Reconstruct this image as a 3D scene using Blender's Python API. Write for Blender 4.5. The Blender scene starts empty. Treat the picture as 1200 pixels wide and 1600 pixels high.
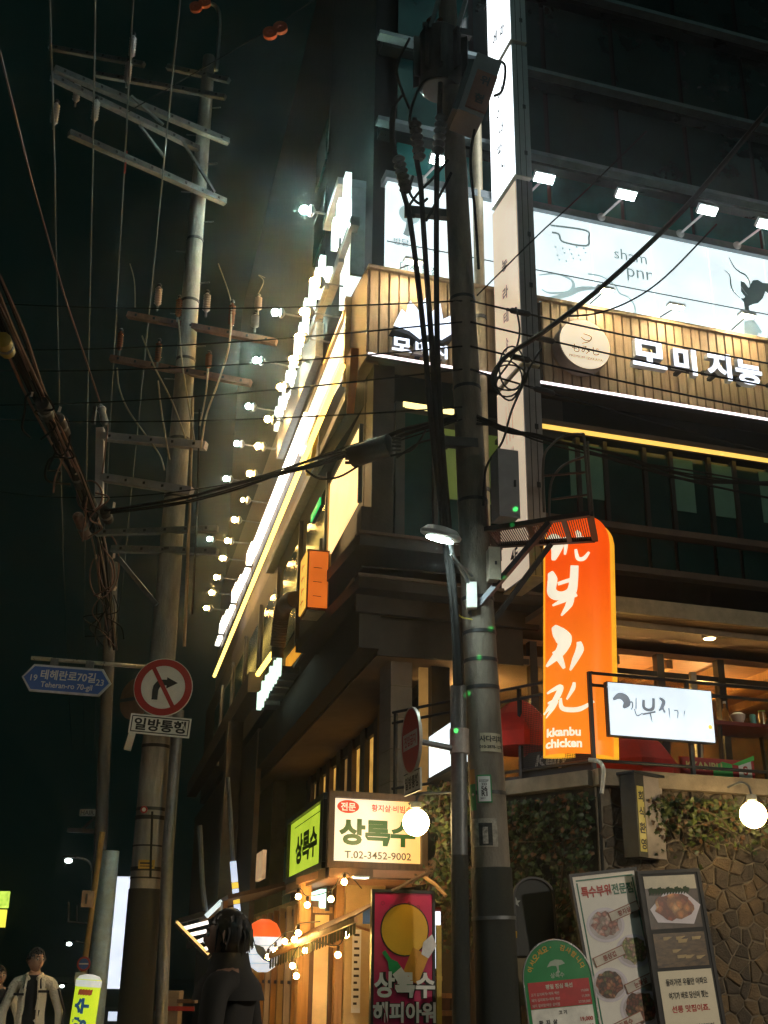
import bpy, bmesh, math, random
from mathutils import Vector, Matrix, noise
random.seed(7)
PI = math.pi
SC = bpy.context.scene
COL = SC.collection

# ------------------------------------------------------------------ camera, world, exposure
F = 1850.0
CP = Vector((0, 0, 1.45))
RC = (Matrix.Rotation(PI/2 + math.radians(21.5), 4, 'X') @ Matrix.Rotation(math.radians(0.73), 4, 'Z'))
R3 = RC.to_3x3()
cd = bpy.data.cameras.new('camera'); cam = bpy.data.objects.new('camera', cd); COL.objects.link(cam)
cam.matrix_world = Matrix.Translation(CP) @ RC
cd.sensor_fit = 'VERTICAL'; cd.sensor_height = 36; cd.sensor_width = 27; cd.lens = 36*F/1600
cd.clip_end = 2000; cd.clip_start = 0.05
SC.camera = cam
W = bpy.data.worlds.new('World'); SC.world = W; W.use_nodes = True
bg = W.node_tree.nodes['Background']
bg.inputs[0].default_value = (0.08, 0.46, 0.36, 1); bg.inputs[1].default_value = 0.0075
SC.view_settings.view_transform = 'Standard'; SC.view_settings.look = 'None'
SC.view_settings.exposure = 0; SC.view_settings.gamma = 1; SC.view_settings.use_curve_mapping = False
cy = SC.cycles
cy.max_bounces = 6; cy.diffuse_bounces = 3; cy.glossy_bounces = 3; cy.transmission_bounces = 4; cy.volume_bounces = 0
cy.transparent_max_bounces = 12; cy.sample_clamp_indirect = 3.0; cy.caustics_reflective = False; cy.caustics_refractive = False

sd_ = bpy.data.lights.new('sun', 'SUN'); sd_.energy = .08; sd_.angle = math.radians(15); sd_.color = (.55, 1., .88)
sun = bpy.data.objects.new('sun', sd_); COL.objects.link(sun); sun.rotation_euler = (math.radians(52), 0, math.radians(25))

# ------------------------------------------------------------------ survey helpers: where the sight line through a measured point meets a plane
def ray(px, py): return R3 @ Vector((px - 600, 800 - py, -F))
def P(px, py, Y):
    r = ray(px, py); return CP + r*(Y/r.y)
def PZ(px, py, z):
    r = ray(px, py); return CP + r*((z - CP.z)/r.z)
def onp(px, py, p, n):
    r = ray(px, py); return CP + r*((p - CP).dot(n)/r.dot(n))
UA = math.atan2(6400, 1988); VA = math.atan2(-460, 1988)
U = Vector((math.sin(UA), math.cos(UA), 0)); V = Vector((math.sin(VA), math.cos(VA), 0))
NF = Vector((U.y, -U.x, 0)); NL = Vector((-V.y, V.x, 0))
C0 = P(570, 563, 14.0); C0.z = 0
def basis(o, x, y, z):
    m = Matrix.Identity(4)
    for i in range(3): m[i][0], m[i][1], m[i][2], m[i][3] = x[i], y[i], z[i], o[i]
    return m
ZU = Vector((0, 0, 1))
FRONT = basis(C0, U, -NF, ZU)          # x along the front, y into the building, z up
LEFT = basis(C0, -V, -NL, ZU)          # x along the side street (negative = away), y into the building
T = Matrix.Translation
def RZ(a): return Matrix.Rotation(a, 4, 'Z')
def RX(a): return Matrix.Rotation(a, 4, 'X')
def RY(a): return Matrix.Rotation(a, 4, 'Y')
def FR(px, py, d=0.0):
    q = onp(px, py, C0 + NF*d, NF); return (q - C0).dot(U), q.z
def LF(px, py, d=0.0):
    q = onp(px, py, C0 + NL*d, NL); return -(q - C0).dot(V), q.z

# ------------------------------------------------------------------ materials
MATS = {}
def mat(name, col, rough=.6, metal=0., var=.25, scale=6., bump=.0, spec=.5, stretch=None, dirt=0.0):
    if name in MATS: return MATS[name]
    m = bpy.data.materials.new(name); m.use_nodes = True; nt = m.node_tree; N = nt.nodes; L = nt.links
    b = N['Principled BSDF']; b.inputs['Roughness'].default_value = rough; b.inputs['Metallic'].default_value = metal
    b.inputs['Specular IOR Level'].default_value = spec
    tc = N.new('ShaderNodeTexCoord'); src = tc.outputs['Object']
    if stretch:
        mp = N.new('ShaderNodeMapping'); mp.inputs['Scale'].default_value = stretch; L.new(src, mp.inputs[0]); src = mp.outputs[0]
    nz = N.new('ShaderNodeTexNoise'); nz.inputs['Scale'].default_value = scale; nz.inputs['Detail'].default_value = 6
    nz.inputs['Roughness'].default_value = .65; L.new(src, nz.inputs['Vector'])
    rp = N.new('ShaderNodeValToRGB'); rp.color_ramp.elements[0].position = .3; rp.color_ramp.elements[1].position = .72
    c = Vector(col[:3]); lo = c*(1 - var); hi = c*(1 + var)
    rp.color_ramp.elements[0].color = (*lo, 1); rp.color_ramp.elements[1].color = (min(hi.x, 1), min(hi.y, 1), min(hi.z, 1), 1)
    L.new(nz.outputs['Fac'], rp.inputs[0]); out = rp.outputs[0]
    if dirt > 0:
        n2 = N.new('ShaderNodeTexNoise'); n2.inputs['Scale'].default_value = scale*.35; n2.inputs['Detail'].default_value = 8
        L.new(src, n2.inputs['Vector'])
        r2 = N.new('ShaderNodeValToRGB'); r2.color_ramp.elements[0].position = .45; r2.color_ramp.elements[1].position = .65
        r2.color_ramp.elements[0].color = (0, 0, 0, 1); r2.color_ramp.elements[1].color = (dirt, dirt, dirt, 1)
        L.new(n2.outputs['Fac'], r2.inputs[0])
        mx = N.new('ShaderNodeMixRGB'); mx.inputs[2].default_value = (.03, .026, .02, 1)
        L.new(r2.outputs[0], mx.inputs[0]); L.new(out, mx.inputs[1]); out = mx.outputs[0]
    L.new(out, b.inputs['Base Color'])
    rr = N.new('ShaderNodeMapRange'); rr.inputs[3].default_value = max(.03, rough - .12); rr.inputs[4].default_value = min(1, rough + .12)
    L.new(nz.outputs['Fac'], rr.inputs[0]); L.new(rr.outputs[0], b.inputs['Roughness'])
    if bump:
        bp = N.new('ShaderNodeBump'); bp.inputs['Strength'].default_value = bump; bp.inputs['Distance'].default_value = .02
        n3 = N.new('ShaderNodeTexNoise'); n3.inputs['Scale'].default_value = scale*7; n3.inputs['Detail'].default_value = 5
        L.new(src, n3.inputs['Vector']); L.new(n3.outputs['Fac'], bp.inputs['Height']); L.new(bp.outputs[0], b.inputs['Normal'])
    MATS[name] = m; return m
def emit(name, col, st, var=.08, scale=3., col2=None, axis=0, lo=0., hi=1.):
    """a light-giving surface; col2: a second colour, blended in along one axis"""
    if name in MATS: return MATS[name]
    m = bpy.data.materials.new(name); m.use_nodes = True; nt = m.node_tree; N = nt.nodes; L = nt.links
    b = N['Principled BSDF']; b.inputs['Base Color'].default_value = (*[min(.8, x*.6) for x in col], 1); b.inputs['Roughness'].default_value = .35
    tc = N.new('ShaderNodeTexCoord'); nz = N.new('ShaderNodeTexNoise'); nz.inputs['Scale'].default_value = scale; nz.inputs['Detail'].default_value = 4
    L.new(tc.outputs['Object'], nz.inputs['Vector'])
    mr = N.new('ShaderNodeMapRange'); mr.inputs[1].default_value = .3; mr.inputs[2].default_value = .7
    mr.inputs[3].default_value = st*(1 - var); mr.inputs[4].default_value = st*(1 + var)
    L.new(nz.outputs['Fac'], mr.inputs[0]); L.new(mr.outputs[0], b.inputs['Emission Strength'])
    if col2:
        sp = N.new('ShaderNodeSeparateXYZ'); L.new(tc.outputs['Object'], sp.inputs[0])
        m2 = N.new('ShaderNodeMapRange'); m2.inputs[1].default_value = lo; m2.inputs[2].default_value = hi; m2.interpolation_type = 'SMOOTHSTEP'
        L.new(sp.outputs[axis], m2.inputs[0])
        mx = N.new('ShaderNodeMixRGB'); mx.inputs[1].default_value = (*col, 1); mx.inputs[2].default_value = (*col2, 1)
        L.new(m2.outputs[0], mx.inputs[0]); L.new(mx.outputs[0], b.inputs['Emission Color'])
    else:
        b.inputs['Emission Color'].default_value = (*col, 1)
    MATS[name] = m; return m
def glass(name, tint=(.8, .9, .9), refl=.12):
    if name in MATS: return MATS[name]
    m = bpy.data.materials.new(name); m.use_nodes = True; nt = m.node_tree; N = nt.nodes; L = nt.links
    N.remove(N['Principled BSDF'])
    t = N.new('ShaderNodeBsdfTransparent'); t.inputs[0].default_value = (*tint, 1)
    g = N.new('ShaderNodeBsdfGlossy'); g.inputs['Roughness'].default_value = .03
    nz = N.new('ShaderNodeTexNoise'); nz.inputs['Scale'].default_value = 2.; mr = N.new('ShaderNodeMapRange')
    mr.inputs[3].default_value = refl*.7; mr.inputs[4].default_value = refl*1.5; L.new(nz.outputs['Fac'], mr.inputs[0])
    mx = N.new('ShaderNodeMixShader'); L.new(mr.outputs[0], mx.inputs[0])
    L.new(t.outputs[0], mx.inputs[1]); L.new(g.outputs[0], mx.inputs[2]); L.new(mx.outputs[0], N['Material Output'].inputs[0])
    MATS[name] = m; return m

concrete = mat('concrete', (.30, .29, .265), .85, var=.25, scale=9, bump=.35, dirt=.5, stretch=(1, 1, .25))
concrete_b = mat('weathered_concrete', (.21, .18, .145), .85, var=.3, scale=8, bump=.4, dirt=.6, stretch=(1, 1, .3))
galv = mat('galvanised_steel', (.16, .17, .175), .5, .6, var=.25, scale=12)
rust = mat('painted_crossarm', (.20, .10, .075), .7, var=.35, scale=9, dirt=.4)
dsteel = mat('dark_steel', (.035, .037, .04), .5, .4, var=.3)
black = mat('black_rubber', (.012, .012, .012), .55, var=.3)
cable_m = mat('cable_sheath', (.012, .012, .012), .8, var=.3, spec=.15)
cable_r = mat('red_cable_sheath', (.15, .07, .055), .5, var=.3)
cable_g = mat('grey_wire', (.05, .07, .08), .6, .0)
porcelain = mat('porcelain', (.50, .42, .40), .3, var=.15)
brownporc = mat('brown_porcelain', (.16, .06, .035), .25, var=.2)
white_p = mat('white_paint', (.72, .73, .72), .5, var=.06, scale=5, dirt=.12)
grey_p = mat('grey_metal_box', (.34, .33, .35), .55, var=.12, dirt=.2)
dark_wall = mat('dark_stone_cladding', (.040, .034, .028), .6, var=.3, scale=4, bump=.15)
brown_wall = mat('brown_panel', (.11, .075, .05), .55, var=.3, scale=4)
tile_m = mat('tan_tile', (.30, .25, .21), .6, var=.14, scale=5, bump=.1)
soffit_m = mat('soffit_board', (.26, .20, .15), .75, var=.15, scale=3)
frame_m = mat('bronze_window_frame', (.035, .033, .03), .4, .3)
tglass = mat('dark_teal_glass', (.006, .040, .038), .12, 0, var=.3, scale=1.2, spec=.6)
spandrel = mat('dark_spandrel', (.009, .020, .020), .3, .2, var=.3, scale=2)
wood = mat('cedar_board', (.50, .36, .21), .55, var=.22, scale=5, stretch=(7, 7, .5), bump=.15)
wood_d = mat('dark_wood', (.12, .065, .035), .55, var=.3, scale=5, stretch=(6, 6, .6))
wood_t = mat('honey_timber', (.42, .24, .10), .5, var=.25, scale=4, stretch=(8, 8, .5))
ash = mat('asphalt', (.045, .045, .047), .8, var=.3, scale=30, bump=.4)
pave = mat('paving', (.13, .125, .12), .8, var=.25, scale=10, bump=.3)
ink = mat('black_ink', (.012, .012, .012), .6, var=.1)
redp = mat('red_paint', (.40, .03, .025), .45, var=.1)
bluep = mat('blue_sign_sheet', (.03, .12, .46), .4, var=.08)
greenp = mat('green_sign_sheet', (.010, .23, .065), .35, var=.12)
leaf_m = [mat('ivy_leaf', (.022, .047, .010), .5, var=.4, scale=20), mat('young_ivy_leaf', (.075, .095, .016), .5, var=.4, scale=20),
          mat('autumn_ivy_leaf', (.10, .045, .014), .5, var=.4, scale=20)]
stem_m = mat('ivy_stem', (.10, .07, .045), .8)
stone_ms = [mat('field_stone_a', (.115, .085, .055), .85, var=.3, scale=9, bump=.6, dirt=.35), mat('field_stone_b', (.075, .058, .042), .85, var=.3, scale=9, bump=.6, dirt=.3),
            mat('field_stone_c', (.155, .105, .058), .85, var=.3, scale=9, bump=.6, dirt=.3)]
mortar = mat('mortar', (.22, .18, .13), .9, var=.25, scale=14, bump=.5)

led_white = emit('led_white', (.86, .96, 1.), 3.2)
led_cool = emit('cool_lamp_lens', (.72, 1., .95), 70)
led_warm = emit('warm_lamp_lens', (1., .66, .25), 60)
neon_y = emit('yellow_tube', (1., .70, .16), 3.0)
neon_y2 = emit('yellow_tube_dim', (1., .62, .12), 1.2)
bulb_m = emit('festoon_bulb', (1., .56, .16), 190)
globe_m = emit('opal_globe', (1., .70, .30), 34)
white_lit = emit('white_panel_glow', (.84, .97, 1.), 1.05, .12, 1.5)  # flood-lamp light on the white signs, put into their own emission

# ------------------------------------------------------------------ mesh building
class MB:
    def __init__(s): s.v = []; s.f = []; s.sm = False
    def add(s, vs, fs):
        o = len(s.v); s.v += [tuple(v) for v in vs]; s.f += [tuple(i + o for i in f) for f in fs]; return s
    def box(s, x0, x1, y0, y1, z0, z1, m=None):
        vs = [Vector((x, y, z)) for z in (z0, z1) for y in (y0, y1) for x in (x0, x1)]
        if m: vs = [m @ v for v in vs]
        return s.add(vs, [(0, 2, 3, 1), (4, 5, 7, 6), (0, 1, 5, 4), (2, 6, 7, 3), (0, 4, 6, 2), (1, 3, 7, 5)])
    def bar(s, a, b, w, h=None, up=ZU):
        a = Vector(a); b = Vector(b); d = b - a; L = d.length; h = h or w
        if L < 1e-6: return s
        z = d/L; x = z.cross(up)
        if x.length < 1e-3: x = Vector((1, 0, 0))
        x.normalize(); y = z.cross(x)
        return s.box(-w/2, w/2, -h/2, h/2, 0, L, basis(a, x, y, z))
    def tube(s, pts, r, n=8, cap=True):
        pts = [Vector(p) for p in pts]; k = len(pts)
        rs = r if isinstance(r, (list, tuple)) else [r]*k
        o = len(s.v); up = None
        for i, p in enumerate(pts):
            d = (pts[min(i + 1, k - 1)] - pts[max(i - 1, 0)])
            if d.length < 1e-9: d = Vector((0, 0, 1))
            d.normalize()
            if up is None: up = Vector((1, 0, 0)) if abs(d.x) < .9 else Vector((0, 1, 0))
            x = (up - d*up.dot(d))
            if x.length < 1e-4: x = d.orthogonal()
            x.normalize(); up = x; y = d.cross(x)
            for j in range(n):
                t = 2*PI*j/n; s.v.append(tuple(p + (x*math.cos(t) + y*math.sin(t))*rs[i]))
        for i in range(k - 1):
            for j in range(n):
                a = o + i*n + j; b = o + i*n + (j + 1) % n
                s.f.append((a, b, b + n, a + n))
        if cap:
            s.f.append(tuple(o + j for j in reversed(range(n)))); s.f.append(tuple(o + (k - 1)*n + j for j in range(n)))
        s.sm = True; return s
    def lathe(s, prof, m=None, n=20):           # profile of (radius, z)
        o = len(s.v)
        for r, z in prof:
            for j in range(n):
                v = Vector((r*math.cos(2*PI*j/n), r*math.sin(2*PI*j/n), z)); s.v.append(tuple(m @ v if m else v))
        for i in range(len(prof) - 1):
            for j in range(n):
                a = o + i*n + j; b = o + i*n + (j + 1) % n; s.f.append((a, b, b + n, a + n))
        s.f.append(tuple(o + j for j in reversed(range(n)))); s.f.append(tuple(o + (len(prof) - 1)*n + j for j in range(n)))
        s.sm = True; return s
    def ball(s, c, r, n=12, sq=1.0):
        return s.lathe([(max(1e-4, r*math.sin(PI*i/n)), -r*sq*math.cos(PI*i/n)) for i in range(n + 1)], T(Vector(c)), n + 4)
    def prism(s, poly, y0, y1, m=None):         # polygon in x,z, facing -y
        a = sum(poly[i][0]*poly[(i + 1) % len(poly)][1] - poly[(i + 1) % len(poly)][0]*poly[i][1] for i in range(len(poly)))
        if a < 0: poly = poly[::-1]
        n = len(poly); vs = [Vector((x, y0, z)) for x, z in poly] + [Vector((x, y1, z)) for x, z in poly]
        if m: vs = [m @ v for v in vs]
        return s.add(vs, [tuple(range(n))] + [tuple(n + i for i in reversed(range(n)))] + [(i, i + n, (i + 1) % n + n, (i + 1) % n) for i in range(n)])
    def quad(s, a, b, c, d): return s.add([a, b, c, d], [(0, 1, 2, 3)])
    def flat(s, poly, y, m=None):
        a = sum(poly[i][0]*poly[(i + 1) % len(poly)][1] - poly[(i + 1) % len(poly)][0]*poly[i][1] for i in range(len(poly)))
        if a < 0: poly = poly[::-1]
        vs = [Vector((x, y, z)) for x, z in poly]
        if m: vs = [m @ v for v in vs]
        return s.add(vs, [tuple(range(len(poly)))])
    def disc(s, cx, cz, r, y, n=28, sq=1.0, m=None): return s.flat([(cx + r*math.cos(2*PI*i/n), cz + r*sq*math.sin(2*PI*i/n)) for i in range(n)], y, m)
    def ring(s, cx, cz, r0, r1, y0, y1, n=40):
        o = len(s.v)
        for i in range(n):
            c, q = math.cos(2*PI*i/n), math.sin(2*PI*i/n)
            for r, y in ((r0, y0), (r1, y0), (r1, y1), (r0, y1)): s.v.append((cx + r*c, y, cz + r*q))
        for i in range(n):
            a = o + 4*i; b = o + 4*((i + 1) % n)
            for k in range(4): s.f.append((a + k, a + (k + 1) % 4, b + (k + 1) % 4, b + k))
        return s
    def text(s, body, x, z, h, y=-.004, al='C', bold=.0, sx=1., rot=0., shear=0., ext=0., m=None):
        key = (body, bold, ext > 0, shear)
        if key not in TXT:
            c = bpy.data.curves.new('lettering_source', 'FONT'); c.body = body; c.size = 1; c.offset = bold; c.extrude = .1 if ext else 0; c.shear = shear
            c.resolution_u = 3
            o = bpy.data.objects.new('lettering_source', c); COL.objects.link(o)
            me = bpy.data.meshes.new_from_object(o.evaluated_get(bpy.context.evaluated_depsgraph_get()))
            vs = [v.co.copy() for v in me.vertices]; fs = [tuple(p.vertices) for p in me.polygons]
            bpy.data.objects.remove(o); bpy.data.curves.remove(c); bpy.data.meshes.remove(me)
            TXT[key] = (vs, fs)
        vs, fs = TXT[key]
        if not vs: return s
        x0 = min(v.x for v in vs); x1 = max(v.x for v in vs); y0 = min(v.y for v in vs); y1 = max(v.y for v in vs)
        k = h/(y1 - y0); ox = {'C': (x0 + x1)/2, 'L': x0, 'R': x1}[al]; oz = (y0 + y1)/2
        cr, sr = math.cos(rot), math.sin(rot); out = []
        for v in vs:
            a = (v.x - ox)*k*sx; b = (v.y - oz)*k
            q = Vector((x + a*cr - b*sr, y - v.z*10*ext, z + a*sr + b*cr)); out.append(m @ q if m else q)
        return s.add(out, fs)
    def build(s, name, material, parent=None, M=None, smooth=None, kind=None):
        me = bpy.data.meshes.new(name); me.from_pydata(s.v, [], s.f)
        me.materials.append(material if not isinstance(material, str) else MATS[material])
        if smooth is None: smooth = s.sm
        me.update()
        if smooth:
            me.polygons.foreach_set('use_smooth', [True]*len(me.polygons)); me.set_sharp_from_angle(angle=math.radians(40))
        o = bpy.data.objects.new(name, me); COL.objects.link(o)
        if parent: o.parent = parent
        if M: o.matrix_local = M
        if kind: o['kind'] = kind
        return o
TXT = {}
def thing(name, label, cat, M=Matrix.Identity(4), group=None):
    o = bpy.data.objects.new(name, None); COL.objects.link(o); o.matrix_world = M; o.empty_display_size = .2
    o['label'] = label; o['category'] = cat
    if group: o['group'] = group
    return o
def tag(o, label, cat, group=None):
    o['label'] = label; o['category'] = cat
    if group: o['group'] = group
    return o
def structure(o): o['kind'] = 'structure'; return o
ORD = ['topmost', 'second', 'third', 'fourth', 'fifth', 'sixth', 'seventh', 'eighth', 'ninth', 'tenth', 'eleventh', 'twelfth', 'thirteenth', 'fourteenth', 'fifteenth', 'sixteenth']

def sag(a, b, s, n=14):
    a = Vector(a); b = Vector(b)
    return [a.lerp(b, i/n) - Vector((0, 0, s*4*(i/n)*(1 - i/n))) for i in range(n + 1)]
def smooth_path(pts, n=6):                      # Catmull-Rom
    pts = [Vector(p) for p in pts]; out = []
    for i in range(len(pts) - 1):
        p0 = pts[max(i - 1, 0)]; p1 = pts[i]; p2 = pts[i + 1]; p3 = pts[min(i + 2, len(pts) - 1)]
        for k in range(n):
            t = k/n; out.append(.5*((2*p1) + (p2 - p0)*t + (2*p0 - 5*p1 + 4*p2 - p3)*t*t + (3*p1 - p0 - 3*p2 + p3)*t**3))
    return out + [pts[-1]]
def brush(pts, ws, n=5):                        # a brush stroke outline in x,z
    p3 = smooth_path([(x, 0, z) for x, z in pts], n); k = len(p3)
    L, Rr = [], []
    for i, p in enumerate(p3):
        t = i/(k - 1)*(len(ws) - 1); a = int(min(t, len(ws) - 2)); w = ws[a] + (ws[a + 1] - ws[a])*(t - a)
        d = p3[min(i + 1, k - 1)] - p3[max(i - 1, 0)]; d.normalize(); nrm = Vector((-d.z, 0, d.x))
        L.append(p + nrm*w/2); Rr.append(p - nrm*w/2)
    return L, Rr

# ------------------------------------------------------------------ ground
structure(MB().quad((-400, -200, 0), (400, -200, 0), (400, 700, 0), (-400, 700, 0)).build('ground', ash))
pv = MB()
pv.box(-.45, 14, -4.2, -.0, .0, .12)
structure(pv.build('pavement', pave, None, FRONT))
structure(MB().box(-45, .45, -2.4, -.0, .0, .116).build('side_pavement', pave, None, LEFT))
structure(MB().box(-.45, 14, -4.32, -4.203, .0, .125).build('kerb', concrete, None, FRONT))

# ================================================================== CORNER BUILDING
bld = thing('corner_building', 'tall dark corner building with glass upper floors and lit shop signs', 'building', FRONT)
def fpart(name, mb, m): return mb.build(name, m, bld)
LL = FRONT.inverted() @ LEFT                     # left-side coordinates inside the building's frame
def lpart(name, mb, m): return mb.build(name, m, bld, LL)
H3, H3b, H4, H5 = 9.14, 10.52, 10.56, 12.02
# body of the building (behind all cladding)
fpart('core_wall', MB().box(3.2, 14, 3.2, 11, 0, 24), dark_wall)
lpart('core_wall', MB().box(-24, -3.2, 3.05, 3.3, 0, 24), dark_wall)
lpart('core_wall', MB().box(-24, -.4, .45, .7, 13.41, 24), mat('night_cladding', (.006, .010, .010), .7, var=.3, spec=.2))
lpart('side_wall', MB().box(-24, -.5, .12, 3.0, 6.4, 9.3), dark_wall)
lpart('side_wall', MB().box(-24, -.5, .35, 3.0, 9.4, 13.4), brown_wall)
fpart('front_wall', MB().box(.16, 13.5, .30, 3.1, 8.75, 24), mat('night_cladding', (.006, .010, .010), .7, var=.3, spec=.2))
# floor slabs and added fascia boards seen from below
fpart('slab', MB().box(-.10, 2.4, -.28, 3.0, 6.42, 6.58), dark_wall)
fpart('slab', MB().box(-.10, 2.4, -.30, 3.0, 5.86, 6.02), dark_wall)
fpart('slab_edge', MB().box(-.12, 2.4, -.315, -.283, 6.56, 6.60), brown_wall)
fpart('slab_edge', MB().box(-.12, 2.4, -.335, -.303, 5.995, 6.035), brown_wall)
lpart('slab_edge', MB().box(-3.3, .12, -.10, -.06, 6.56, 6.60), brown_wall)
lpart('slab_edge', MB().box(-5.2, .12, -.12, -.08, 5.995, 6.035), brown_wall)
fpart('soffit', MB().box(.36, 13, .06, 3.0, 5.70, 5.85), soffit_m)
lpart('soffit', MB().box(-24, -.3, .30, 3.0, 5.20, 5.32), soffit_m)
lpart('fascia', MB().box(-.295, -.25, .285, 2.2, 5.18, 5.68), dark_wall)  # dark board added to cover the lit soffit end
fpart('fascia', MB().box(-.06, 2.4, -.03, .055, 5.64, 5.855), dark_wall)  # dark board added to hide the bright soffit edge
lpart('fascia', MB().box(-24, -.1, .02, .28, 5.22, 5.92), dark_wall)
for zz in (8.62, 7.22, 6.62):
    fpart('sill_band', MB().box(2.42, 13, -.06, .12, zz - .05, zz + .04), brown_wall)
# 2.5F glazing on the front, panes one by one
a = 2.5; k = 0
while a < 9.5:
    wd = .62 if k % 2 == 0 else .42
    fpart('window_pane', MB().box(a + .03, a + wd - .03, .10, .13, 7.30, 8.46), tglass)
    fpart('window_frame', MB().box(a - .03, a + .03, .04, .16, 7.27, 8.5), frame_m)
    fpart('window_pane', MB().box(a + .03, a + wd - .03, .10, .13, 6.68, 7.15), tglass)
    a += wd; k += 1
blind = emit('green_blind', (.30, .42, .09), .13, .25, 2)
for a0, a1 in ((3.0, 3.55), (4.55, 4.95), (5.2, 5.6), (6.05, 6.5)):
    fpart('roller_blind', MB().box(a0, a1, .085, .094, 7.62, 8.42), mat('teal_blind', (.10, .26, .21), .7, var=.1))
for x0, x1 in ((.45, .58), (.98, 1.04), (2.3, 2.42)):
    fpart('window_frame', MB().box(x0, x1, .02, .16, 6.62, 8.62), frame_m)
fpart('window_pane', MB().box(.58, .98, .08, .11, 6.6, 8.5), tglass)
fpart('roller_blind', MB().box(1.05, 2.05, .10, .12, 7.35, 8.36), blind)
fpart('window_pane', MB().box(1.05, 2.28, .07, .09, 6.62, 7.32), tglass)
lpart('corner_wall', MB().box(-2.9, -.03, .13, .42, 6.62, 9.12), dark_wall)
lpart('corner_wall', MB().box(-.30, -.02, -.0, .125, 6.62, 7.05), dark_wall)
# upper glass storeys (almost dark)
for r, (z0, z1) in enumerate(((12.1, 13.0), (13.25, 14.6), (14.9, 16.4), (16.7, 18.4), (18.8, 21))):
    for i in range(9):
        x0 = .45 + i*1.25
        fpart('window_pane', MB().box(x0 + .04, x0 + 1.21, .20, .24, z0, z1), mat('lit_teal_glass', (.012, .20, .18), .2, var=.35, scale=1.5) if r == 0 else tglass)  # first row: the sign lamps' light is put into the glass colour
    fpart('spandrel', MB().box(.2, 12.5, .05, .28, z1 + .03, z1 + .22), spandrel)
for z in (13.02, 14.62, 16.45):
    fpart('ledge', MB().box(.1, 12.5, -.12, .04, z + .05, z + .12), mat('pale_ledge', (.18, .24, .25), .5, .3))
for z0 in (12.1, 13.35, 14.9, 16.7):
    for i in range(5):
        lpart('window_pane', MB().box(-1.5 - i*1.3, -.35 - i*1.3, .28, .32, z0, z0 + 1.0), tglass)
# columns under the soffit, clad in square tiles (each tile a piece)
def column(a0, a1, y0, y1, z0, z1, rows):
    fpart('column', MB().box(a0 + .01, a1 - .01, y0 + .01, y1 - .01, z0, z1), mortar)
    for i in range(rows):
        za = z0 + (z1 - z0)*i/rows + .006; zb = z0 + (z1 - z0)*(i + 1)/rows - .006
        fpart('tile', MB().box(a0, a1, y0, y0 + .008, za, zb), tile_m)
        fpart('tile', MB().box(a0, a0 + .008, y0 + .01, y1, za, zb), tile_m)
column(.58, .86, .52, 1.0, 2.9, 5.68, 7)
warm_lit = emit('warm_window_light', (1., .52, .10), .55, .45, 4)
warm_dim = emit('warm_window_dim', (1., .55, .16), .16, .4, 5)
fpart('lit_strip_window', MB().box(1.02, 1.14, .7, .74, 3.2, 5.6), warm_dim)
fpart('window_frame', MB().box(1.15, 1.4, .6, .9, 2.9, 5.68), frame_m)
# side windows under the soffit: tall lit slots between dark mullions
for i in range(7):
    x = -3.3 - i*1.0
    lpart('lit_window', MB().box(x - .50, x, 1.22, 1.25, 3.0, 5.0), warm_lit if i % 3 else warm_dim)
    lpart('window_bar', MB().box(x - .50, x, 1.20, 1.217, 3.9, 3.95), frame_m)
    lpart('mullion', MB().box(x - .90, x - .53, 1.14, 1.30, 2.9, 5.19), frame_m if i % 2 else brown_wall)
lpart('lintel', MB().box(-10.6, -1.5, 1.18, 1.5, 5.02, 5.195), dark_wall)
lpart('inner_wall', MB().box(-10.6, -1.2, 1.34, 1.6, 2.9, 5.015), dark_wall)
# ground-floor mass behind the shop front
fpart('ground_floor_wall', MB().box(.9, 1.6, .3, 3.0, 0.12, 2.85), dark_wall)
lpart('ground_floor_wall', MB().box(-24, -13.1, .3, .6, .12, 3.2), dark_wall)
lpart('upper_floor_wall', MB().box(-24, -10.7, .52, .8, 2.61, 5.19), brown_wall)
# brown lower flank further along the side street
lpart('flank_wall', MB().box(-24, -9.5, .0, .1, 2.2, 6.0), brown_wall)
lpart('flank_wall', MB().box(-24, -9.0, -.3, -.02, 6.6, 7.0), brown_wall)
lpart('flank_pilaster', MB().box(-12.4, -11.9, -.35, -.02, 2.5, 6.59), brown_wall)
for i in range(7):
    x = -3.0 - i*2.6
    lpart('window_pane', MB().box(x - 1.9, x, .085, .115, 7.0, 8.6), tglass)
    lpart('window_frame', MB().box(x, x + .1, .05, .118, 6.7, 8.9), frame_m)
lpart('louvre_strip', MB().box(-9, -1.0, -.06, .10, 9.05, 9.2), galv)

# ------------------------------------------------------------------ second-floor restaurant behind the terrace
fz = 3.45
room_wood = mat('warm_ceiling_board', (.32, .16, .07), .55, var=.3, scale=4, stretch=(1, 6, 6))
fpart('room_floor', MB().box(1.2, 12.5, .25, 3.1, fz - .1, fz), wood_d)
fpart('room_back_wall', MB().box(1.2, 12.5, 2.9, 3.1, fz, 5.68), mat('ochre_wall', (.36, .22, .10), .8, var=.2))
fpart('room_ceiling', MB().box(1.2, 12.5, .25, 3.0, 5.50, 5.58), room_wood)
for i in range(9):
    x = 2.0 + i*.8
    fpart('ceiling_beam', MB().box(x, x + .10, .3, 2.9, 5.38, 5.497, T((0, 0, 0))), wood_t)
pane_g = glass('restaurant_glass', (.75, .72, .62), .10)
a = 1.45; i = 0
while a < 9:
    w = .92
    fpart('window_post', MB().box(a - .05, a + .05, .12, .24, fz, 5.52), frame_m)
    fpart('window_pane', MB().box(a + .055, a + w - .055, .17, .185, fz + .06, 5.2), pane_g)
    fpart('window_rail', MB().box(a + .05, a + w - .05, .13, .23, 5.21, 5.28), frame_m)
    a += w; i += 1
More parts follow.
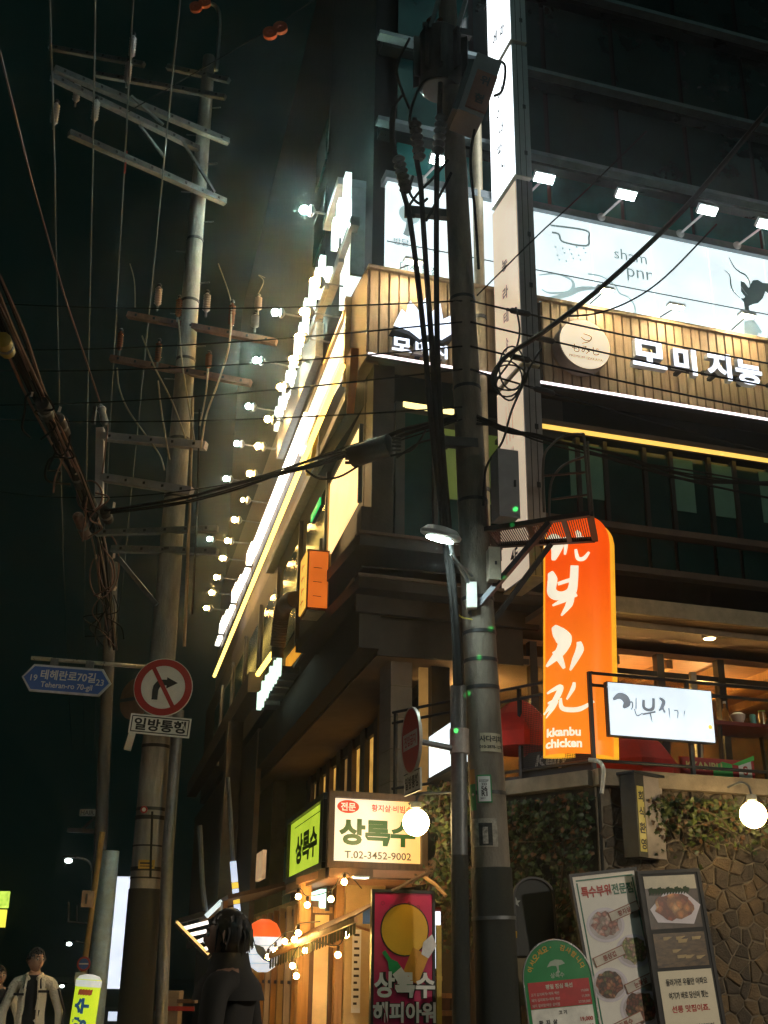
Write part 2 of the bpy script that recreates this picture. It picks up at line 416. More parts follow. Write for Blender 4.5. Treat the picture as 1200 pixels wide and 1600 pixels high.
fpart('post_bright', MB().box(4.62, 4.70, .06, .118, fz, 5.3), mat('aluminium_post', (.5, .5, .48), .4, .6))
fpart('eave_board', MB().box(2.2, 13, -.95, .05, 5.70, 5.78), soffit_m)
fpart('eave_trim', MB().box(2.2, 13, -1.02, -.955, 5.66, 5.86), mat('pale_trim', (.45, .38, .28), .6))
fpart('eave_trim', MB().box(2.2, 13, -.60, -.56, 5.62, 5.697), mat('pale_trim', (.45, .38, .28), .6))
for i in range(3):
    x = 4.62 + i*2.0
    t = thing('recessed_downlight', ['recessed warm downlight in the dark eave above the white post', 'second recessed eave downlight beyond the frame', 'third recessed eave downlight beyond the frame'][i], 'ceiling light', FRONT @ T((x, -.45, 5.62)), 'downlights in the eave')
    MB().lathe([(.075, 0), (.09, .0), (.09, .06), (.075, .06)]).build('rim', white_p, t)
    MB().lathe([(.07, -.004), (.07, .03)]).build('lens', emit('downlight_lens', (1., .70, .32), 28), t)
for i, (x, y, z) in enumerate(((3.95, .9, 4.75), (4.35, .55, 4.62), (2.1, 1.3, 4.9), (5.6, 1.3, 4.85))):
    t = thing('pendant_lamp', ['small globe pendant deep inside the restaurant window', 'round glowing pendant bulb behind the glass beside the pale post', 'warm pendant bulb behind the glass left of the orange sign', 'warm pendant inside the restaurant at the far right'][i], 'pendant lamp', FRONT @ T((x, y, z)), 'pendant lamps in the restaurant')
    MB().ball((0, 0, 0), .065).build('bulb', emit('pendant_bulb', (1., .58, .20), 330), t)
    MB().tube([(0, 0, .06), (0, 0, 5.38 - z)], .008, 6).build('cord', black, t)

# ================================================================== BLADE (TOWER) SIGN
def blade(z0, z1, label, upper):
    a0, a1 = 1.79, 2.04
    t = thing('blade_sign', label, 'projecting sign', FRONT @ T((a0, -1.1, z0)), 'white projecting blade signs')
    w = a1 - a0; h = z1 - z0; dep = .86
    shell = grey_p if not upper else mat('blade_shell', (.42, .45, .46), .5, .2, var=.08)
    MB().box(.012, w, 0, dep, .0, h).build('casing', shell, t)
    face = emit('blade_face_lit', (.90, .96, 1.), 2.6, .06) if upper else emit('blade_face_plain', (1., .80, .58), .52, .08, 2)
    MB().box(0, .011, .02, dep - .02, .03, h - .02).build('face', face, t)
    sm = MB()
    for x in (.08, .165): sm.box(x, x + .008, -.006, -.001, .0, h)
    sm.build('seam', ink, t)
    cl = MB()
    for i in range(int(h/.8)): cl.box(.145, .19, -.016, -.0065, .35 + i*.8, .42 + i*.8)
    cl.build('clip', dsteel, t)
    MB().box(.0, w, .0, dep, -.012, -.002).build('bottom_plate', mat('blade_bottom', (.55, .50, .36), .5), t)
    MB().box(w*.25, w*.75, dep + .003, 1.1, h*.2, h*.22).build('bracket', dsteel, t)
    MB().box(w*.25, w*.75, dep + .003, 1.1, h*.78, h*.8).build('bracket', dsteel, t)
    return t, w, h, dep
side = basis((0, 0, 0), Vector((0, -1, 0)), Vector((1, 0, 0)), ZU)     # lettering on the street-facing side of a blade
def side_letters(t, txts, m, nm='lettering'):
    mb = MB()
    for s, x, z, h in txts: mb.text(s, x, z, h, y=-.006, bold=.03, m=side)
    mb.build(nm, m, t)['kind'] = 'stuff'
pr_d = mat('blade_print', (.10, .10, .11), .6)
t, w, h, dep = blade(11.80, 14.1, 'bright white lit blade sign high on the front, letters on its side', True)
side_letters(t, [('시', -.42, .45, .20), ('파', -.5, .78, .20), ('대', -.42, 1.1, .20), ('이', -.5, 1.42, .20), ('나', -.42, 1.74, .20)], pr_d)
t, w, h, dep = blade(14.18, 16.2, 'upper lit blade sign cut by the top edge of the photo', True)
side_letters(t, [('과', -.30, .42, .22), ('메', -.55, .50, .22)], ink)
t, w, h, dep = blade(8.86, 11.72, 'plain white blade sign below the lit one, warm light on its side', False)
side_letters(t, [('농', -.45, 1.75, .20), ('라', -.45, 1.3, .20), ('테', -.45, .92, .20), ('♪', -.45, .5, .22)], mat('faded_print', (.30, .24, .22), .7))
t, w, h, dep = blade(5.98, 8.80, 'lowest blade sign reading 4F with an orange underside', False)
side_letters(t, [('4F', -.42, .38, .17), ('라', -.45, .95, .26)], ink)
gr = MB()
for k in range(7):
    x = -.30 - k*.05; gr.flat([(x, 1.55), (x + .02, 1.55), (x - .05 + .02*k, 1.85), (x - .055 + .02*k, 1.83)], -.004, side)
gr.build('grass_print', ink, t)
st = MB()
for k in range(3): st.flat([(-.35 - k*.1, 1.95), (-.335 - k*.1, 1.95), (-.34 - k*.1, 2.5), (-.345 - k*.1, 2.5)], -.004, side)
st.build('reed_print', mat('orange_print', (.75, .25, .03), .6), t)
t = thing('drain_pipe', 'pale vertical downpipe beside the blade signs on the front', 'pipe', FRONT @ T((1.62, -.12, 3.2)))
MB().tube([(0, 0, 0), (0, 0, 11)], .085, 14).build('pipe', mat('ivory_pipe', (.58, .50, .34), .4, .1), t)
for z in (1.6, 4.2, 6.8): MB().tube([(0, 0, z), (0, 0, z + .05)], .1, 14).build('clamp', galv, t)

# ================================================================== 4F WHITE SIGN BAND
D4 = .14
t = thing('white_sign_band', 'long white lit sign band with grey line drawings on the fourth floor', 'shop sign', FRONT)
cuts = [.24, 2.3, 3.42, 4.42, 5.42, 6.42, 7.42, 8.5]
for i in range(len(cuts) - 1):
    MB().box(cuts[i] + .006, cuts[i + 1] - .006, -D4, -.02, H4, H5 - .02).build('panel', white_lit, t)
MB().box(.2, 8.5, -D4 - .06, .05, H5, H5 + .12).build('top_rail', mat('sign_rail', (.20, .23, .24), .4, .5), t)
MB().box(.24, 8.5, -D4 - .012, -D4 - .002, 10.98, 10.995).build('seam', mat('seam_grey', (.2, .24, .25), .5), t)
gd = emit('grey_print', (.40, .52, .52), .32); g2 = emit('pale_grey_print', (.50, .66, .66), .62)
def fx(px, py): return FR(px, py, D4 + .004)
def line4(pts, w, mm, nm, taper=False):
    p = [fx(*q) for q in pts]
    L, Rr = brush(p, [w, w] if not taper else [w*.4, w, w*.5])
    mb = MB()
    for i in range(len(L) - 1): mb.quad(*[Vector((q.x, -D4 - .004, q.z)) for q in (L[i], Rr[i], Rr[i + 1], L[i + 1])])
    return mb.build(nm, mm, t)
line4([(860, 352), (915, 360), (920, 372), (916, 384), (880, 378), (873, 366), (862, 363)], .034, gd, 'line_drawing')
line4([(842, 430), (870, 428), (895, 440), (890, 455), (860, 458), (846, 452)], .05, g2, 'line_drawing', True)
line4([(842, 470), (880, 462), (905, 452), (930, 450)], .10, g2, 'line_drawing', True)
line4([(918, 428), (940, 432), (960, 445), (968, 458), (982, 465), (992, 480), (990, 500)], .03, g2, 'line_drawing')
def patch4(pts, mm, nm, o=0.):
    poly = [fx(*q) for q in pts]; return MB().flat(poly, -D4 - .004 - o).build(nm, mm, t)
blk4 = emit('dark_print', (.05, .10, .10), .30)
patch4([(1157, 439), (1163, 441), (1170, 450), (1172, 446), (1176, 438), (1184, 437), (1192, 442), (1204, 443), (1216, 452), (1204, 462), (1196, 455), (1192, 466), (1184, 474), (1168, 476), (1160, 468), (1164, 464), (1158, 455)], blk4, 'figure_print')
patch4([(1157, 466), (1162, 472), (1164, 484), (1172, 490), (1170, 478), (1180, 474), (1172, 466)], blk4, 'figure_print', .001)
patch4([(1163, 502), (1178, 500), (1187, 512), (1184, 524), (1176, 530), (1162, 524)], g2, 'figure_print')
line4([(1139, 402), (1147, 417), (1156, 425), (1165, 430), (1171, 440), (1172, 449)], .032, blk4, 'hand_drawing', True)
line4([(1132, 422), (1140, 430), (1142, 445), (1146, 455), (1157, 466)], .026, blk4, 'hand_drawing', True)
for q in range(3): line4([(1148 + q*4, 449 - q*2), (1155 + q*4, 459 - q*2), (1160 + q*4, 465 - q*2)], .008, g2, 'hand_drawing')
mb = MB()
for q in range(14): x, z = fx(868 + (q % 5)*11 + 3*(q // 5), 386 + (q // 5)*9 + (q % 3)*2); mb.disc(x, z, .018, -D4 - .004, 10)
mb.build('dot_print', g2, t)['kind'] = 'stuff'
line4([(1165, 505), (1180, 512), (1190, 520)], .12, g2, 'hand_drawing', True)
mb = MB()
for s, px, py, hh in (('sham', 985, 400, .19), ('pnr', 1000, 432, .22)):
    x, z = fx(px, py); mb.text(s, x, z, hh, y=-D4 - .004)
mb.build('lettering', gd, t)
mb = MB()
for s, px, py, hh in (('반달', 627, 378, .12), ('대치 본점', 655, 420, .14)):
    x, z = fx(px, py); mb.text(s, x, z, hh, y=-D4 - .004, bold=.015)
mb.build('lettering', gd, t)
x, z = fx(640, 335); MB().disc(x, z, .16, -D4 - .004).build('moon_print', g2, t)
line4([(640, 345), (638, 358), (634, 368)], .09, gd, 'moon_print')
t = thing('side_sign_panel', 'white lit sign panel on the corner, side-street face, grey metal cap', 'shop sign', LEFT)
MB().box(-1.15, -.22, -.16, -.02, H4, H5 - .02).build('panel', white_lit, t)
MB().box(-1.3, -.14, -.42, .0, H5, H5 + .12).build('top_rail', MATS['sign_rail'], t)
MB().box(-.2, -.15, -.2, -.0, H4, H5 - .01).build('corner_post', MATS['sign_rail'], t)
# lamps over the white band
for i in range(6):
    a, z = [FR(px, py, .95) for px, py in ((850, 278), (978, 304), (1105, 328), (1197, 350), (1310, 370), (688, 250))][i]
    lab = ['flood lamp on a rod above the white band, beside the blade sign', 'flood lamp on a rod, second from the blade sign', 'flood lamp on a rod, third from the blade sign',
           'flood lamp on a rod at the right edge of the photo', 'flood lamp on a rod beyond the right edge', 'flood lamp on a rod behind the utility pole'][i]
    t = thing('sign_lamp', lab, 'sign lamp', FRONT @ T((a, -.95, z)), 'flood lamps over the white sign band'); dzb = 12.10 - z
    MB().box(-.15, .15, -.07, .07, -.02, .05, RX(math.radians(-35))).build('head', white_p, t)
    MB().box(-.14, .14, -.06, .06, -.028, -.021, RX(math.radians(-35))).build('lens', emit('flood_lens', (.85, .97, 1.), 45), t)
    MB().tube([(0, .03, 0), (0, .74, dzb)], .018, 8).build('rod', white_p, t)
    MB().ball((0, .76, dzb), .07, 8).build('base', white_p, t)

# ================================================================== 3F SLATTED BROWN SIGN BAND
t = thing('slatted_sign_band', 'long cedar slat sign band with a light strip along its foot', 'shop sign', FRONT)
DB = .16
MB().box(-.0, 9.0, -.10, .28, H3 + .02, H3b - .03).build('backing_board', mat('dark_backing', (.05, .035, .02), .7), t)
x = .0; i = 0
while x < 8.8:
    if not (1.80 < x + .05 < 2.60):
        MB().box(x + .008, x + .125, -DB - .002*(i % 3), -.102, H3 + .03, H3b - .05).build('slat', wood, t)
    x += .142; i += 1
MB().box(-.03, 9.0, -DB - .05, .26, H3b - .048, H3b + .005).build('top_cap', wood, t)
MB().box(-.02, 9.0, -DB - .05, -.11, H3 - .04, H3 + .015).build('bottom_rail', frame_m, t)
MB().box(-.02, 9.0, -DB - .075, -DB - .052, H3 - .03, H3 + .0).build('light_strip', emit('pink_white_led', (1., .86, .90), 2.4), t)
# side return of the band: dark panel with thin gold trims
MB().box(-.03, -.005, -.15, .9, H3 - .04, H3b, T((0, 0, 0))).build('end_board', brown_wall, t)
# disc sign
t = thing('disc_sign', 'round cream disc sign with brown Japanese lettering on the cedar slats', 'shop sign', FRONT @ T((*[0, 0, 0],)))
a, z = FR(911, 541, .35); a2, _ = FR(962, 548, .35); rr = .40
disc_m = emit('disc_face', (1., .84, .60), .82, .05)
M0 = T((a, -.40, z))
dm = basis((a, -.40, z), Vector((1, 0, 0)), ZU, Vector((0, -1, 0)))
MB().lathe([(rr - .01, -.22), (rr, -.20), (rr, .0), (rr - .012, .012)], dm, 48).build('drum', mat('disc_drum', (.30, .25, .2), .5), t)
MB().disc(a, z, rr - .014, -.4145, 48).build('face', disc_m, t)
mb = MB()
mb.text('もみじ', a, z - .09, .13, y=-.419, sx=1.0)
mb.text('PREMIUM IZAKAYA', a, z - .22, .042, y=-.419)
mb.build('lettering', mat('gold_brown_print', (.20, .11, .04), .6), t)
L, Rr = brush([(a - .02, z + .16), (a + .10, z + .13), (a + .06, z + .05), (a - .05, z + .0)], [.012, .018, .01])
mb = MB()
for i in range(len(L) - 1): mb.quad(*[Vector((q.x, -.419, q.z)) for q in (L[i], Rr[i], Rr[i + 1], L[i + 1])])
L, Rr = brush([(a - .06, z + .10), (a + .0, z + .06), (a + .07, z + .07)], [.01, .016, .008])
for i in range(len(L) - 1): mb.quad(*[Vector((q.x, -.419, q.z)) for q in (L[i], Rr[i], Rr[i + 1], L[i + 1])])
mb.build('maple_print', MATS['gold_brown_print'], t)
# channel letters, each one a thing
chan = emit('channel_letter_face', (.80, .86, 1.), 1.9)
def channel(s, px, py, hh, lab, d=.62, sx=1.05, grp='white lit channel letters on the slats'):
    a, z = FR(px, py, d)
    t = thing('channel_letter', lab, 'sign letter', FRONT @ T((a, -d, z)), grp)
    MB().text(s, 0, 0, hh, y=-.05, bold=.035, sx=sx).build('face', chan, t)
    MB().text(s, 0, 0, hh, y=0, bold=.04, sx=sx, ext=.047).build('return', white_p, t)
    MB().box(-hh*.5, hh*.5, .06, .11, -hh*.25, -hh*.12).build('raceway', mat('letter_raceway', (.05, .04, .035), .5), t)
    MB().box(-.03, .03, .115, d - .17, -hh*.24, -hh*.13).build('mount', dsteel, t)
for s, px, py, lab in (('모', 1012, 555, 'first large lit letter beside the disc sign'), ('미', 1068, 566, 'second large lit letter on the right slat band'),
                       ('지', 1121, 574, 'third large lit letter on the right slat band'), ('능', 1167, 583, 'fourth large lit letter, last whole one on the right slat band'), ('역', 1222, 594, 'lit letter cut by the right edge')):
    channel(s, px, py, .43, lab, .42, 1.1)
for s, px, py, lab in (('모', 626, 541, 'left lit letter on the corner slat panel'), ('미', 658, 546, 'middle lit letter on the corner slat panel'), ('지', 686, 552, 'lit letter on the corner slat panel against the utility pole')):
    channel(s, px, py, .20, lab, .36, 1.2, 'small lit letters on the corner slat panel')
# flaming logo on the corner slats
a, z = FR(664, 503, .5)
t = thing('logo_sign', 'large white glowing leaf logo with dark back on the corner slats', 'shop sign', FRONT @ T((a, -.5, z)))
pts = [(-.42, -.10), (-.34, .10), (-.26, .04), (-.22, .26), (-.10, .12), (.0, .36), (.08, .14), (.2, .30), (.24, .06), (.38, .16), (.42, -.06), (.25, -.2), (.1, -.12), (-.05, -.24), (-.2, -.14)]
MB().prism(pts, -.05, .06).build('face', emit('logo_face', (.75, .84, 1.), 1.6), t)
MB().prism([(x*1.03, y*.9 - .07) for x, y in pts], .063, .24).build('back_shell', ink, t)
MB().box(-.03, .03, .243, .33, -.1, .0).build('mount', dsteel, t)
# small uplight lamps standing on the slat band
for i, (px, py) in enumerate(((945, 452), (1056, 478), (1167, 492), (646, 408))):
    a, z = FR(px, py, .5)
    t = thing('uplight', ['lit flood lamp on the cedar cap, left of the lettering', 'lit flood lamp on the cedar cap, above the lettering', 'glowing flood lamp on the cedar cap at the right', 'thin flood lamp on the corner cedar cap'][i], 'sign lamp', FRONT @ T((a, -.5, z)), 'lamps on the cedar cap')
    MB().box(-.13, .13, -.05, .05, -.02, .03).build('head', white_p, t)
    MB().box(-.11, .11, -.04, .04, -.027, -.021).build('lens', emit('cap_lens', (1., .78, .46), 300), t)  # glow added to every lens to brighten the cedar slats
    MB().tube([(0, .02, -.02), (-.1, .28, H3b - z + .012)], .010, 6).build('rod', black, t)
t = tag(MB().box(2.50, 9, -.09, -.065, 8.50, 8.56).build('yellow_light_strip', neon_y2, None, FRONT), 'yellow light strip under the cedar band, right of the blade signs', 'light strip')
tag(MB().box(.55, 1.5, .0, .04, 8.55, 8.62).build('yellow_light_strip', emit('strip_pale', (1., .80, .30), 2.0), None, FRONT), 'short pale yellow light strip over the green blind', 'light strip')

# ================================================================== SIDE STREET FACE: signs seen edge-on
x0, z0 = LF(535, 572, .34); x1, z1 = LF(335, 1056, .34)
tag(MB().tube([(x0, -.34, z0), (x1, -.34, z1)], .045, 10).build('yellow_light_tube', neon_y, None, LEFT), 'long yellow light tube running down the side street face', 'light strip')
t = thing('yellow_tube_bracket', 'orange lit end cap at the near end of the long yellow tube', 'bracket', LEFT @ T((x0 + .12, -.3, z0)))
MB().prism([(-.1, .1), (.25, .08), (.18, -.35), (.02, -.75), (-.05, -.3)], .0, .10).build('plate', mat('orange_plate', (.45, .17, .03), .5), t)
x0, z0 = LF(425, 1022, .12); x1, z1 = LF(397, 1062, .12)
tag(MB().tube([(x0, -.12, z0), (x1, -.12, z1)], .05, 8).build('yellow_light_tube', neon_y, None, LEFT), 'short yellow light tube low on the side face above the pale letters', 'light strip')
# lit sign strip: white boxes
t = thing('lit_strip_sign', 'long blown out white strip sign above the yellow tube on the side face', 'shop sign', LEFT)
x0, z0 = LF(476, 625, .2); x1, z1 = LF(334, 1028, .2); n = 15; zc = (z0 + z1)/2
for i in range(n):
    xa = x0 + (x1 - x0)*i/n; xb = x0 + (x1 - x0)*(i + .86)/n; dz = .16*math.sin(i*2.1)
    if i < n*.45: xb = x0 + (x1 - x0)*(i + .995)/n; dz = 0
    MB().box(xb, xa, -.20, -.08, zc - .02 + dz*.3, zc + .15 + dz).build('light_box', emit('strip_face', (1., .97, .88), 3.6), t)
    MB().box(xb + .02, xa - .02, -.045, .05, zc - .2, zc + .1).build('backing', brown_wall, t)
t = thing('upper_fascia_sign', 'slanted white lit fascia beside the cedar corner on the side face', 'shop sign', LEFT)
MB().box(-4.6, -.75, -.14, .02, 9.72, 10.2).build('panel', emit('fascia_lit', (1., .93, .78), 1.0, .15), t)
MB().box(-4.6, -.7, -.18, -.145, 10.22, 10.30).build('trim', mat('gold_trim', (.5, .33, .12), .4, .4), t)
MB().box(-.74, -.64, -.16, .0, 9.1, 10.5).build('end_post', MATS['gold_trim'], t)
MB().box(-6.2, -2.2, -.32, -.2, 10.35, 10.95).build('hood', galv, t)
MB().box(-.62, -.05, -.02, .2, 9.14, 10.5).build('corner_board', brown_wall, t)
# rooftop channel letter row: vertical bars seen nearly edge-on
strokes = [[(0, 0, .12, 1.3), (.22, .1, .12, 1.15)], [(.0, .2, .1, .9), (.2, -.1, .55, .16)], [(0, 0, .1, .8), (.18, .0, .1, .85), (.36, .0, .1, .7)], [(0, .1, .1, .9), (.25, .0, .1, 1.)],
           [(0, 0, .1, .9), (.2, .2, .1, .7), (.4, .0, .1, .9)], [(0, 0, .12, .8), (.2, 0, .4, .14)], [(0, 0, .1, .8), (.2, 0, .1, .9)], [(0, 0, .1, .9), (.22, .1, .1, .7), (.42, 0, .1, .8)]]
spots = [(548, 341, .25), (529, 400, .25), (508, 443, .3), (492, 490, .3), (482, 530, .3), (470, 572, .3), (460, 606, .3), (449, 640, .3)]
for i, (px, py, d) in enumerate(spots):
    x, z = LF(px, py, d)
    t = thing('channel_letter', ORD[i] + ' glowing letter box, seen edge-on, in the column along the dark side face', 'sign letter', LEFT @ T((x, -d, z)), 'edge-on lit letters on the side face')
    for sx, sz, sw, sh in strokes[i]:
        MB().box(-sx*2.2 - sw*1.5, -sx*2.2, -.09, .0, sz*.55 + .06, (sz + sh)*.55 + .06).build('stroke', emit('edge_letter', (.86, 1., .97), 1.25), t)
    MB().box(-1.2, .0, .003, .13, -.10, .04).build('raceway', galv, t)
# arm lamps along the side face
cool = [(475, 328), (430, 488), (400, 563), (388, 635), (370, 693), (353, 748), (327, 842)]
for i, (px, py) in enumerate(cool):
    x, z = LF(px, py, .75)
    t = thing('arm_lamp', ORD[i] + ' cool white lamp on a long arm along the side street face', 'sign lamp', LEFT @ T((x, -.75, z)), 'cool arm lamps on the side face')
    r = .06
    MB().ball((0, 0, 0), r, 8).build('lens', emit('cool_ball_%d' % i, (.62, 1., .92), [1700, 500, 1500, 150, 120, 120, 120][i]), t)
    MB().lathe([(.05, .0), (.09, .02), (.09, .06), (.03, .10)], basis((0, .07, 0), Vector((1, 0, 0)), ZU, Vector((0, 1, 0)))).build('housing', galv, t)
    MB().tube([(0, .1, 0), (0, .85, -.05)], .016, 6).build('arm', galv, t)
warm = [(490, 440), (474, 487), (466, 527), (457, 562), (438, 605), (418, 655), (403, 697), (390, 740), (379, 781), (366, 812), (355, 845), (347, 872), (338, 902), (330, 926), (322, 950)]
for i, (px, py) in enumerate(warm):
    x, z = LF(px, py, .6)
    t = thing('arm_lamp', ORD[i] + ' warm lamp on a short arm along the side street face', 'sign lamp', LEFT @ T((x, -.6, z)), 'warm arm lamps on the side face')
    r = .06 if i != 8 else .04
    MB().ball((0, 0, 0), r, 8).build('lens', emit('warm_ball', (1., .56, .16), 330), t)
    MB().lathe([(.05, .0), (.09, .02), (.09, .06), (.03, .10)], basis((0, .07, 0), Vector((1, 0, 0)), ZU, Vector((0, 1, 0)))).build('housing', galv, t)
    MB().tube([(0, .1, 0), (0, .6, -.02)], .014, 6).build('arm', galv, t)
# gold leaf-shaped badge on the yellow tube
x, z = LF(488, 694, .25)
t = thing('badge_sign', 'small mustard leaf shaped badge hanging at the yellow tube', 'shop sign', LEFT @ T((x, -.25, z)))
MB().prism([(-.55, -.2), (-.35, .18), (.1, .26), (.45, .28), (.4, .0), (.1, -.3), (-.3, -.4)], -.03, .03).build('plate', mat('mustard_plate', (.45, .30, .03), .5), t)
MB().ball((-.25, -.07, 0), .07, 8).build('bulb', emit('badge_bulb', (1., .9, .55), 6), t)
# corner column in tan board and the big cream lit sign
x, z = LF(517, 862, .05)
t = thing('cream_lit_sign', 'tall blank cream lit sign board on the side street face near the corner', 'shop sign', LEFT)
MB().prism([(-.06, 7.16), (-.06, 8.16), (-2.05, 8.16), (-2.05, 7.10)], -.05, -.0).build('panel', emit('cream_face', (1., .66, .28), 1.55, .12, 1.2), t)
MB().box(-2.12, -2.06, -.07, .0, 6.7, 8.2).build('edge_frame', MATS['gold_trim'], t)
MB().box(-.055, .0, -.05, -.0, 7.1, 8.2).build('edge_frame', frame_m, t)
MB().box(-2.05, -.06, -.055, .0, 8.163, 8.2).build('top_frame', frame_m, t)
# orange box sign
x, z = LF(515, 960, .35)
fo, zo = FR(522, 958, .0)
t = thing('box_sign', 'small hanging box sign, orange front and yellow side, below the cream board', 'shop sign', LEFT @ T((-1.3, -.46, 6.02)))
MB().box(-.5, .0, .0, .30, .0, .85).build('casing', mat('box_sign_shell', (.20, .09, .03), .5), t)
MB().box(-.48, -.02, -.02, -.002, .03, .82).build('yellow_face', emit('box_yellow', (1., .55, .08), .95, .15), t)
MB().box(.002, .018, .02, .28, .03, .82).build('orange_face', emit('box_orange', (1., .20, .02), .62, .15), t)
MB().box(-.46, -.02, .02, .28, -.02, -.002).build('base_plate', mat('pale_plate', (.6, .55, .4), .5), t)
mb = MB()
for k in range(4): mb.box(-.36 + .03*(k % 2), -.14, -.0215, -.0205, .15 + k*.17, .165 + k*.17); mb.box(-.3, -.28, -.0215, -.0205, .10 + k*.17, .2 + k*.17)
mb.build('faded_marks', mat('brown_print', (.20, .05, .01), .6), t)
mb = MB()
for k in range(3): mb.box(.0182, .0195, .08, .20, .18 + k*.2, .19 + k*.2)
mb.build('faded_marks', MATS['brown_print'], t)
MB().tube([(-.1, .2, .85), (-.1, .2, 1.05)], .03, 8).build('hanger', galv, t)
# corrugated duct
pts = smooth_path([LEFT @ Vector((*[LF(px, py, .3)[0]], -.3, LF(px, py, .3)[1])) for px, py in ((462, 936), (450, 940), (441, 955), (437, 980), (434, 1010))], 14)
t = thing('flexible_duct', 'corrugated brown duct bending down the side face', 'duct')
MB().tube(pts, [.12 + .016*(i % 2) for i in range(len(pts))], 12).build('hose', mat('duct_skin', (.20, .13, .07), .5, .3), t)
MB().tube([pts[-1], pts[-1] - Vector((0, 0, .2))], .10, 10).build('collar', ink, t)
t = thing('orange_slit_window', 'narrow orange lit slit on the dark side face beside the duct', 'window', LEFT)
x0, z0 = LF(470, 1000, .04); x1, z1 = LF(447, 1040, .04)
MB().prism([(x0, z0), (x0, z0 - .22), (x1, z1 - .12), (x1, z1 + .12)], -.05, -.03).build('pane', emit('orange_slit', (1., .40, .03), .75, .3, 8), t)
# pale green-white script letters low on the side face
x0, z0 = LF(444, 1045, .3)
for i, (px, py) in enumerate(((440, 1040), (433, 1052), (426, 1063), (420, 1075), (413, 1090))):
    x, z = LF(px, py, .3)
    t = thing('script_letter', ORD[i].replace('topmost', 'first') + ' pale green-white lit letter low on the side face, from the near end', 'sign letter', LEFT @ T((x, -.3, z)), 'low lit letters on the side face')
    mb = MB()
    mb.box(-.40, -.30, -.08, 0, -.14, .16 + .03*(i % 2)); mb.box(-.08, .0, -.08, 0, -.16, .12)
    mb.box(-.30, -.08, -.078, 0, -.03 + .06*(i % 2), .03 + .06*(i % 2)); mb.build('face', emit('mint_letter', (.75, 1., .82), 1.3), t)
    MB().box(-.4, 0, .003, .28, -.12, .0).build('mount', galv, t)

# ================================================================== SHOP SIGN BOX (상록수) AND SHOP FRONT
sx0, sz0 = FR(513, 1352, 1.2); sx1, _ = FR(664, 1350, 1.2); sz1 = FR(592, 1243, 1.2)[1]
SH = T(C0) @ RZ(math.radians(90) - UA)
t = thing('corner_shop_sign', 'wooden-framed corner sign box with cream front and lime green side panel', 'shop sign', FRONT)
MB().prism([(0, 0)] * 0 + [(sx0 + .02, sz0), (sx1, sz0), (sx1, sz1), (sx0 + .02, sz1)], -1.16, -1.0).build('casing', wood_d, t)
MB().box(sx0 + .25, sx1, -.998, .25, sz0, sz1).build('casing', wood_d, t)
fm = MB(); fw = .045
fm.box(sx0 - .02, sx1 + .02, -1.24, -1.163, sz1 - fw, sz1 + .02); fm.box(sx0 - .02, sx1 + .02, -1.24, -1.163, sz0 - .02, sz0 + fw)
fm.box(sx0 - .02, sx0 + fw, -1.24, -1.163, sz0 + fw, sz1 - fw); fm.box(sx1 - fw, sx1 + .02, -1.24, -1.163, sz0 + fw, sz1 - fw)
fm.build('frame', wood_d, t)
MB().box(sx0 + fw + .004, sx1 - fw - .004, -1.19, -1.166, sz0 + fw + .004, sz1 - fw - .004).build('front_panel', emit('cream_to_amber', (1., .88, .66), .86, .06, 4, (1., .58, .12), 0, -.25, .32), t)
w = sx1 - sx0; hh = sz1 - sz0; xc = (sx0 + sx1)/2; zc = (sz0 + sz1)/2; yy = -1.195
dg = emit('translucent_green', (.05, .16, .02), .35, .2); rg = emit('translucent_red', (.80, .08, .03), .75); bk = emit('translucent_brown', (.16, .12, .04), .4)
MB().text('상록수', xc, zc - .02, .27, y=yy, bold=.045, sx=1.12).build('lettering', dg, t)
MB().text('황지살·비빔수제', xc + .19, zc + .235, .075, y=yy, bold=.02).build('lettering', rg, t)
MB().disc(sx0 + .20, zc + .235, .12, yy, 28, .56).build('oval_badge', rg, t)
MB().text('전문', sx0 + .20, zc + .235, .085, y=yy - .003, bold=.03).build('lettering', emit('panel_cream_ink', (1., .85, .6), .8), t)
MB().text('T.02-3452-9002', xc + .01, zc - .25, .075, y=yy, bold=.012, sx=1.1).build('lettering', bk, t)
# side panel on the street side
ls = basis((sx0, -1.16, 0), Vector((0, -1, 0)), Vector((1, 0, 0)), ZU)
sd = LL                                          # follow the side face direction
ox = (LEFT.inverted() @ (FRONT @ Vector((sx0, -1.2, 0))))
SM = LL @ T((ox.x, ox.y, 0))
MB().box(-2.6, -.10, .02, .5, sz0, sz1).build('side_casing', wood_d, t, SM)
MB().box(-2.52, -.32, -.01, .018, sz0 + .05, sz1 - .05).build('side_panel', emit('lime_panel', (.60, .80, .05), .72, .15, 3), t, SM)
fm = MB(); fm.box(-2.6, -.12, -.05, .016, sz1 - .045, sz1 + .02); fm.box(-2.6, -.12, -.05, .016, sz0 - .02, sz0 + .045); fm.box(-.31, -.12, -.048, .016, sz0 + .048, sz1 - .048); fm.box(-2.6, -2.53, -.048, .016, sz0 + .048, sz1 - .048)
fm.build('side_frame', frame_m, t, SM)
MB().text('상록수', -1.35, zc - .04, .34, y=-.014, bold=.055, sx=1.55).build('side_lettering', emit('lime_ink', (.02, .05, .0), .1), t, SM)
MB().box(-2.2, -.5, -.0135, -.0105, sz1 - .13, sz1 - .122).build('side_rule', ink, t, SM)
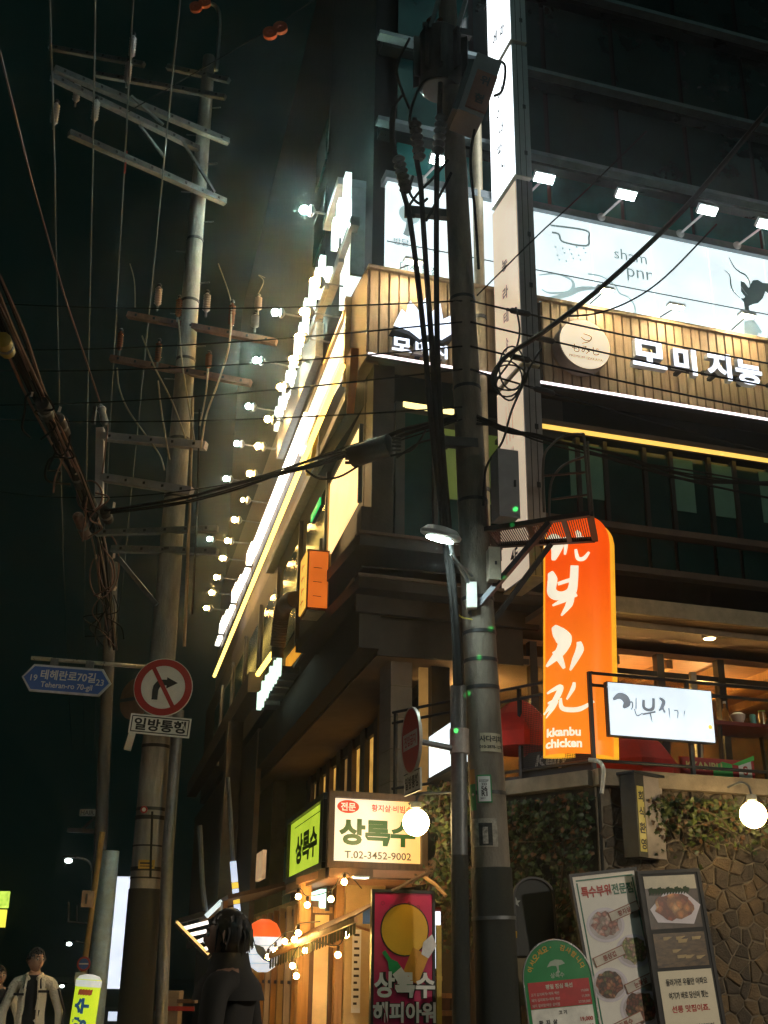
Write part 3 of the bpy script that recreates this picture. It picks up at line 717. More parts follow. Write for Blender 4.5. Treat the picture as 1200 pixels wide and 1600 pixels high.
# canopy soffit under the sign with two downlights
t = thing('canopy', 'pinkish plywood canopy soffit under the corner shop sign', 'canopy', FRONT)
MB().box(sx0 + .0, sx1 + .25, -1.2, .2, sz0 - .10, sz0 - .025).build('soffit_board', mat('pink_plywood', (.36, .19, .12), .6, var=.15, scale=3), t)
MB().box(-2.6, -.0, .0, 1.2, sz0 - .104, sz0 - .028).build('soffit_board', MATS['pink_plywood'], t, SM)
MB().box(-2.62, .0, -.03, -.002, sz0 - .13, sz0 - .022).build('edge_board', wood_d, t, SM)
MB().box(sx0, sx1 + .26, -1.235, -1.205, sz0 - .12, sz0 - .022).build('edge_board', wood_d, t)
for k, (px, py) in enumerate(((563, 1370), (534, 1388))):
    q = FRONT.inverted() @ PZ(px, py, sz0 - .11)
    d = thing('canopy_downlight', ['near pale strip downlight in the pink canopy', 'far pale strip downlight in the pink canopy'][k], 'ceiling light', FRONT @ T((q.x, q.y, sz0 - .114)), 'downlights in the pink canopy')
    MB().box(-.075, .075, -.05, .05, -.012, .008).build('lens', emit('canopy_lens', (.9, 1., .80), 5), d)
    MB().box(-.085, .085, -.06, .06, -.006, .0085).build('rim', white_p, d)
# timber shop front behind: wall, door, window, posts
t = thing('shop_front', 'narrow warm timber shop front with posts, door and lit window under the canopy', 'shop front', FRONT)
cream_w = mat('cream_render', (.50, .38, .20), .8, var=.12, scale=4, bump=.1)
MB().box(-.12, .34, -.10, .1, .13, 2.5).build('wall', cream_w, t)
MB().box(-.62, -.50, -.02, .1, .13, 2.45).build('post', wood_t, t)
MB().box(-.22, -.13, -.06, .1, .13, 2.45).build('post', wood_t, t)
MB().box(-.5, -.22, .02, .07, .13, 2.25).build('door', wood_d, t)
MB().box(-.44, -.28, .008, .018, .9, 2.1).build('door_pane', emit('door_glow', (1., .62, .22), .32, .4, 5), t)
MB().box(-.47, -.25, -.02, .006, 2.12, 2.18).build('door_rail', wood_t, t)
MB().box(-.13, .34, .105, 1.0, .13, 2.5).build('side_wall', cream_w, t)
SF = LL @ T((0, .35, 0))
MB().box(-13.0, -.75, .3, .5, .13, 2.6).build('wall', cream_w, t, LL)
for k in range(16):
    x = -.85 - k*.72
    MB().box(x - .10, x, .16, .295, .13, 2.5).build('post', wood_t if k % 4 else cream_w, t, LL)
    MB().box(x - .60, x - .14, .26, .29, .5, 2.3).build('window_pane', emit('shop_window', (1., .50, .10), 1.0, .6, 3) if k % 3 else emit('shop_window_pale', (1., .82, .52), 1.3, .4, 3), t, LL)
    MB().box(x - .66, x - .1, .2, .27, 1.35, 1.40).build('window_bar', wood_d, t, LL)
    MB().box(x - .60, x - .14, .22, .295, 2.34, 2.44).build('lintel', wood_d, t, LL)
q0 = onp(508, 1560, C0 + NL*.15, NL)
t = thing('green_apron', 'bright green cloth hanging in the shop window', 'cloth', Matrix.Translation(q0 + Vector((0, 0, .3))) @ RZ(math.radians(60)))
mb = MB(); 
for k in range(6):
    mb.box(-.14 + k*.05, -.10 + k*.05, -.01 - .012*(k % 2), .02, -1.2, .0 - .02*abs(k - 2.5))
mb.build('fabric', emit('green_cloth_lit', (.30, .55, .03), .25) if False else mat('lime_cloth', (.30, .50, .05), .8), t)
# awning
t = thing('awning', 'small dark ribbed awning over the shop front, strung with bulbs', 'awning')
A_ = P(556, 1432, 12.15); B_ = P(421, 1490, 14.0); BK = Vector((.34, .10, .20)); n_ = 15
for k in range(n_):
    a_ = A_.lerp(B_, k/n_); b_ = A_.lerp(B_, (k + .9)/n_)
    MB().add([a_, b_, b_ + BK, a_ + BK] + [q + Vector((0, 0, .018)) for q in (a_, b_, b_ + BK, a_ + BK)], [(0, 1, 2, 3), (7, 6, 5, 4), (0, 4, 5, 1), (1, 5, 6, 2), (2, 6, 7, 3), (3, 7, 4, 0)]).build('slat', wood_d, t)
MB().bar(A_ - Vector((0, 0, .03)), B_ - Vector((0, 0, .03)), .035, .05).build('front_rail', wood_t, t)
for k in range(n_*2):
    a_ = A_.lerp(B_, k/(2*n_)); b_ = A_.lerp(B_, (k + .85)/(2*n_)); z_ = Vector((0, 0, .06)); d_ = Vector((0, 0, .15))
    MB().add([a_ - z_, b_ - z_, b_ - d_, (a_ + b_)/2 - d_ - Vector((0, 0, .02)), a_ - d_], [(0, 1, 2, 3, 4)]).build('valance_flap', mat('awning_cloth', (.09, .10, .04), .8), t)
for f in (.1, .5, .9): MB().bar(A_.lerp(B_, f) + Vector((0, 0, -.02)), A_.lerp(B_, f) + Vector((.34, .12, -.12)), .025).build('strut', wood_t, t)
# festoon lights
def festoon(name, label, pts, lights, grp):
    t = thing(name, label, 'string lights', group=grp)
    MB().tube(smooth_path(pts, 6), .006, 6).build('wire', black, t)
    for p in lights:
        MB().ball(p, .030, 8).build('bulb', bulb_m, t)
        MB().tube([p + Vector((0, 0, .035)), p + Vector((0, 0, .085))], .016, 8).build('socket', black, t)
bl1 = [(538, 1378, 12.6), (517, 1405, 12.7), (480, 1414, 13.2), (466, 1401, 13.6)]
pp = [P(565, 1388, 12.4)] + [P(*q) + Vector((0, 0, .09)) for q in bl1] + [P(440, 1400, 14.2)]
festoon('string_lights', 'string of four warm bulbs hanging right under the pink canopy', pp, [P(*q) for q in bl1], 'festoon lights at the shop')
bl2 = [(541, 1461, 12.7), (528, 1492, 12.75), (477, 1485, 13.2), (457, 1509, 13.3), (463, 1525, 13.35)]
pp = [P(560, 1450, 12.6)] + [P(*q) + Vector((0, 0, .09)) for q in bl2] + [P(450, 1500, 13.6)]
festoon('string_lights', 'string of large warm bulbs in front of the shop window and door', pp, [P(*q) for q in bl2], 'festoon lights at the shop')
bl3 = [(466, 1458, 13.1), (460, 1468, 13.3), (445, 1471, 13.6), (430, 1485, 13.9), (419, 1495, 14.2)]
pp = [P(500, 1440, 12.8)] + [P(*q) + Vector((0, 0, .09)) for q in bl3] + [P(412, 1497, 14.5)]
festoon('string_lights', 'string of small warm bulbs along the awning edge', pp, [P(*q) for q in bl3], 'festoon lights at the shop')
t = thing('teal_lit_sign', 'small pale teal lit sign tucked under the far end of the canopy', 'shop sign', LEFT @ T((*[LF(492, 1408, .4)[0]], -.4, LF(492, 1408, .4)[1])))
MB().box(-.35, .35, -.0, .06, -.09, .11).build('panel', emit('teal_panel', (.55, 1., .85), 1.6), t)
MB().box(-.38, .38, .063, .1, -.12, .14).build('back', dsteel, t)
# neighbouring stall with lantern
t = thing('stall_roof', 'small pitched wooden stall roof beyond the shop, lit orange underneath', 'roof', LEFT)
xa, za = LF(412, 1432, .6)
MB().box(-9.0, -5.0, -.9, .3, 0, .06, T((0, .0, 2.75)) @ RX(math.radians(14))).build('roof_board', wood_d, t)
MB().box(-9.0, -5.0, -.95, -.88, 2.36, 2.5).build('fascia', wood_t, t)
MB().box(-7.2, -6.4, -.2, -.14, 2.95, 3.4).build('price_board', emit('price_board_lit', (1., .62, .30), .4, .4, 5), t)
q = P(412, 1478, 15.5)
t = thing('paper_lantern', 'large paper lantern, red top and white belly, hanging by the stall', 'lantern', T(q))
prof = [(.05, .30), (.17, .22), (.215, .10), (.22, 0), (.20, -.12), (.15, -.24), (.06, -.30)]
MB().lathe([(r, z) for r, z in prof[::-1] if z <= .11], None, 24).build('belly', emit('lantern_white', (.82, .90, 1.), .75, .2, 3), t)
MB().lathe([(.218, .10), (.19, .19), (.15, .26), (.06, .31)], None, 24).build('top', emit('lantern_red', (1., .12, .02), .9, .2, 3), t)
mb = MB()
for z in (-.2, -.1, 0, .1, .2): mb.tube([(.224*math.cos(a)*(1 - (z/.42)**2), .224*math.sin(a)*(1 - (z/.42)**2), z) for a in [2*PI*k/24 for k in range(25)]], .004, 4)
mb.build('rib', MATS['grey_print'], t)
MB().flat([(-.10, .02), (.02, -.02), (.10, -.14), (.12, -.2), (.02, -.16), (-.06, -.08)], -.228).build('wave_print', mat('navy_print', (.04, .07, .16), .6), t)
t = thing('blue_plate', 'small blue plate high on the shop wall left of the magenta poster', 'plate', FRONT @ T((FR(573, 1431, .12)[0], -.115, FR(573, 1431, .12)[1])))
MB().box(-.045, .045, -.008, .0, -.085, .085).build('plate', bluep, t)
t = thing('menu_strip', 'narrow white vertical menu strip on the shop wall', 'menu', FRONT @ T((FR(556, 1545, .12)[0], -.118, 1.55)))
MB().box(-.05, .05, -.006, .0, -.45, .4).build('paper', white_p, t)
mb = MB()
for k in range(11): mb.box(-.03, .03 - .02*(k % 3 == 1), -.0095, -.0065, .33 - k*.07, .355 - k*.07)
mb.build('print', ink, t)

# magenta poster (the printed cartoon face is left as a plain yellow disc)
ptl = P(585, 1401, 12.2); ptr = P(674, 1391, 12.35)
X = (ptr - ptl); X.z = 0; pw = X.length; X.normalize()
PM = basis(ptl, X, ZU.cross(X), ZU)
t = thing('magenta_banner', 'tall magenta poster with a yellow disc and white lettering', 'banner', PM)
ph = 2.05
mag = mat('magenta_print', (.52, .015, .10), .45, var=.06)
MB().box(0, pw, -.02, .03, -ph, .04).build('panel', mag, t)
fm = MB(); fm.box(-.03, -.002, -.03, .04, -ph - .03, .07); fm.box(pw + .002, pw + .03, -.03, .04, -ph - .03, .07); fm.box(-.002, pw + .002, -.03, .04, .042, .07); fm.build('frame', dsteel, t)
yc = -.30; yr = .235
MB().disc(pw*.52, yc, yr + .012, -.024, 40).build('disc_outline', ink, t)
MB().disc(pw*.52, yc, yr, -.028, 40).build('yellow_disc', mat('yellow_print', (.72, .42, .03), .5, var=.06), t)
mb = MB(); bm_ = T((.20*pw/.55, -.02, -.66)) @ RY(math.radians(-38))
mb.flat([(-.055, -.2), (.055, -.2), (.055, .04), (.02, .1), (.02, .2), (-.02, .2), (-.02, .1), (-.055, .04)], -.0125, bm_); mb.build('bottle_print', mat('bottle_green_print', (.02, .30, .10), .4), t)
mb = MB(); mb.flat([(-.056, -.17), (.056, -.17), (.056, -.02), (-.056, -.02)], -.0155, bm_); mb.build('bottle_label', white_p, t)
mb = MB(); gm = T((.72*pw, -.02, -.60)) @ RY(math.radians(20))
mb.flat([(-.10, -.16), (.08, -.18), (.10, .10), (-.08, .12)], -.0135, gm); mb.build('glass_print', mat('amber_print', (.60, .28, .03), .4, var=.2), t)
mb = MB(); mb.flat([(.02, .09), (.10, .08), (.14, .22), (.06, .30), (.0, .2)], -.0165, gm); mb.build('foam_print', mat('foam_print', (.62, .62, .66), .5), t)
for s, zz, h_ in (('상록수', -.80, .235), ('해피아워', -1.045, .185)):
    MB().text(s, pw*.52, zz, h_*1.06, y=-.030, bold=.085, sx=.88).build('lettering_shadow', ink, t)
    MB().text(s, pw*.52, zz, h_, y=-.036, bold=.035, sx=.92).build('lettering', white_p, t)
rr_ = MB()
for k in range(5): rr_.ring(.08 + .09*k, -.06 - .03*(k % 3), .014, .02, -.0245, -.021, 14)
rr_.build('bubble_print', mat('dark_magenta', (.25, .02, .05), .5), t)['kind'] = 'stuff'
MB().box(pw + .05, pw + .10, -.01, .02, -1.3, -.25).build('side_strip', mat('yellow_strip', (.5, .34, .05), .5), t)

# stair beside the poster
t = thing('wooden_stair', 'warm lit wooden stair between the poster and the utility pole', 'stairs', FRONT)
for k in range(13):
    z = .12 + k*.17
    MB().box(.42, 1.3, -1.35 + k*.13, -1.35 + (k + 1)*.13 + .03, z + .12, z + .17).build('tread', wood_t, t)
    MB().box(.42, 1.3, -1.32 + k*.13, -1.30 + k*.13, z, z + .118).build('riser', wood_d, t)
t = thing('lit_side_sign', 'white lit sign panel seen behind the utility pole above the vine', 'shop sign', LEFT)
qa = LEFT.inverted() @ P(673, 1155, 12.9); qb = LEFT.inverted() @ P(712, 1110, 12.2)
MB().box(qa.x, qa.x + 1.1, qa.y - .02, qa.y + .14, qa.z - .42, qa.z + .02).build('panel', emit('side_white', (.86, .95, 1.), 1.3), t)
MB().box(qa.x - .03, qa.x + 1.13, qa.y - .03, qa.y + .15, qa.z - .47, qa.z - .423).build('frame', dsteel, t)
t = thing('lit_slim_sign', 'slim white lit sign low behind the magenta poster', 'shop sign', FRONT @ T((.52, -1.30, 1.95)))
MB().box(-.03, .03, -.03, .03, -.4, .15).build('panel', emit('slim_white', (.9, .95, 1.), 1.4), t)
MB().box(-.035, .035, -.035, .035, .152, .19).build('cap', redp, t)

# ================================================================== TERRACE WITH STONE WALL
K = onp(930, 1193, C0 + NF*2.4, NF); KA = (K - C0).dot(U); TZ = 3.47
TER = FRONT @ T((KA, -2.4, 0))                   # x right along the terrace front, y into it
WD = math.radians(-44); WV = Vector((math.sin(WD), math.cos(WD), 0))
TSIDE = basis(Vector((K.x, K.y, 0)), -WV, Vector((WV.y, -WV.x, 0)), ZU)      # x toward the corner, y into the terrace
if TSIDE.col[1].to_3d().dot(U) < 0: TSIDE = basis(Vector((K.x, K.y, 0)), -WV, Vector((-WV.y, WV.x, 0)), ZU)
t = thing('stone_terrace_wall', 'rubble stone terrace wall with pale cap, below the railing', 'wall', TER)
TS = TER.inverted() @ TSIDE
MB().box(.0, 8, .02, 2.3, .1, TZ - .17).build('core', mortar, t)
MB().prism([(.005, 0), (-2.9, 0), (-2.9, TZ - .17), (.005, TZ - .17)], .02, .3).build('side_core', mat('dark_render', (.03, .03, .026), .9, var=.3, bump=.4), t, TS)
cap_m = mat('cap_concrete', (.30, .24, .17), .85, var=.25, scale=6, bump=.3, dirt=.35)
MB().box(-.02, 8, -.10, .35, TZ - .165, TZ).build('cap', cap_m, t)
MB().box(-3.0, -.04, -.09, .3, TZ - .16, TZ - .01).build('side_cap', mat('side_cap_stone', (.22, .20, .16), .85, var=.25, dirt=.3), t, TS)
MB().box(0, 8, .352, 2.2, TZ - .12, TZ - .04).build('deck', wood_d, t)
# stones: cells of a jittered grid
def cells(W_, H_, s, seed):
    rnd = random.Random(seed); nx = int(W_/s) + 1; nz = int(H_/s) + 1; sites = {}
    for i in range(-1, nx + 1):
        for j in range(-1, nz + 1):
            sites[i, j] = (s*(i + .5 + rnd.uniform(-.42, .42) + (.25 if j % 2 else -.25)), s*(j + .5 + rnd.uniform(-.42, .42)))
    for kk in list(sites):
        if rnd.random() < .20: del sites[kk]
    for (i, j), (x, z) in sites.items():
        if not (0 <= i < nx and 0 <= j < nz): continue
        poly = [(x - s*1.3, z - s*1.3), (x + s*1.3, z - s*1.3), (x + s*1.3, z + s*1.3), (x - s*1.3, z + s*1.3)]
        for di in range(-2, 3):
            for dj in range(-2, 3):
                o = sites.get((i + di, j + dj))
                if o is None or (di == 0 and dj == 0): continue
                mx, mz = (x + o[0])/2, (z + o[1])/2; nx_, nz_ = o[0] - x, o[1] - z; L = math.hypot(nx_, nz_)
                off = 0.008; new = []
                for k in range(len(poly)):
                    a, b = poly[k], poly[(k + 1) % len(poly)]
                    da = ((a[0] - mx)*nx_ + (a[1] - mz)*nz_)/L + off; db = ((b[0] - mx)*nx_ + (b[1] - mz)*nz_)/L + off
                    if da <= 0: new.append(a)
                    if da*db < 0: u = da/(da - db); new.append((a[0] + (b[0] - a[0])*u, a[1] + (b[1] - a[1])*u))
                poly = new
                if len(poly) < 3: break
            if len(poly) < 3: break
        if len(poly) >= 3: yield (x, z), poly, rnd
for (x, z), poly, rnd in cells(2.3, 2.4, .135, 3):
    d = rnd.uniform(.006, .026); cx = sum(p[0] for p in poly)/len(poly); cz = sum(p[1] for p in poly)/len(poly); n = len(poly)
    mb = MB(); y0 = .02
    outer = [(p[0] + rnd.uniform(-.006, .006), p[1] + rnd.uniform(-.006, .006)) for p in poly]; k_ = rnd.uniform(.78, .9)
    inner = [(cx + (p[0] - cx)*k_, cz + (p[1] - cz)*k_) for p in outer]
    if sum(poly[i][0]*poly[(i + 1) % n][1] - poly[(i + 1) % n][0]*poly[i][1] for i in range(n)) < 0: outer.reverse(); inner.reverse()
    vs = [(p[0], y0, p[1]) for p in outer] + [(p[0], y0 - d*.75, p[1]) for p in outer] + [(p[0], y0 - d - rnd.uniform(0, .008), p[1]) for p in inner]
    fs = [(i, (i + 1) % n, n + (i + 1) % n, n + i) for i in range(n)] + [(n + i, n + (i + 1) % n, 2*n + (i + 1) % n, 2*n + i) for i in range(n)] + [tuple(2*n + i for i in range(n))]
    mb.add(vs, fs).build('stone', stone_ms[rnd.randrange(3)], t, T((.05, 0, .9)))

# railings
t = thing('terrace_railing', 'black mesh terrace railing with two top rails', 'railing', TER)
def rail(z, M, x0, x1, r=.018, nm='rail'): MB().tube([(x0, .03, z), (x1, .03, z)], r, 8).build(nm, dsteel, t, M)
RI = Matrix.Identity(4)
for z in (TZ + 1.02, TZ + .89, TZ + .10):
    rail(z, RI, 0, 8); rail(z, TS, -3.0, -.0)
for x in (0, 1.16, 2.35, 3.6, 5): MB().box(x - .02, x + .02, .01, .05, TZ, TZ + 1.03).build('post', dsteel, t)
for x in (-1.0, -2.0, -2.95): MB().box(x - .018, x + .018, .012, .048, TZ - .01, TZ + 1.0).build('post', dsteel, t, TS)
mesh = MB()
for k in range(44):
    x = -.02 - k*.022; mesh.box(x - .0016, x + .0016, .029, .032, TZ + .11, TZ + .88)
for k in range(34): mesh.box(-1.0, -.02, .0325, .0355, TZ + .12 + k*.022, TZ + .1232 + k*.022)
mo = mesh.build('wire_mesh', dsteel, t, TS); mo['kind'] = 'stuff'
# lit white shop sign hung on the railing
fa0, fz1 = FR(944, 1066, 2.47); fa1, _ = FR(1107, 1080, 2.47); fz0 = FR(950, 1151, 2.47)[1]
t = thing('terrace_light_sign', 'bluish white lit sign hung on the railing with grey brush lettering', 'shop sign', FRONT @ T((fa0, -2.52, fz0)))
w = fa1 - fa0; h = fz1 - fz0
MB().box(0, w, 0, .07, 0, h).build('casing', dsteel, t)
MB().box(.012, w - .012, -.012, -.002, .012, h - .012).build('panel', emit('blue_white_panel', (.80, .92, 1.), .98, .10, 3), t)
gi = emit('grey_panel_print', (.28, .33, .40), .5, .3, 5); gi2 = emit('pale_panel_print', (.62, .72, .80), .8)
def b2(t_, strokes, m, y, nm='lettering', sc=1., ox=0, oz=0, M=None):
    mb = MB()
    for pts, ws in strokes:
        L, Rr = brush([((x)*sc + ox, (z)*sc + oz) for x, z in pts], [q*sc for q in ws])
        for i in range(len(L) - 1):
            mb.add([(q.x, y, q.z) for q in (L[i], L[i + 1], Rr[i + 1], Rr[i])], [(0, 1, 2, 3)])
    o = mb.build(nm, m, t_, M); o['kind'] = 'stuff'; return o
k_ = w/480.
def S(*pts): return [((px - 440), -(py - 1060)) for px, py in pts]
b2(t, [(S((462, 915), (490, 898), (515, 905), (522, 925), (505, 945)), [8, 26, 34, 34, 8]), (S((528, 925), (545, 918), (548, 935), (540, 950)), [5, 6, 6, 3]), (S((566, 900), (562, 945)), [4, 5]), (S((555, 945), (565, 972), (590, 960)), [4, 5, 3]),
       (S((600, 905), (598, 935), (618, 945), (640, 935), (645, 895)), [12, 14, 12, 14, 12]), (S((590, 965), (650, 950)), [7, 7]), (S((625, 958), (632, 995)), [8, 2]),
       (S((672, 892), (690, 905), (680, 930), (665, 945)), [8, 18, 14, 4]), (S((680, 925), (692, 950)), [8, 10]), (S((712, 930), (714, 975)), [6, 2]), (S((735, 938), (752, 940), (748, 970)), [4, 6, 3]), (S((785, 935), (778, 960)), [5, 2])], gi, -.016, sc=k_)
mb = MB(); mb.text('TAKE OUT', .20, h - .085, .05, y=-.016, bold=.0, sx=1.2); mb.build('lettering', gi2, t)
MB().disc(w - .06, .17, .024, -.016, 16).build('yellow_dot', emit('dot_yellow', (1., .70, .12), .9), t)
# ------------------------------------------------------------------ orange arch-top sign
ca, _ = FR(905, 1165, 1.9)
base = P(905, 1172, 12.55); top = P(905, 814, 12.55)
OM = T((base.x, base.y, TZ + .17)) @ RY(math.radians(2.2)) @ RZ(math.radians(-8))
oh = PZ(905, 1172, TZ); hgt = top.z - TZ - .17
t = thing('orange_arch_sign', 'tall orange arch-topped lit sign with white brush lettering', 'shop sign', OM)
Wd = .36; Dp = .24
def half(z):
    rz = hgt - z
    r_ = .30
    if rz >= r_: return Wd
    return Wd - r_*.95 + r_*.95*math.sqrt(max(0, 1 - ((r_ - rz)/r_)**2))
def surf(x, z, o=0.0):
    wz = max(half(z), .02); return -(Dp*math.sqrt(max(0, 1 - min(1, abs(x)/Wd)**2.2)))*(.55 + .45*wz/Wd) - o
mb = MB(); nz_ = 40; nx_ = 24
zs = [hgt*i/28 for i in range(26)] + [hgt - .30*(1 - math.sin(PI/2*i/14))*.99 for i in range(3, 15)]
zs = sorted(set(round(z, 4) for z in zs))
for z in zs:
    for j in range(nx_ + 1):
        x = half(z)*math.sin(-PI/2 + PI*j/nx_); mb.v.append((x, surf(x, z), z))
for i in range(len(zs) - 1):
    for j in range(nx_):
        a = i*(nx_ + 1) + j; mb.f.append((a, a + 1, a + nx_ + 2, a + nx_ + 1))
mb.sm = True
mb.build('face', emit('orange_face', (1., .24, .014), .95, .06, 2, (.95, .075, .003), 2, .4, 2.3), t)
arch = [(-Wd - .02, 0), (Wd + .05, 0)] + [(half(z)*s + (.05 if s > 0 else -.02), z) for s, zz in ((1, zs),) for z in zz] + [(-half(z) - .02, z) for z in zs[::-1]]
MB().prism(arch, .005, .10).build('back_case', emit('yellow_rim', (1., .52, .03), .75, .2), t)
wm = emit('orange_sign_lettering', (1., .90, .68), .92)
ko = .77/325.
def S2(*pts): return [((px - 318)*ko, (1108 - py)*ko) for px, py in pts]
ostro = [(S2((165, 120), (190, 88), (212, 105), (222, 140), (205, 205)), [10, 26, 46, 50, 14]), (S2((240, 115), (262, 108), (262, 150), (258, 185)), [10, 18, 14, 8]), (S2((312, 68), (322, 85), (322, 120)), [12, 20, 12]), (S2((305, 110), (345, 100)), [10, 8]), (S2((308, 160), (318, 205), (345, 205), (370, 172)), [10, 16, 16, 8]),
         (S2((190, 258), (200, 300), (196, 350), (215, 378), (250, 384), (285, 368), (297, 320), (302, 240)), [18, 38, 34, 36, 34, 38, 32, 30]), (S2((225, 325), (285, 310)), [14, 16]), (S2((200, 425), (250, 408), (312, 382)), [8, 18, 12]), (S2((285, 395), (275, 430), (240, 480)), [26, 26, 6]),
         (S2((205, 525), (225, 555), (250, 590), (248, 625), (220, 665), (172, 705)), [16, 46, 62, 44, 34, 10]), (S2((212, 640), (232, 680), (252, 728)), [26, 26, 10]), (S2((318, 605), (322, 640), (300, 690), (278, 738)), [16, 30, 22, 6]),
         (S2((175, 832), (205, 820), (236, 812), (222, 850), (195, 890), (160, 920)), [8, 14, 20, 22, 20, 6]), (S2((178, 878), (220, 866)), [8, 12]), (S2((218, 872), (200, 905), (170, 942)), [16, 14, 4]), (S2((296, 792), (290, 820), (262, 870)), [10, 16, 6]), (S2((236, 862), (238, 900), (262, 915), (320, 912), (382, 875)), [8, 16, 18, 18, 8])]
mb = MB()
for pts, ws in ostro:
    L, Rr = brush(pts, [q*ko*1.22 for q in ws], 6)
    for i in range(len(L) - 1):
        qs = []
        for n_ in range(5):
            qs.append([(L[a].lerp(Rr[a], n_/4)) for a in (i, i + 1)])
        for n_ in range(4):
            mb.add([(q.x, surf(q.x, q.z, .008), q.z) for q in (qs[n_][0], qs[n_][1], qs[n_ + 1][1], qs[n_ + 1][0])], [(0, 1, 2, 3)])
mb.build('brush_lettering', wm, t)
mb = MB()
for s, pz in (('kkanbu', 1012), ('chicken', 1062)):
    q = S2((248, pz))[0]; tm = MB(); tm.text(s, q[0], q[1], 40*ko if s == 'kkanbu' else 40*ko, y=0, bold=.035, sx=1.0)
    mb.add([(v[0], surf(v[0], v[2], .010), v[2]) for v in tm.v], tm.f)
mb.build('lettering', wm, t)
# black banner under the sign, red parasols, table things
kb = TSIDE @ T((-.55, .10, TZ + .12))
t = thing('black_banner', 'black banner with grey script lettering behind the mesh railing foot', 'banner', kb)
MB().prism([(-.5, -.12), (.45, -.12), (.45, .1), (.3, .17), (-.4, .17), (-.5, .1)], 0, .03).build('cloth', ink, t)
MB().text('Kelly', -.08, .05, .17, y=-.006, bold=.03, shear=.25, sx=1.25).build('lettering', mat('grey_script', (.35, .35, .33), .5), t)
redcloth = mat('red_canvas', (.42, .018, .012), .75, var=.2, scale=6)
def parasol(q, r, z, lab):
    t = thing('red_parasol', lab, 'parasol', T((q.x, q.y, TZ)), 'red parasols on the terrace')
    mb = MB(); n = 8; o = len(mb.v); rings = [(0.02, z), (r*.35, z - .06), (r*.7, z - .2), (r, z - .42), (r*1.0, z - .58)]
    mb.lathe(rings[::-1], None, n); mb.sm = False; mb.build('canopy', redcloth, t)
    MB().tube([(0, 0, 0), (0, 0, z + .08)], .02, 8).build('pole', dsteel, t)
    MB().lathe([(.22, 0), (.22, .05), (.05, .08)], None, 16).build('base', dsteel, t)
parasol(P(812, 1150, 13.3), .42, .95, 'domed red parasol left of the orange sign behind the railing')
parasol(P(985, 1160, 13.9), .55, .75, 'red parasol behind the white terrace sign')
t = thing('terrace_table', 'small dark red table behind the railing carrying bottles and cups', 'table', FRONT @ T((FR(1150, 1150, 1.7)[0], -1.75, TZ - .04)))
MB().box(-.5, .6, -.3, .3, .70, .74).build('table_top', mat('dark_red_top', (.14, .02, .015), .4), t)
for x in (-.42, .5):
    for y in (-.24, .24): MB().bar((x, y, 0), (x*.9, y*.9, .7), .035).build('leg', dsteel, t)
tz = TZ + .70
def on_table(dx, dy): return FRONT @ T((FR(1150, 1150, 1.7)[0] + dx, -1.75 + dy, tz))
amber = mat('amber_glass', (.30, .14, .03), .15)
t = thing('bottle', 'brown bottle with pale cap on the terrace table', 'bottle', on_table(-.28, -.2), 'tableware on the terrace')
MB().lathe([(.035, 0), (.038, .12), (.015, .18), (.014, .22)]).build('body', amber, t); MB().lathe([(.017, .221), (.017, .245)]).build('cap', white_p, t)
t = thing('bowl', 'pale bowl with lid on the terrace table', 'bowl', on_table(-.12, -.2), 'tableware on the terrace')
MB().lathe([(.05, 0), (.08, .07), (.082, .10)]).build('body', porcelain, t); MB().lathe([(.084, .101), (.05, .125)]).build('lid', white_p, t)
t = thing('tin_can', 'teal and white can on the terrace table', 'can', on_table(.06, -.22), 'tableware on the terrace')
MB().lathe([(.033, 0), (.035, .01), (.035, .1), (.03, .115)]).build('body', mat('teal_can', (.10, .35, .33), .3), t); MB().lathe([(.028, .1155), (.028, .118)]).build('lid', galv, t)
t = thing('drinking_glass', 'tall glass of amber drink with a green slice on the terrace table', 'glass', on_table(.2, -.2), 'tableware on the terrace')
MB().lathe([(.032, 0), (.04, .16)]).build('body', amber, t); MB().lathe([(.041, .161), (.041, .175)]).build('rim', mat('lime_rim', (.3, .45, .05), .4), t)
t = thing('promo_banner', 'low red banner with yellow lettering and green panel behind the railing foot', 'banner', FRONT @ T((FR(1115, 1185, 2.2)[0], -2.2, TZ + .13)))
MB().box(-.42, .5, .0, .02, -.09, .11).build('cloth', mat('crimson_cloth', (.35, .012, .015), .6), t)
MB().prism([(-.02, -.09), (.22, -.09), (.22, .06), (.1, .08), (-.02, .02)], -.006, -.002).build('green_panel', mat('green_cloth', (.05, .42, .08), .6), t)
MB().prism([(.30, -.09), (.46, -.09), (.46, .12), (.30, .06)], -.006, -.002).build('white_panel', white_p, t)
MB().text('KKANBU', -.13, .02, .085, y=-.010, bold=.03).build('lettering', mat('pale_yellow_print', (.6, .5, .2), .6), t)
MB().text('S', .38, .0, .1, y=-.010, bold=.03).build('lettering', redp, t)
MB().prism([(.22, .06), (.5, .17), (.5, .12), (.3, .05)], -.012, -.008).build('green_flag', MATS['green_cloth'], t)
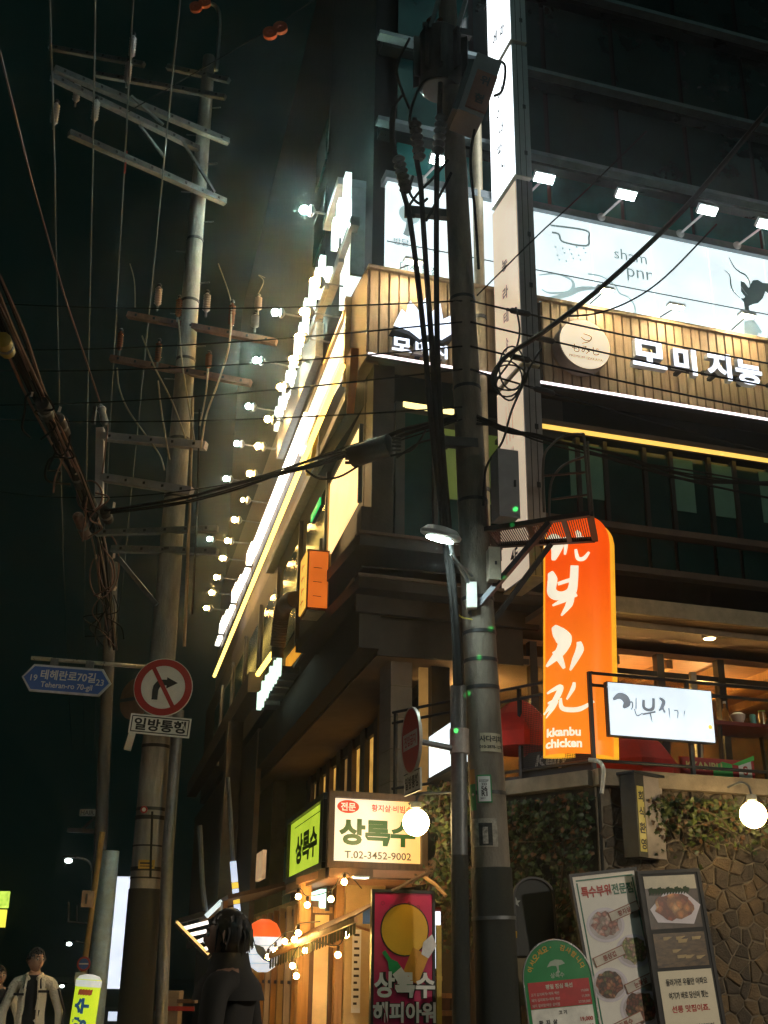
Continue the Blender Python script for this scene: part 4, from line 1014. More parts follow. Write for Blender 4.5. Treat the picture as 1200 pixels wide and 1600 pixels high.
# vertical box sign on the wall, pipe
va, vz1 = FR(990, 1212, 2.55); vz0 = FR(990, 1340, 2.55)[1]
t = thing('wall_box_sign', 'grey upright box sign on the terrace wall with a yellow lettered side', 'shop sign', TER @ T((va - KA, -.02, vz0)) @ RZ(math.radians(24)))
h = vz1 - vz0
MB().box(-.02, .30, -.20, -.02, 0, h).build('casing', mat('grey_enamel', (.30, .26, .24), .5, var=.15, dirt=.35), t)
M2 = RZ(0)
MB().box(-.17, -.024, -.215, -.03, .0, h).build('side_casing', dsteel, t)
MB().box(-.15, -.045, -.222, -.217, .05, h - .12).build('yellow_panel', emit('mustard_panel', (.55, .45, .10), .16, .2), t)
mb = MB()
for k, s in enumerate('회식환영'): mb.text(s, -.097, h - .22 - k*.155, .105, y=-.225, bold=.03)
mb.build('lettering', ink, t)['kind'] = 'stuff'
MB().box(-.19, .32, -.23, -.0, h + .003, h + .03).build('top_plate', dsteel, t)
q = [P(920, 1187, 12.2), P(936, 1190, 12.15), P(943, 1202, 12.1), P(942, 1222, 12.1), P(940, 1240, 12.1)]
tag(MB().tube(smooth_path(q, 5), .022, 10).build('white_pipe', mat('pvc_white', (.62, .6, .54), .4)), 'short white plastic pipe bending over the terrace cap corner', 'pipe')
# opal globes on brackets
for px, py, Y, lab in ((650, 1285, 11.9, 'opal globe lamp in front of the corner shop sign'), (1177, 1273, 11.95, 'opal globe lamp on the stone wall above the menu boards')):
    q = P(px, py, Y)
    t = thing('globe_lamp', lab, 'wall lamp', T(q), 'opal globe lamps')
    MB().ball((0, 0, 0), .130, 16).build('globe', globe_m, t)
    MB().lathe([(.05, .14), (.055, .19), (.02, .20)], None, 14).build('fitter', galv, t)
    e = (FRONT.inverted() @ q)
    if px > 1000: MB().tube(smooth_path([(0, 0, .2), (-.02, .0, .28), (-.08, .05, .32), Vector(U)*0 + Vector((-NF.x*.25 - .08, -NF.y*.25, .30))], 5), .012, 8).build('arm', galv, t)
    else: MB().tube(smooth_path([(0, 0, .2), (.05, .05, .28), (.25, .1, .30), (.42, .0, .30)], 5), .012, 8).build('arm', dsteel, t)

# ivy
def ivy(name, label, M, pts, n, size, seed, mats=(0, 0, 1), droop=.5):
    """pts: function(rnd) -> (x, y, z) spot on the wall in M coordinates"""
    rnd = random.Random(seed); t = thing(name, label, 'climbing plant', M)
    groups = [MB() for _ in leaf_m]
    for i in range(n):
        x, y, z = pts(rnd); s = size*rnd.uniform(.6, 1.35)
        m = T((x, y, z)) @ RZ(rnd.uniform(-1.1, 1.1)) @ RX(rnd.uniform(-.9, .35)) @ RY(rnd.uniform(-PI, PI)*.6)
        lf = [(0, s*.25), (s*.30, s*.42), (s*.52, s*.05), (s*.25, -s*.25), (0, -s*.62), (-s*.25, -s*.25), (-s*.52, s*.05), (-s*.30, s*.42)]
        vs = [m @ Vector((a, -.18*abs(a)*0 + .0 - .12*s*(1 - abs(a)/(s*.6)), b)) for a, b in lf]
        groups[rnd.choice(mats)].add(vs, [(0, 1, 2, 3), (0, 3, 4), (0, 4, 5), (0, 5, 6, 7)])
    for g, m in zip(groups, leaf_m):
        if g.v: o = g.build('leaves', m, t, smooth=False); o['kind'] = 'stuff'
    sm = MB()
    for k in range(14):
        p = [Vector(pts(rnd)) for _ in range(2)]; mid = (p[0] + p[1])/2 + Vector((rnd.uniform(-.1, .1), -.02, rnd.uniform(-.1, .1)))
        if (p[0] - p[1]).length < 1.2: sm.tube(smooth_path([p[0], mid, p[1]], 4), .006, 5)
    if sm.v: sm.build('stem', stem_m, t)
def wall_spot(rnd):
    x = rnd.uniform(.35, 3.3); lim = 2.86 - .12*math.sin(x*3.1) - .22*math.exp(-((x - .9)/.3)**2) - .18*(x - 1.2)*(x < 1.9)*(x > 1.2); z = TZ - .22 - abs(rnd.gauss(0, .20)) - .10*rnd.random()
    return x, -.06 - abs(rnd.gauss(0, .07)), z
ivy('ivy', 'ivy with yellowish leaves trailing under the terrace cap around the globe lamp', TER, wall_spot, 2000, .050, 5, (0, 1, 1, 2))
def side_spot(rnd):
    x = rnd.uniform(-2.2, -.02); z = TZ - .25 - rnd.random()**1.3*1.5
    return x, -.04 - abs(rnd.gauss(0, .08)), z
ivy('ivy', 'dark dense ivy covering the shaded oblique wall left of the stone wall', TSIDE, side_spot, 2600, .055, 6, (0, 0, 0, 0, 2))
o_ = P(690, 1290, 12.6)
def vine_spot(rnd):
    z = rnd.uniform(-.75, .42); w_ = .20 + .12*math.sin(z*9)
    return rnd.gauss(0, .5)*w_ + .06 - .05*(z < -.4)*4*0, rnd.gauss(0, .12), z
ivy('climbing_vine', 'vine with yellow-green and orange leaves between shop sign and utility pole', T(o_), vine_spot, 1000, .052, 8, (0, 1, 1, 2))
t = thing('vine_trellis', 'slanted branch and batten frame under the vine beside the shop sign', 'trellis')
MB().tube([P(612, 1393, 12.1), P(655, 1370, 12.3), P(675, 1362, 12.5)], .018, 6).build('batten', wood_d, t)
MB().tube([P(660, 1368, 12.4), P(680, 1382, 12.3), P(697, 1400, 12.2)], .02, 6).build('batten', wood_t, t)
MB().tube([P(668, 1400, 12.5), P(690, 1300, 12.7), P(690, 1200, 12.7)], .02, 6).build('stem', stem_m, t)

# ================================================================== BOARDS BY THE TERRACE WALL
def board(TLp, TRp, BLp, Y1, Y2, hfac=1.0):
    tl = P(*TLp, Y1); tr = P(*TRp, Y2); bl = P(*BLp, Y1 - .02)
    X = (tr - tl); w = X.length; X.normalize(); dn = bl - tl; dn -= X*dn.dot(X); h = dn.length; Z = -dn.normalized()
    return basis(tl, X, Z.cross(X), Z), w, h
meat = [mat('grilled_meat_print', (.42, .13, .07), .5, var=.4, scale=30), mat('pink_meat_print', (.62, .28, .22), .5, var=.35, scale=30), mat('dark_meat_print', (.10, .045, .03), .5, var=.4, scale=30), mat('pale_meat_print', (.75, .52, .38), .5, var=.25, scale=30)]
def blob(rnd, x, z, r): return [(x + r*rnd.uniform(.65, 1.1)*math.cos(2*PI*i/8), z + r*rnd.uniform(.55, .9)*math.sin(2*PI*i/8)) for i in range(8)]
plate_m = mat('plate_print', (.66, .60, .66), .4, var=.1)
def food_mat(name, cols, sc):
    if name in MATS: return MATS[name]
    m = bpy.data.materials.new(name); m.use_nodes = True; nt = m.node_tree; N = nt.nodes; L = nt.links; b = N['Principled BSDF']; b.inputs['Roughness'].default_value = .4
    tc = N.new('ShaderNodeTexCoord'); nz = N.new('ShaderNodeTexNoise'); nz.inputs['Scale'].default_value = 14; nz.inputs['Detail'].default_value = 3
    mx = N.new('ShaderNodeMixRGB'); mx.inputs[0].default_value = .06; L.new(tc.outputs['Object'], mx.inputs[1]); L.new(nz.outputs['Color'], mx.inputs[2]); L.new(tc.outputs['Object'], nz.inputs['Vector'])
    vo = N.new('ShaderNodeTexVoronoi'); vo.inputs['Scale'].default_value = sc; L.new(mx.outputs[0], vo.inputs['Vector'])
    sp = N.new('ShaderNodeSeparateXYZ'); L.new(vo.outputs['Color'], sp.inputs[0])
    rp = N.new('ShaderNodeValToRGB'); rp.color_ramp.interpolation = 'CONSTANT'
    for k, c in enumerate(cols):
        e = rp.color_ramp.elements[k] if k < 2 else rp.color_ramp.elements.new(k/len(cols)); e.position = k/len(cols); e.color = (*c, 1)
    L.new(sp.outputs[0], rp.inputs[0])
    n2 = N.new('ShaderNodeTexNoise'); n2.inputs['Scale'].default_value = sc*4; n2.inputs['Detail'].default_value = 4; L.new(tc.outputs['Object'], n2.inputs['Vector'])
    mr = N.new('ShaderNodeMapRange'); mr.inputs[1].default_value = .0; mr.inputs[2].default_value = .6; mr.inputs[3].default_value = 1.15; mr.inputs[4].default_value = .35; L.new(vo.outputs['Distance'], mr.inputs[0])
    m2 = N.new('ShaderNodeMath'); m2.operation = 'MULTIPLY_ADD'; m2.inputs[1].default_value = .8; L.new(n2.outputs['Fac'], m2.inputs[0]); m2.inputs[2].default_value = .5
    m3 = N.new('ShaderNodeMath'); m3.operation = 'MULTIPLY'; L.new(m2.outputs[0], m3.inputs[0]); L.new(mr.outputs[0], m3.inputs[1])
    hs = N.new('ShaderNodeVectorMath'); hs.operation = 'SCALE'; L.new(rp.outputs[0], hs.inputs[0]); L.new(m3.outputs[0], hs.inputs['Scale'])
    L.new(hs.outputs[0], b.inputs['Base Color']); MATS[name] = m; return m
FOOD = [food_mat('pork_slices_print', [(.75, .45, .38), (.62, .26, .2), (.8, .6, .48), (.5, .18, .13), (.7, .5, .42)], 24), food_mat('salad_print', [(.35, .36, .12), (.5, .4, .18), (.62, .36, .26), (.25, .3, .08)], 34),
        food_mat('stew_print', [(.25, .08, .05), (.45, .14, .07), (.12, .06, .04), (.55, .25, .12), (.18, .16, .06)], 30), food_mat('roast_print', [(.6, .16, .05), (.72, .28, .08), (.42, .09, .03), (.8, .42, .18)], 15)]
def dish(t, x, z, r, seed, pal):
    rnd = random.Random(seed)
    MB().disc(x, z, r, -.0155, 28, .78).build('plate_print', plate_m, t)
    MB().disc(x, z, r*.86, -.0170, 28, .76).build('plate_inner_print', mat('plate_inner', (.50, .44, .46), .4), t)
    MB().flat([(x + r*.74*rnd.uniform(.86, 1.08)*math.cos(2*PI*i/22), z + r*.05 + r*.62*rnd.uniform(.82, 1.12)*math.sin(2*PI*i/22)) for i in range(22)], -.0186).build('food_print', FOOD[pal], t)
BM, w, h = board((893, 1371), (990, 1360), (931, 1600), 11.75, 11.95); h = h*1.25
t = thing('menu_board', 'tall white menu board with four meat dishes and tilted name cards', 'menu board', BM, 'menu boards at the wall')
paper = mat('board_paper', (.82, .77, .70), .5, var=.05)
MB().box(0, w, -.012, .03, -h, 0).build('panel', paper, t)
fm = MB(); fm.box(-.03, -.002, -.02, .035, -h, .03); fm.box(w + .002, w + .03, -.02, .035, -h, .03); fm.box(-.002, w + .002, -.02, .035, .002, .03); fm.build('frame', dsteel, t)
gm_ = mat('green_rule', (.03, .16, .10), .5)
fm = MB(); fm.box(.03, w - .03, -.0155, -.0125, -.045, -.032); fm.box(.03, .043, -.0155, -.0125, -h + .05, -.06); fm.box(w - .043, w - .03, -.0155, -.0125, -h + .05, -.06); fm.build('border_print', gm_, t)
red_i = mat('red_ink', (.42, .03, .02), .5); br_i = mat('brown_ink', (.26, .05, .03), .5)
MB().text('특수부위', w*.33, -.15, .105, y=-.016, bold=.035, sx=.82).build('lettering', red_i, t)
MB().text('전문점', w*.75, -.15, .10, y=-.016, bold=.03, sx=.82).build('lettering', gm_, t)
dish(t, w*.38, -.46, .20, 1, 0); dish(t, w*.74, -.72, .19, 2, 1); dish(t, w*.27, -.98, .19, 3, 2); dish(t, w*.68, -1.22, .22, 4, 2)
for s, x, z in (('황지살', .70, -.36), ('통삼겹', .34, -.735), ('눈꽃살', .74, -1.0), ('모듬특수', .36, -1.33)):
    tm = T((w*x, -.024, z)) @ RY(math.radians(-14)); ww = .045*len(s) + .035
    MB().flat([(-ww, -.045), (ww, -.045), (ww, .045), (-ww, .045)], 0, tm).build('name_card', mat('card_edge', (.28, .10, .06), .5), t)
    MB().flat([(-ww + .008, -.037), (ww - .008, -.037), (ww - .008, .037), (-ww + .008, .037)], -.0025, tm).build('name_card', mat('card_paper', (.58, .52, .44), .5), t)
    MB().text(s, 0, 0, .052, y=-.0055, bold=.03, m=tm).build('lettering', br_i, t)
BM, w, h = board((1000, 1367), (1087, 1363), (1056, 1600), 11.8, 11.95); h *= 1.2
t = thing('menu_board', 'dark tilted menu board with a photo of grilled meat above a cream text panel', 'menu board', BM, 'menu boards at the wall')
MB().box(0, w, -.012, .03, -h, 0).build('panel', ink, t)
fm = MB(); fm.box(-.035, -.002, -.02, .04, -h, .035); fm.box(w + .002, w + .035, -.02, .04, -h, .035); fm.box(-.002, w + .002, -.02, .04, .002, .035); fm.build('frame', black, t)
MB().flat([(.02, -.50), (w - .03, -.50), (w - .02, -.02), (.02, -.02)], -.014).build('photo_print', mat('dim_photo', (.07, .045, .03), .4, var=.5, scale=9), t)
MB().flat([(.02, -.13), (w - .03, -.15), (w - .03, -.02), (.02, -.02)], -.016).build('photo_table_print', mat('table_photo', (.60, .54, .42), .5, var=.15), t)
MB().flat([(.10, -.44), (w - .12, -.47), (w - .02, -.30), (w*.72, -.17), (.22, -.17), (.04, -.32)], -.018).build('tray_print', plate_m, t)
rnd = random.Random(9)
MB().flat([(w*.5 + w*.36*rnd.uniform(.85, 1.1)*math.cos(2*PI*q/24), -.305 + .125*rnd.uniform(.85, 1.1)*math.sin(2*PI*q/24)) for q in range(24)], -.0205).build('food_print', FOOD[3], t)
mb = MB()
for k in range(14): mb.flat([(w*.1 + k*.03, -.20), (w*.1 + k*.03 + .03, -.17), (w*.1 + k*.03 + .04, -.12 - .02*(k % 3)), (w*.1 + k*.03, -.13)], -.0195)
mb.build('garnish_print', mat('garnish', (.02, .05, .015), .6), t)['kind'] = 'stuff'
MB().flat([(.03, -.84), (w - .03, -.84), (w - .03, -.54), (.03, -.54)], -.0145).build('photo_print', mat('shop_photo', (.10, .06, .025), .4, var=.8, scale=12, stretch=(1, 1, 3)), t)
mb = MB()
for k in range(9): x = .05 + rnd.random()*(w - .2); z = -.6 - rnd.random()*.18; mb.flat([(x, z), (x + .09*rnd.random() + .03, z), (x + .1, z + .03), (x, z + .028)], -.0165 - .0002*k)
mb.build('photo_light_print', mat('photo_light', (.42, .30, .14), .5, var=.3), t)['kind'] = 'stuff'
MB().flat([(.02, -h + .03), (w - .02, -h + .03), (w - .02, -.87), (.02, -.87)], -.0145).build('text_panel', mat('cream_text_panel', (.74, .66, .50), .55, var=.05), t)
for k, s in enumerate(('돌라가면 우물만 아파요', '여기가 바로 당신이 찾는', '선릉 맛집이죠.', '“내가 먹고싶었던건', '달디단 황지살”')):
    z = -.97 - k*.115 - (.05 if k > 2 else 0)
    MB().text(s, w*.5, z, .062, y=-.018, bold=.025, sx=min(1., (w - .10)/(.062*len(s)*.98))).build('lettering', ink if k != 2 else red_i, t)
# green round-topped board
BM, w, h = board((818, 1540), (925, 1530), (822, 1600), 11.2, 11.3); h = 1.15
t = thing('price_board', 'green round-topped price board with red and white menu panels', 'menu board', BM @ T((0, 0, 0)))
rad = w/2; arcp = [(rad + rad*math.cos(PI*i/28), .02 + rad*1.06*math.sin(PI*i/28)) for i in range(29)]
MB().prism([(0, -h), (w, -h)] + arcp, -.01, .02).build('panel', greenp, t)
mb = MB(); pa = [Vector((x, -.012, z)) for x, z in [(w, -h)] + arcp + [(0, -h)]]
mb.tube(pa, .008, 6); mb.build('edge_trim', mat('chrome_trim', (.6, .62, .6), .25, .9), t)
yi = mat('yellow_ink', (.62, .36, .03), .5)
arc_s = '어서오세요. 감사합니다'
mb = MB()
for k, c in enumerate(arc_s):
    if c == ' ': continue
    a = math.radians(158 - k*136/(len(arc_s) - 1)); hh = .05 if c != '.' else .012
    mb.text(c, rad + rad*.82*math.cos(a), .02 + rad*.87*math.sin(a), hh, y=-.0135, bold=.02, rot=a - PI/2)
mb.build('lettering', yi, t)['kind'] = 'stuff'
mb = MB(); 
mb.flat([(rad - .085, .13), (rad - .05, .175), (rad, .19), (rad + .06, .18), (rad + .085, .15), (rad + .04, .14), (rad, .135), (rad - .04, .14)], -.0135)
mb.flat([(rad + .0, .14), (rad + .025, .14), (rad + .02, .10), (rad + .03, .08), (rad - .01, .08), (rad + .008, .10)], -.0140)
mb.build('tree_print', mat('pale_green_print', (.35, .42, .33), .5), t)
MB().text('상록수', rad, .06, .045, y=-.0145, bold=.02).build('lettering', MATS['pale_green_print'], t)
MB().flat([(.035, -.20), (w - .035, -.20), (w - .035, .015), (.035, .015)], -.0135).build('red_panel', mat('menu_red', (.45, .03, .03), .5), t)
MB().flat([(.035, -h + .05), (w - .035, -h + .05), (w - .035, -.205), (.035, -.205)], -.0135).build('white_panel', mat('menu_white', (.80, .77, .70), .5), t)
sm_ = mat('pink_print', (.55, .42, .38), .5)
MB().text('평일 점심 특선', rad, -.03, .040, y=-.0165, bold=.03).build('lettering', mat('pale_print', (.55, .55, .45), .5), t)
for k, (l, r) in enumerate((('고기 김치찌개+제육 백반', '19,000'), ('돼지 김치찌개+제육 백반', '11,000'), ('돼지 갈비탕/매운 갈비찜', '37/39,000'))):
    mb = MB(); z = -.085 - k*.045
    mb.text(l, .05, z, .026, y=-.0165, al='L', bold=.02, sx=.92); mb.text(r, w - .05, z, .024, y=-.0165, al='R', bold=.02); mb.build('lettering', sm_, t)
MB().text('고 기', rad, -.245, .036, y=-.0165, bold=.03).build('lettering', ink, t)
for k, (l, r) in enumerate((('황  지  살', '19,000'), ('통  냉  삼', '17,000'), ('모듬특수부위', '17,000'), ('갈 매 기 살', '17,000'))):
    z = -.315 - k*.062
    MB().text(l, .09, z, .042, y=-.0165, al='L', bold=.03, sx=1. if k < 2 else .9).build('lettering', ink, t)
    MB().text(r, w - .05, z, .040, y=-.0165, al='R', bold=.03).build('lettering', red_i, t)
# dark arched chalkboard at the shaded wall, little stand beside it
BM, w, h = board((805, 1400), (838, 1400), (806, 1480), 12.2, 12.25)
t = thing('arched_chalkboard', 'dark round-topped board with a small pale star on the shaded wall', 'board', BM)
arcp = [(.18 + .2*math.cos(PI*i/14), .0 + .16*math.sin(PI*i/14)) for i in range(15)]
MB().prism([(-.02, -.55), (.38, -.55)] + arcp, -.01, .03).build('panel', mat('chalk_black', (.02, .024, .022), .6), t)
mb = MB(); mb.tube([(.39, -.02, -.55)] + [Vector((x*1.03, -.02, z*1.06)) for x, z in arcp] + [(-.03, -.02, -.55)], .016, 6); mb.build('rim', dsteel, t)
MB().flat([(.0 + (.05 if k % 2 == 0 else .02)*math.cos(PI/2 + k*PI/5), -.06 + (.05 if k % 2 == 0 else .02)*math.sin(PI/2 + k*PI/5)) for k in range(10)], -.014).build('star', mat('chalk_star', (.4, .42, .4), .6), t)
q = P(803, 1490, 11.9)
t = thing('sauce_stand', 'small tan box with a thin yellow-capped stick on the shaded wall', 'box', T(q))
MB().box(-.02, .16, -.05, .05, -.45, -.04).build('body', mat('tan_box', (.22, .17, .10), .7), t); MB().tube([(.02, 0, -.04), (.02, 0, .14)], .008, 6).build('stick', galv, t); MB().tube([(.02, 0, .14), (.02, 0, .20)], .014, 6).build('cap', mat('amber_cap', (.5, .3, .02), .4), t)

# ================================================================== RIGHT UTILITY POLE
def pole_axis(a, b): 
    d = (b - a); return lambda z: a + d*((z - a.z)/d.z)
RP = pole_axis(P(762, 1250, 11.3), P(718, 380, 11.3))
def rrad(z): return max(.085, .192 - z*.0063)
t = thing('utility_pole', 'dark concrete utility pole carrying the street lamp, in front of the building corner', 'utility pole')
rp = t
MB().tube([RP(z) for z in (0, 2.35, 2.36, 5, 8, 11, 14)], [rrad(z) for z in (0, 2.35, 2.36, 5, 8, 11, 14)], 28).build('shaft', concrete_b, t)
MB().tube([RP(z) for z in (.0, 1.2, 2.4)], [rrad(z) + .012 for z in (0, 1.2, 2.4)], 28).build('dark_sleeve', mat('sticker_proof_sleeve', (.028, .030, .024), .7, var=.3, scale=40, bump=.6), t)
def band(z, r_, h=.04, m=galv, nm='band', par=None): MB().tube([RP(z), RP(z + h)], rrad(z) + r_, 24).build(nm, m, par or t)
for z in (3.05, 4.05, 4.32, 4.95, 4.60, 6.0, 7.3, 8.4): band(z, .006, .035, dsteel)
band(1.95, .022, .03, galv)
Fc = lambda z, off: RP(z) + Vector((off, 0, 0))
def on_pole(px, py, dr=.0):
    """front surface spot of the pole for a sight line"""
    Y = 11.3
    for _ in range(6):
        p = P(px, py, Y); c = RP(p.z); r = rrad(p.z) + dr; dx = p.x - c.x
        Y = c.y - math.sqrt(max(0, r*r - dx*dx))
    return P(px, py, Y), c
def plate(t_, px0, py0, px1, py1, mm, nm, rows, tm=ink, dr=.006, M=None):
    """thin plate wrapped round the pole between two picture-measured corners"""
    a, _ = on_pole(px0, py0, dr); b, _ = on_pole(px1, py1, dr); z1, z0 = a.z, b.z; c = RP((z0 + z1)/2); r = rrad(c.z) + dr
    t0 = math.asin(max(-1, min(1, (a.x - c.x)/r))); t1 = math.asin(max(-1, min(1, (b.x - c.x)/r)))
    def S_(u, z, o=0): th = t0 + (t1 - t0)*u; cc = RP(z); return Vector((cc.x + (r + o)*math.sin(th), cc.y - (r + o)*math.cos(th), z))
    mb = MB(); n = 10
    for i in range(n + 1):
        for z in (z0, z1): mb.v.append(tuple(S_(i/n, z)))
    for i in range(n): mb.f.append((2*i, 2*i + 2, 2*i + 3, 2*i + 1))
    o = mb.build(nm, mm, t_, smooth=True)
    tb = MB(); H = z1 - z0; Wd_ = r*(t1 - t0)
    for s, u, v, hh, bo in rows:
        tm_ = MB(); tm_.text(s, u*Wd_, v*H, hh, y=0, bold=bo)
        tb.add([tuple(S_(q[0]/Wd_, z0 + q[2], .004)) for q in tm_.v], tm_.f)
    if tb.v: tb.build('lettering', tm, t_)
    return o
s1 = thing('pole_notice', 'cream plastic notice for ladder lifts strapped to the dark pole', 'notice')
plate(s1, 750, 1145, 783, 1176, mat('cream_plastic', (.50, .45, .32), .5, dirt=.2), 'plate', (('사다리차', .5, .68, .062, .03), ('010-2878-1278', .5, .25, .03, .03)))
s2 = thing('pole_plate', 'white pole number plate with green edge reading 56 R1', 'notice')
plate(s2, 745, 1211, 769, 1254, greenp, 'backing', ())
plate(s2, 747, 1213, 767, 1252, white_p, 'plate', (('D2222F', .5, .82, .02, .02), ('333', .5, .68, .025, .02), ('56', .5, .50, .045, .03), ('R1', .5, .30, .045, .03), ('2011', .35, .12, .018, .02)), dr=.010)
s3 = thing('pole_sticker', 'narrow orange and green sticker left of the white pole plate', 'sticker')
plate(s3, 734, 1203, 742, 1225, mat('orange_sticker', (.35, .17, .03), .5), 'orange_part', ()); plate(s3, 735, 1226, 744, 1266, greenp, 'green_part', (('+', .6, .6, .03, .05),), white_p)
s4 = thing('peeling_poster', 'torn pale poster scrap with dark smears just above the dark pole sleeve', 'poster')
plate(s4, 738, 1280, 778, 1323, mat('torn_paper', (.33, .30, .25), .8, var=.5, scale=22), 'paper', ())
plate(s4, 748, 1286, 770, 1321, mat('black_smear', (.03, .03, .028), .8, var=.9, scale=30), 'smear', (), dr=.009)
plate(s4, 754, 1292, 763, 1318, mat('torn_paper2', (.34, .31, .27), .8, var=.7, scale=40), 'smear', (), dr=.012)
# grey riser tube on its left with the no-entry sign arm
tt = thing('riser_tube', 'grey steel riser tube clamped to the left side of the dark pole', 'pipe')
q0, q1 = P(718, 1340, 11.1), P(716, 1072, 11.1)
MB().tube([q0, q1], .076, 18).build('tube', galv, tt)
qa = P(718, 1330, 11.1); MB().tube([Vector((qa.x, qa.y, 0)), q0 + Vector((0, 0, .02))], .080, 18).build('lower_sleeve', MATS['sticker_proof_sleeve'], tt)
qb = P(718, 1178, 11.1); MB().tube([qb - Vector((0, 0, .0)), qb + Vector((0, 0, .23))], .092, 18).build('clamp', mat('worn_clamp', (.38, .33, .30), .6, .3, var=.3), tt)
t2 = thing('no_entry_sign', 'red no entry disc seen nearly edge-on, lettered across its middle', 'road sign')
sc_ = P(643, 1157, 10.9); fn = Vector((-.965, -.255, -.05)).normalized(); fx_ = fn.cross(ZU)*-1; fx_.normalize(); 
if fx_.x < 0: pass
NM = basis(sc_, -fn.cross(ZU).normalized()*-1 if False else ZU.cross(-fn).normalized()*-1, -fn, ZU)
Xv = (-fn).cross(ZU).normalized(); NM = basis(sc_, Xv, -fn, ZU)
mb = MB(); mb.prism([(.30*math.cos(2*PI*i/36), .30*math.sin(2*PI*i/36)) for i in range(36)], -.01, .01); mb.build('disc', redp, t2, NM)
MB().ring(0, 0, .29, .305, -.014, .014).build('edge', mat('sign_edge', (.5, .45, .4), .4, .5), t2, NM)
MB().flat([(-.23, -.075), (.23, -.075), (.23, .075), (-.23, .075)], -.013).build('white_bar', mat('sign_white', (.55, .54, .52), .5, dirt=.15), t2, NM)
MB().text('진입금지', 0, 0, .10, y=-.016, bold=.03).build('lettering', redp, t2, NM)
MB().tube([sc_ + fn*-.03, P(716, 1171, 11.1)], .028, 10).build('arm', galv, t2)
t2 = thing('one_way_plate', 'small white plate hung under the no entry disc, seen obliquely', 'road sign')
pc_ = P(645, 1222, 10.9); NM2 = basis(pc_, Xv, -fn, ZU)
MB().box(-.26, .26, -.008, .008, -.10, .10).build('plate', mat('sign_white', (.55, .54, .52), .5), t2, NM2)
fm = MB(); fm.box(-.255, .255, -.0105, -.0085, .085, .095); fm.box(-.255, .255, -.0105, -.0085, -.095, -.085); fm.build('border', ink, t2, NM2)
MB().text('일방통행', 0, 0, .115, y=-.012, bold=.035).build('lettering', ink, t2, NM2)
MB().tube([pc_ + Vector((.0, .02, .1)), sc_ + Vector((0, .02, -.3))], .014, 6).build('link', galv, t2)
# street lamp
t2 = thing('street_lamp', 'round lit street lamp on a curved arm fixed to the dark pole', 'street lamp')
lc = P(687, 842, 10.55); lz = lc.z
LM = T(lc) @ RX(math.radians(12)) @ RY(math.radians(14))
MB().lathe([(.14, -.002), (.195, .02), (.20, .05), (.15, .10), (.05, .12)], LM, 28).build('housing', mat('lamp_housing', (.30, .32, .32), .35, .6), t2)
MB().lathe([(.128, -.012), (.128, -.004)], LM, 28).build('lens', emit('street_lens', (.80, 1., .93), 130), t2)
arm = smooth_path([lc + Vector((.10, .1, .06)), P(708, 868, 10.8), P(722, 892, 11.0), P(733, 915, 11.1), P(738, 938, 11.12)], 6)
MB().tube(arm, .022, 10).build('arm', galv, t2)
MB().tube(smooth_path([P(704, 866, 10.75), P(722, 885, 10.9), P(738, 900, 11.1)], 5), .012, 8).build('stay', galv, t2)
qb = P(737, 930, 11.1); MB().box(qb.x - .05, qb.x + .05, qb.y - .03, qb.y + .05, qb.z - .13, qb.z + .13).build('bracket', white_p, t2)
tag(MB().tube(smooth_path([P(706, 912, 11.0), P(708, 940, 11.0), P(718, 962, 11.05), P(738, 968, 11.1)], 5), .007, 6).build('yellow_wire', mat('yellow_sheath', (.40, .35, .04), .5)), 'thin yellow-green wire hanging under the street lamp bracket', 'wire')
# work platform bracket and cage
t2 = thing('platform_bracket', 'dark steel grating platform with thin cage rails cantilevered from the dark pole', 'bracket')
zp = P(757, 828, 11.2).z
c1, c2, c3, c4 = PZ(757, 828, zp), PZ(922, 803, zp), PZ(930, 843, zp), PZ(775, 852, zp)
fm = MB()
for a_, b_ in ((c1, c2), (c2, c3), (c3, c4), (c4, c1)): fm.bar(a_, b_, .06, .05)
fm.build('frame', dsteel, t2)
for f in (.42, .75):
    MB().bar(c1.lerp(c2, f), c4.lerp(c3, f), .05, .045).build('cross_bar', dsteel, t2)
g = MB()
for k in range(46):
    f = (k + .5)/46; g.bar(c1.lerp(c2, f) + Vector((0, 0, .0)), c4.lerp(c3, f), .006, .02)
g.build('grating', dsteel, t2)['kind'] = 'stuff'
MB().bar(P(735, 962, 11.2), c1.lerp(c2, .62) - Vector((0, 0, .03)), .07, .05).build('brace', mat('brace_steel', (.07, .075, .09), .4, .5), t2)
MB().bar(P(765, 978, 11.3), c4.lerp(c3, .55) - Vector((0, 0, .03)), .06, .05).build('brace', dsteel, t2)
rm = mat('cage_rod', (.10, .085, .07), .5, .4)
top = c2 + (P(912, 678, 11.4) - P(918, 803, 11.4)); 
MB().tube([c2, P(912, 678, c2.y)], .014, 6).build('cage_post', rm, t2); MB().tube([c3, P(921, 745, c3.y), P(918, 690, c3.y)], .014, 6).build('cage_post', rm, t2)
e1 = c1.lerp(c2, .62)
MB().tube(smooth_path([e1, P(860, 760, e1.y), P(872, 735, e1.y), P(890, 722, e1.y), P(915, 713, c2.y)], 5), .013, 6).build('cage_hoop', rm, t2)
MB().tube(smooth_path([P(850, 800, e1.y), P(849, 720, e1.y), P(862, 695, e1.y), P(885, 680, e1.y), P(912, 678, c2.y)], 5), .013, 6).build('cage_hoop', rm, t2)
MB().tube([P(862, 780, e1.y), P(918, 773, c2.y)], .012, 6).build('cage_rail', rm, t2); MB().tube([P(850, 743, e1.y), P(914, 738, c2.y)], .012, 6).build('cage_rail', rm, t2)
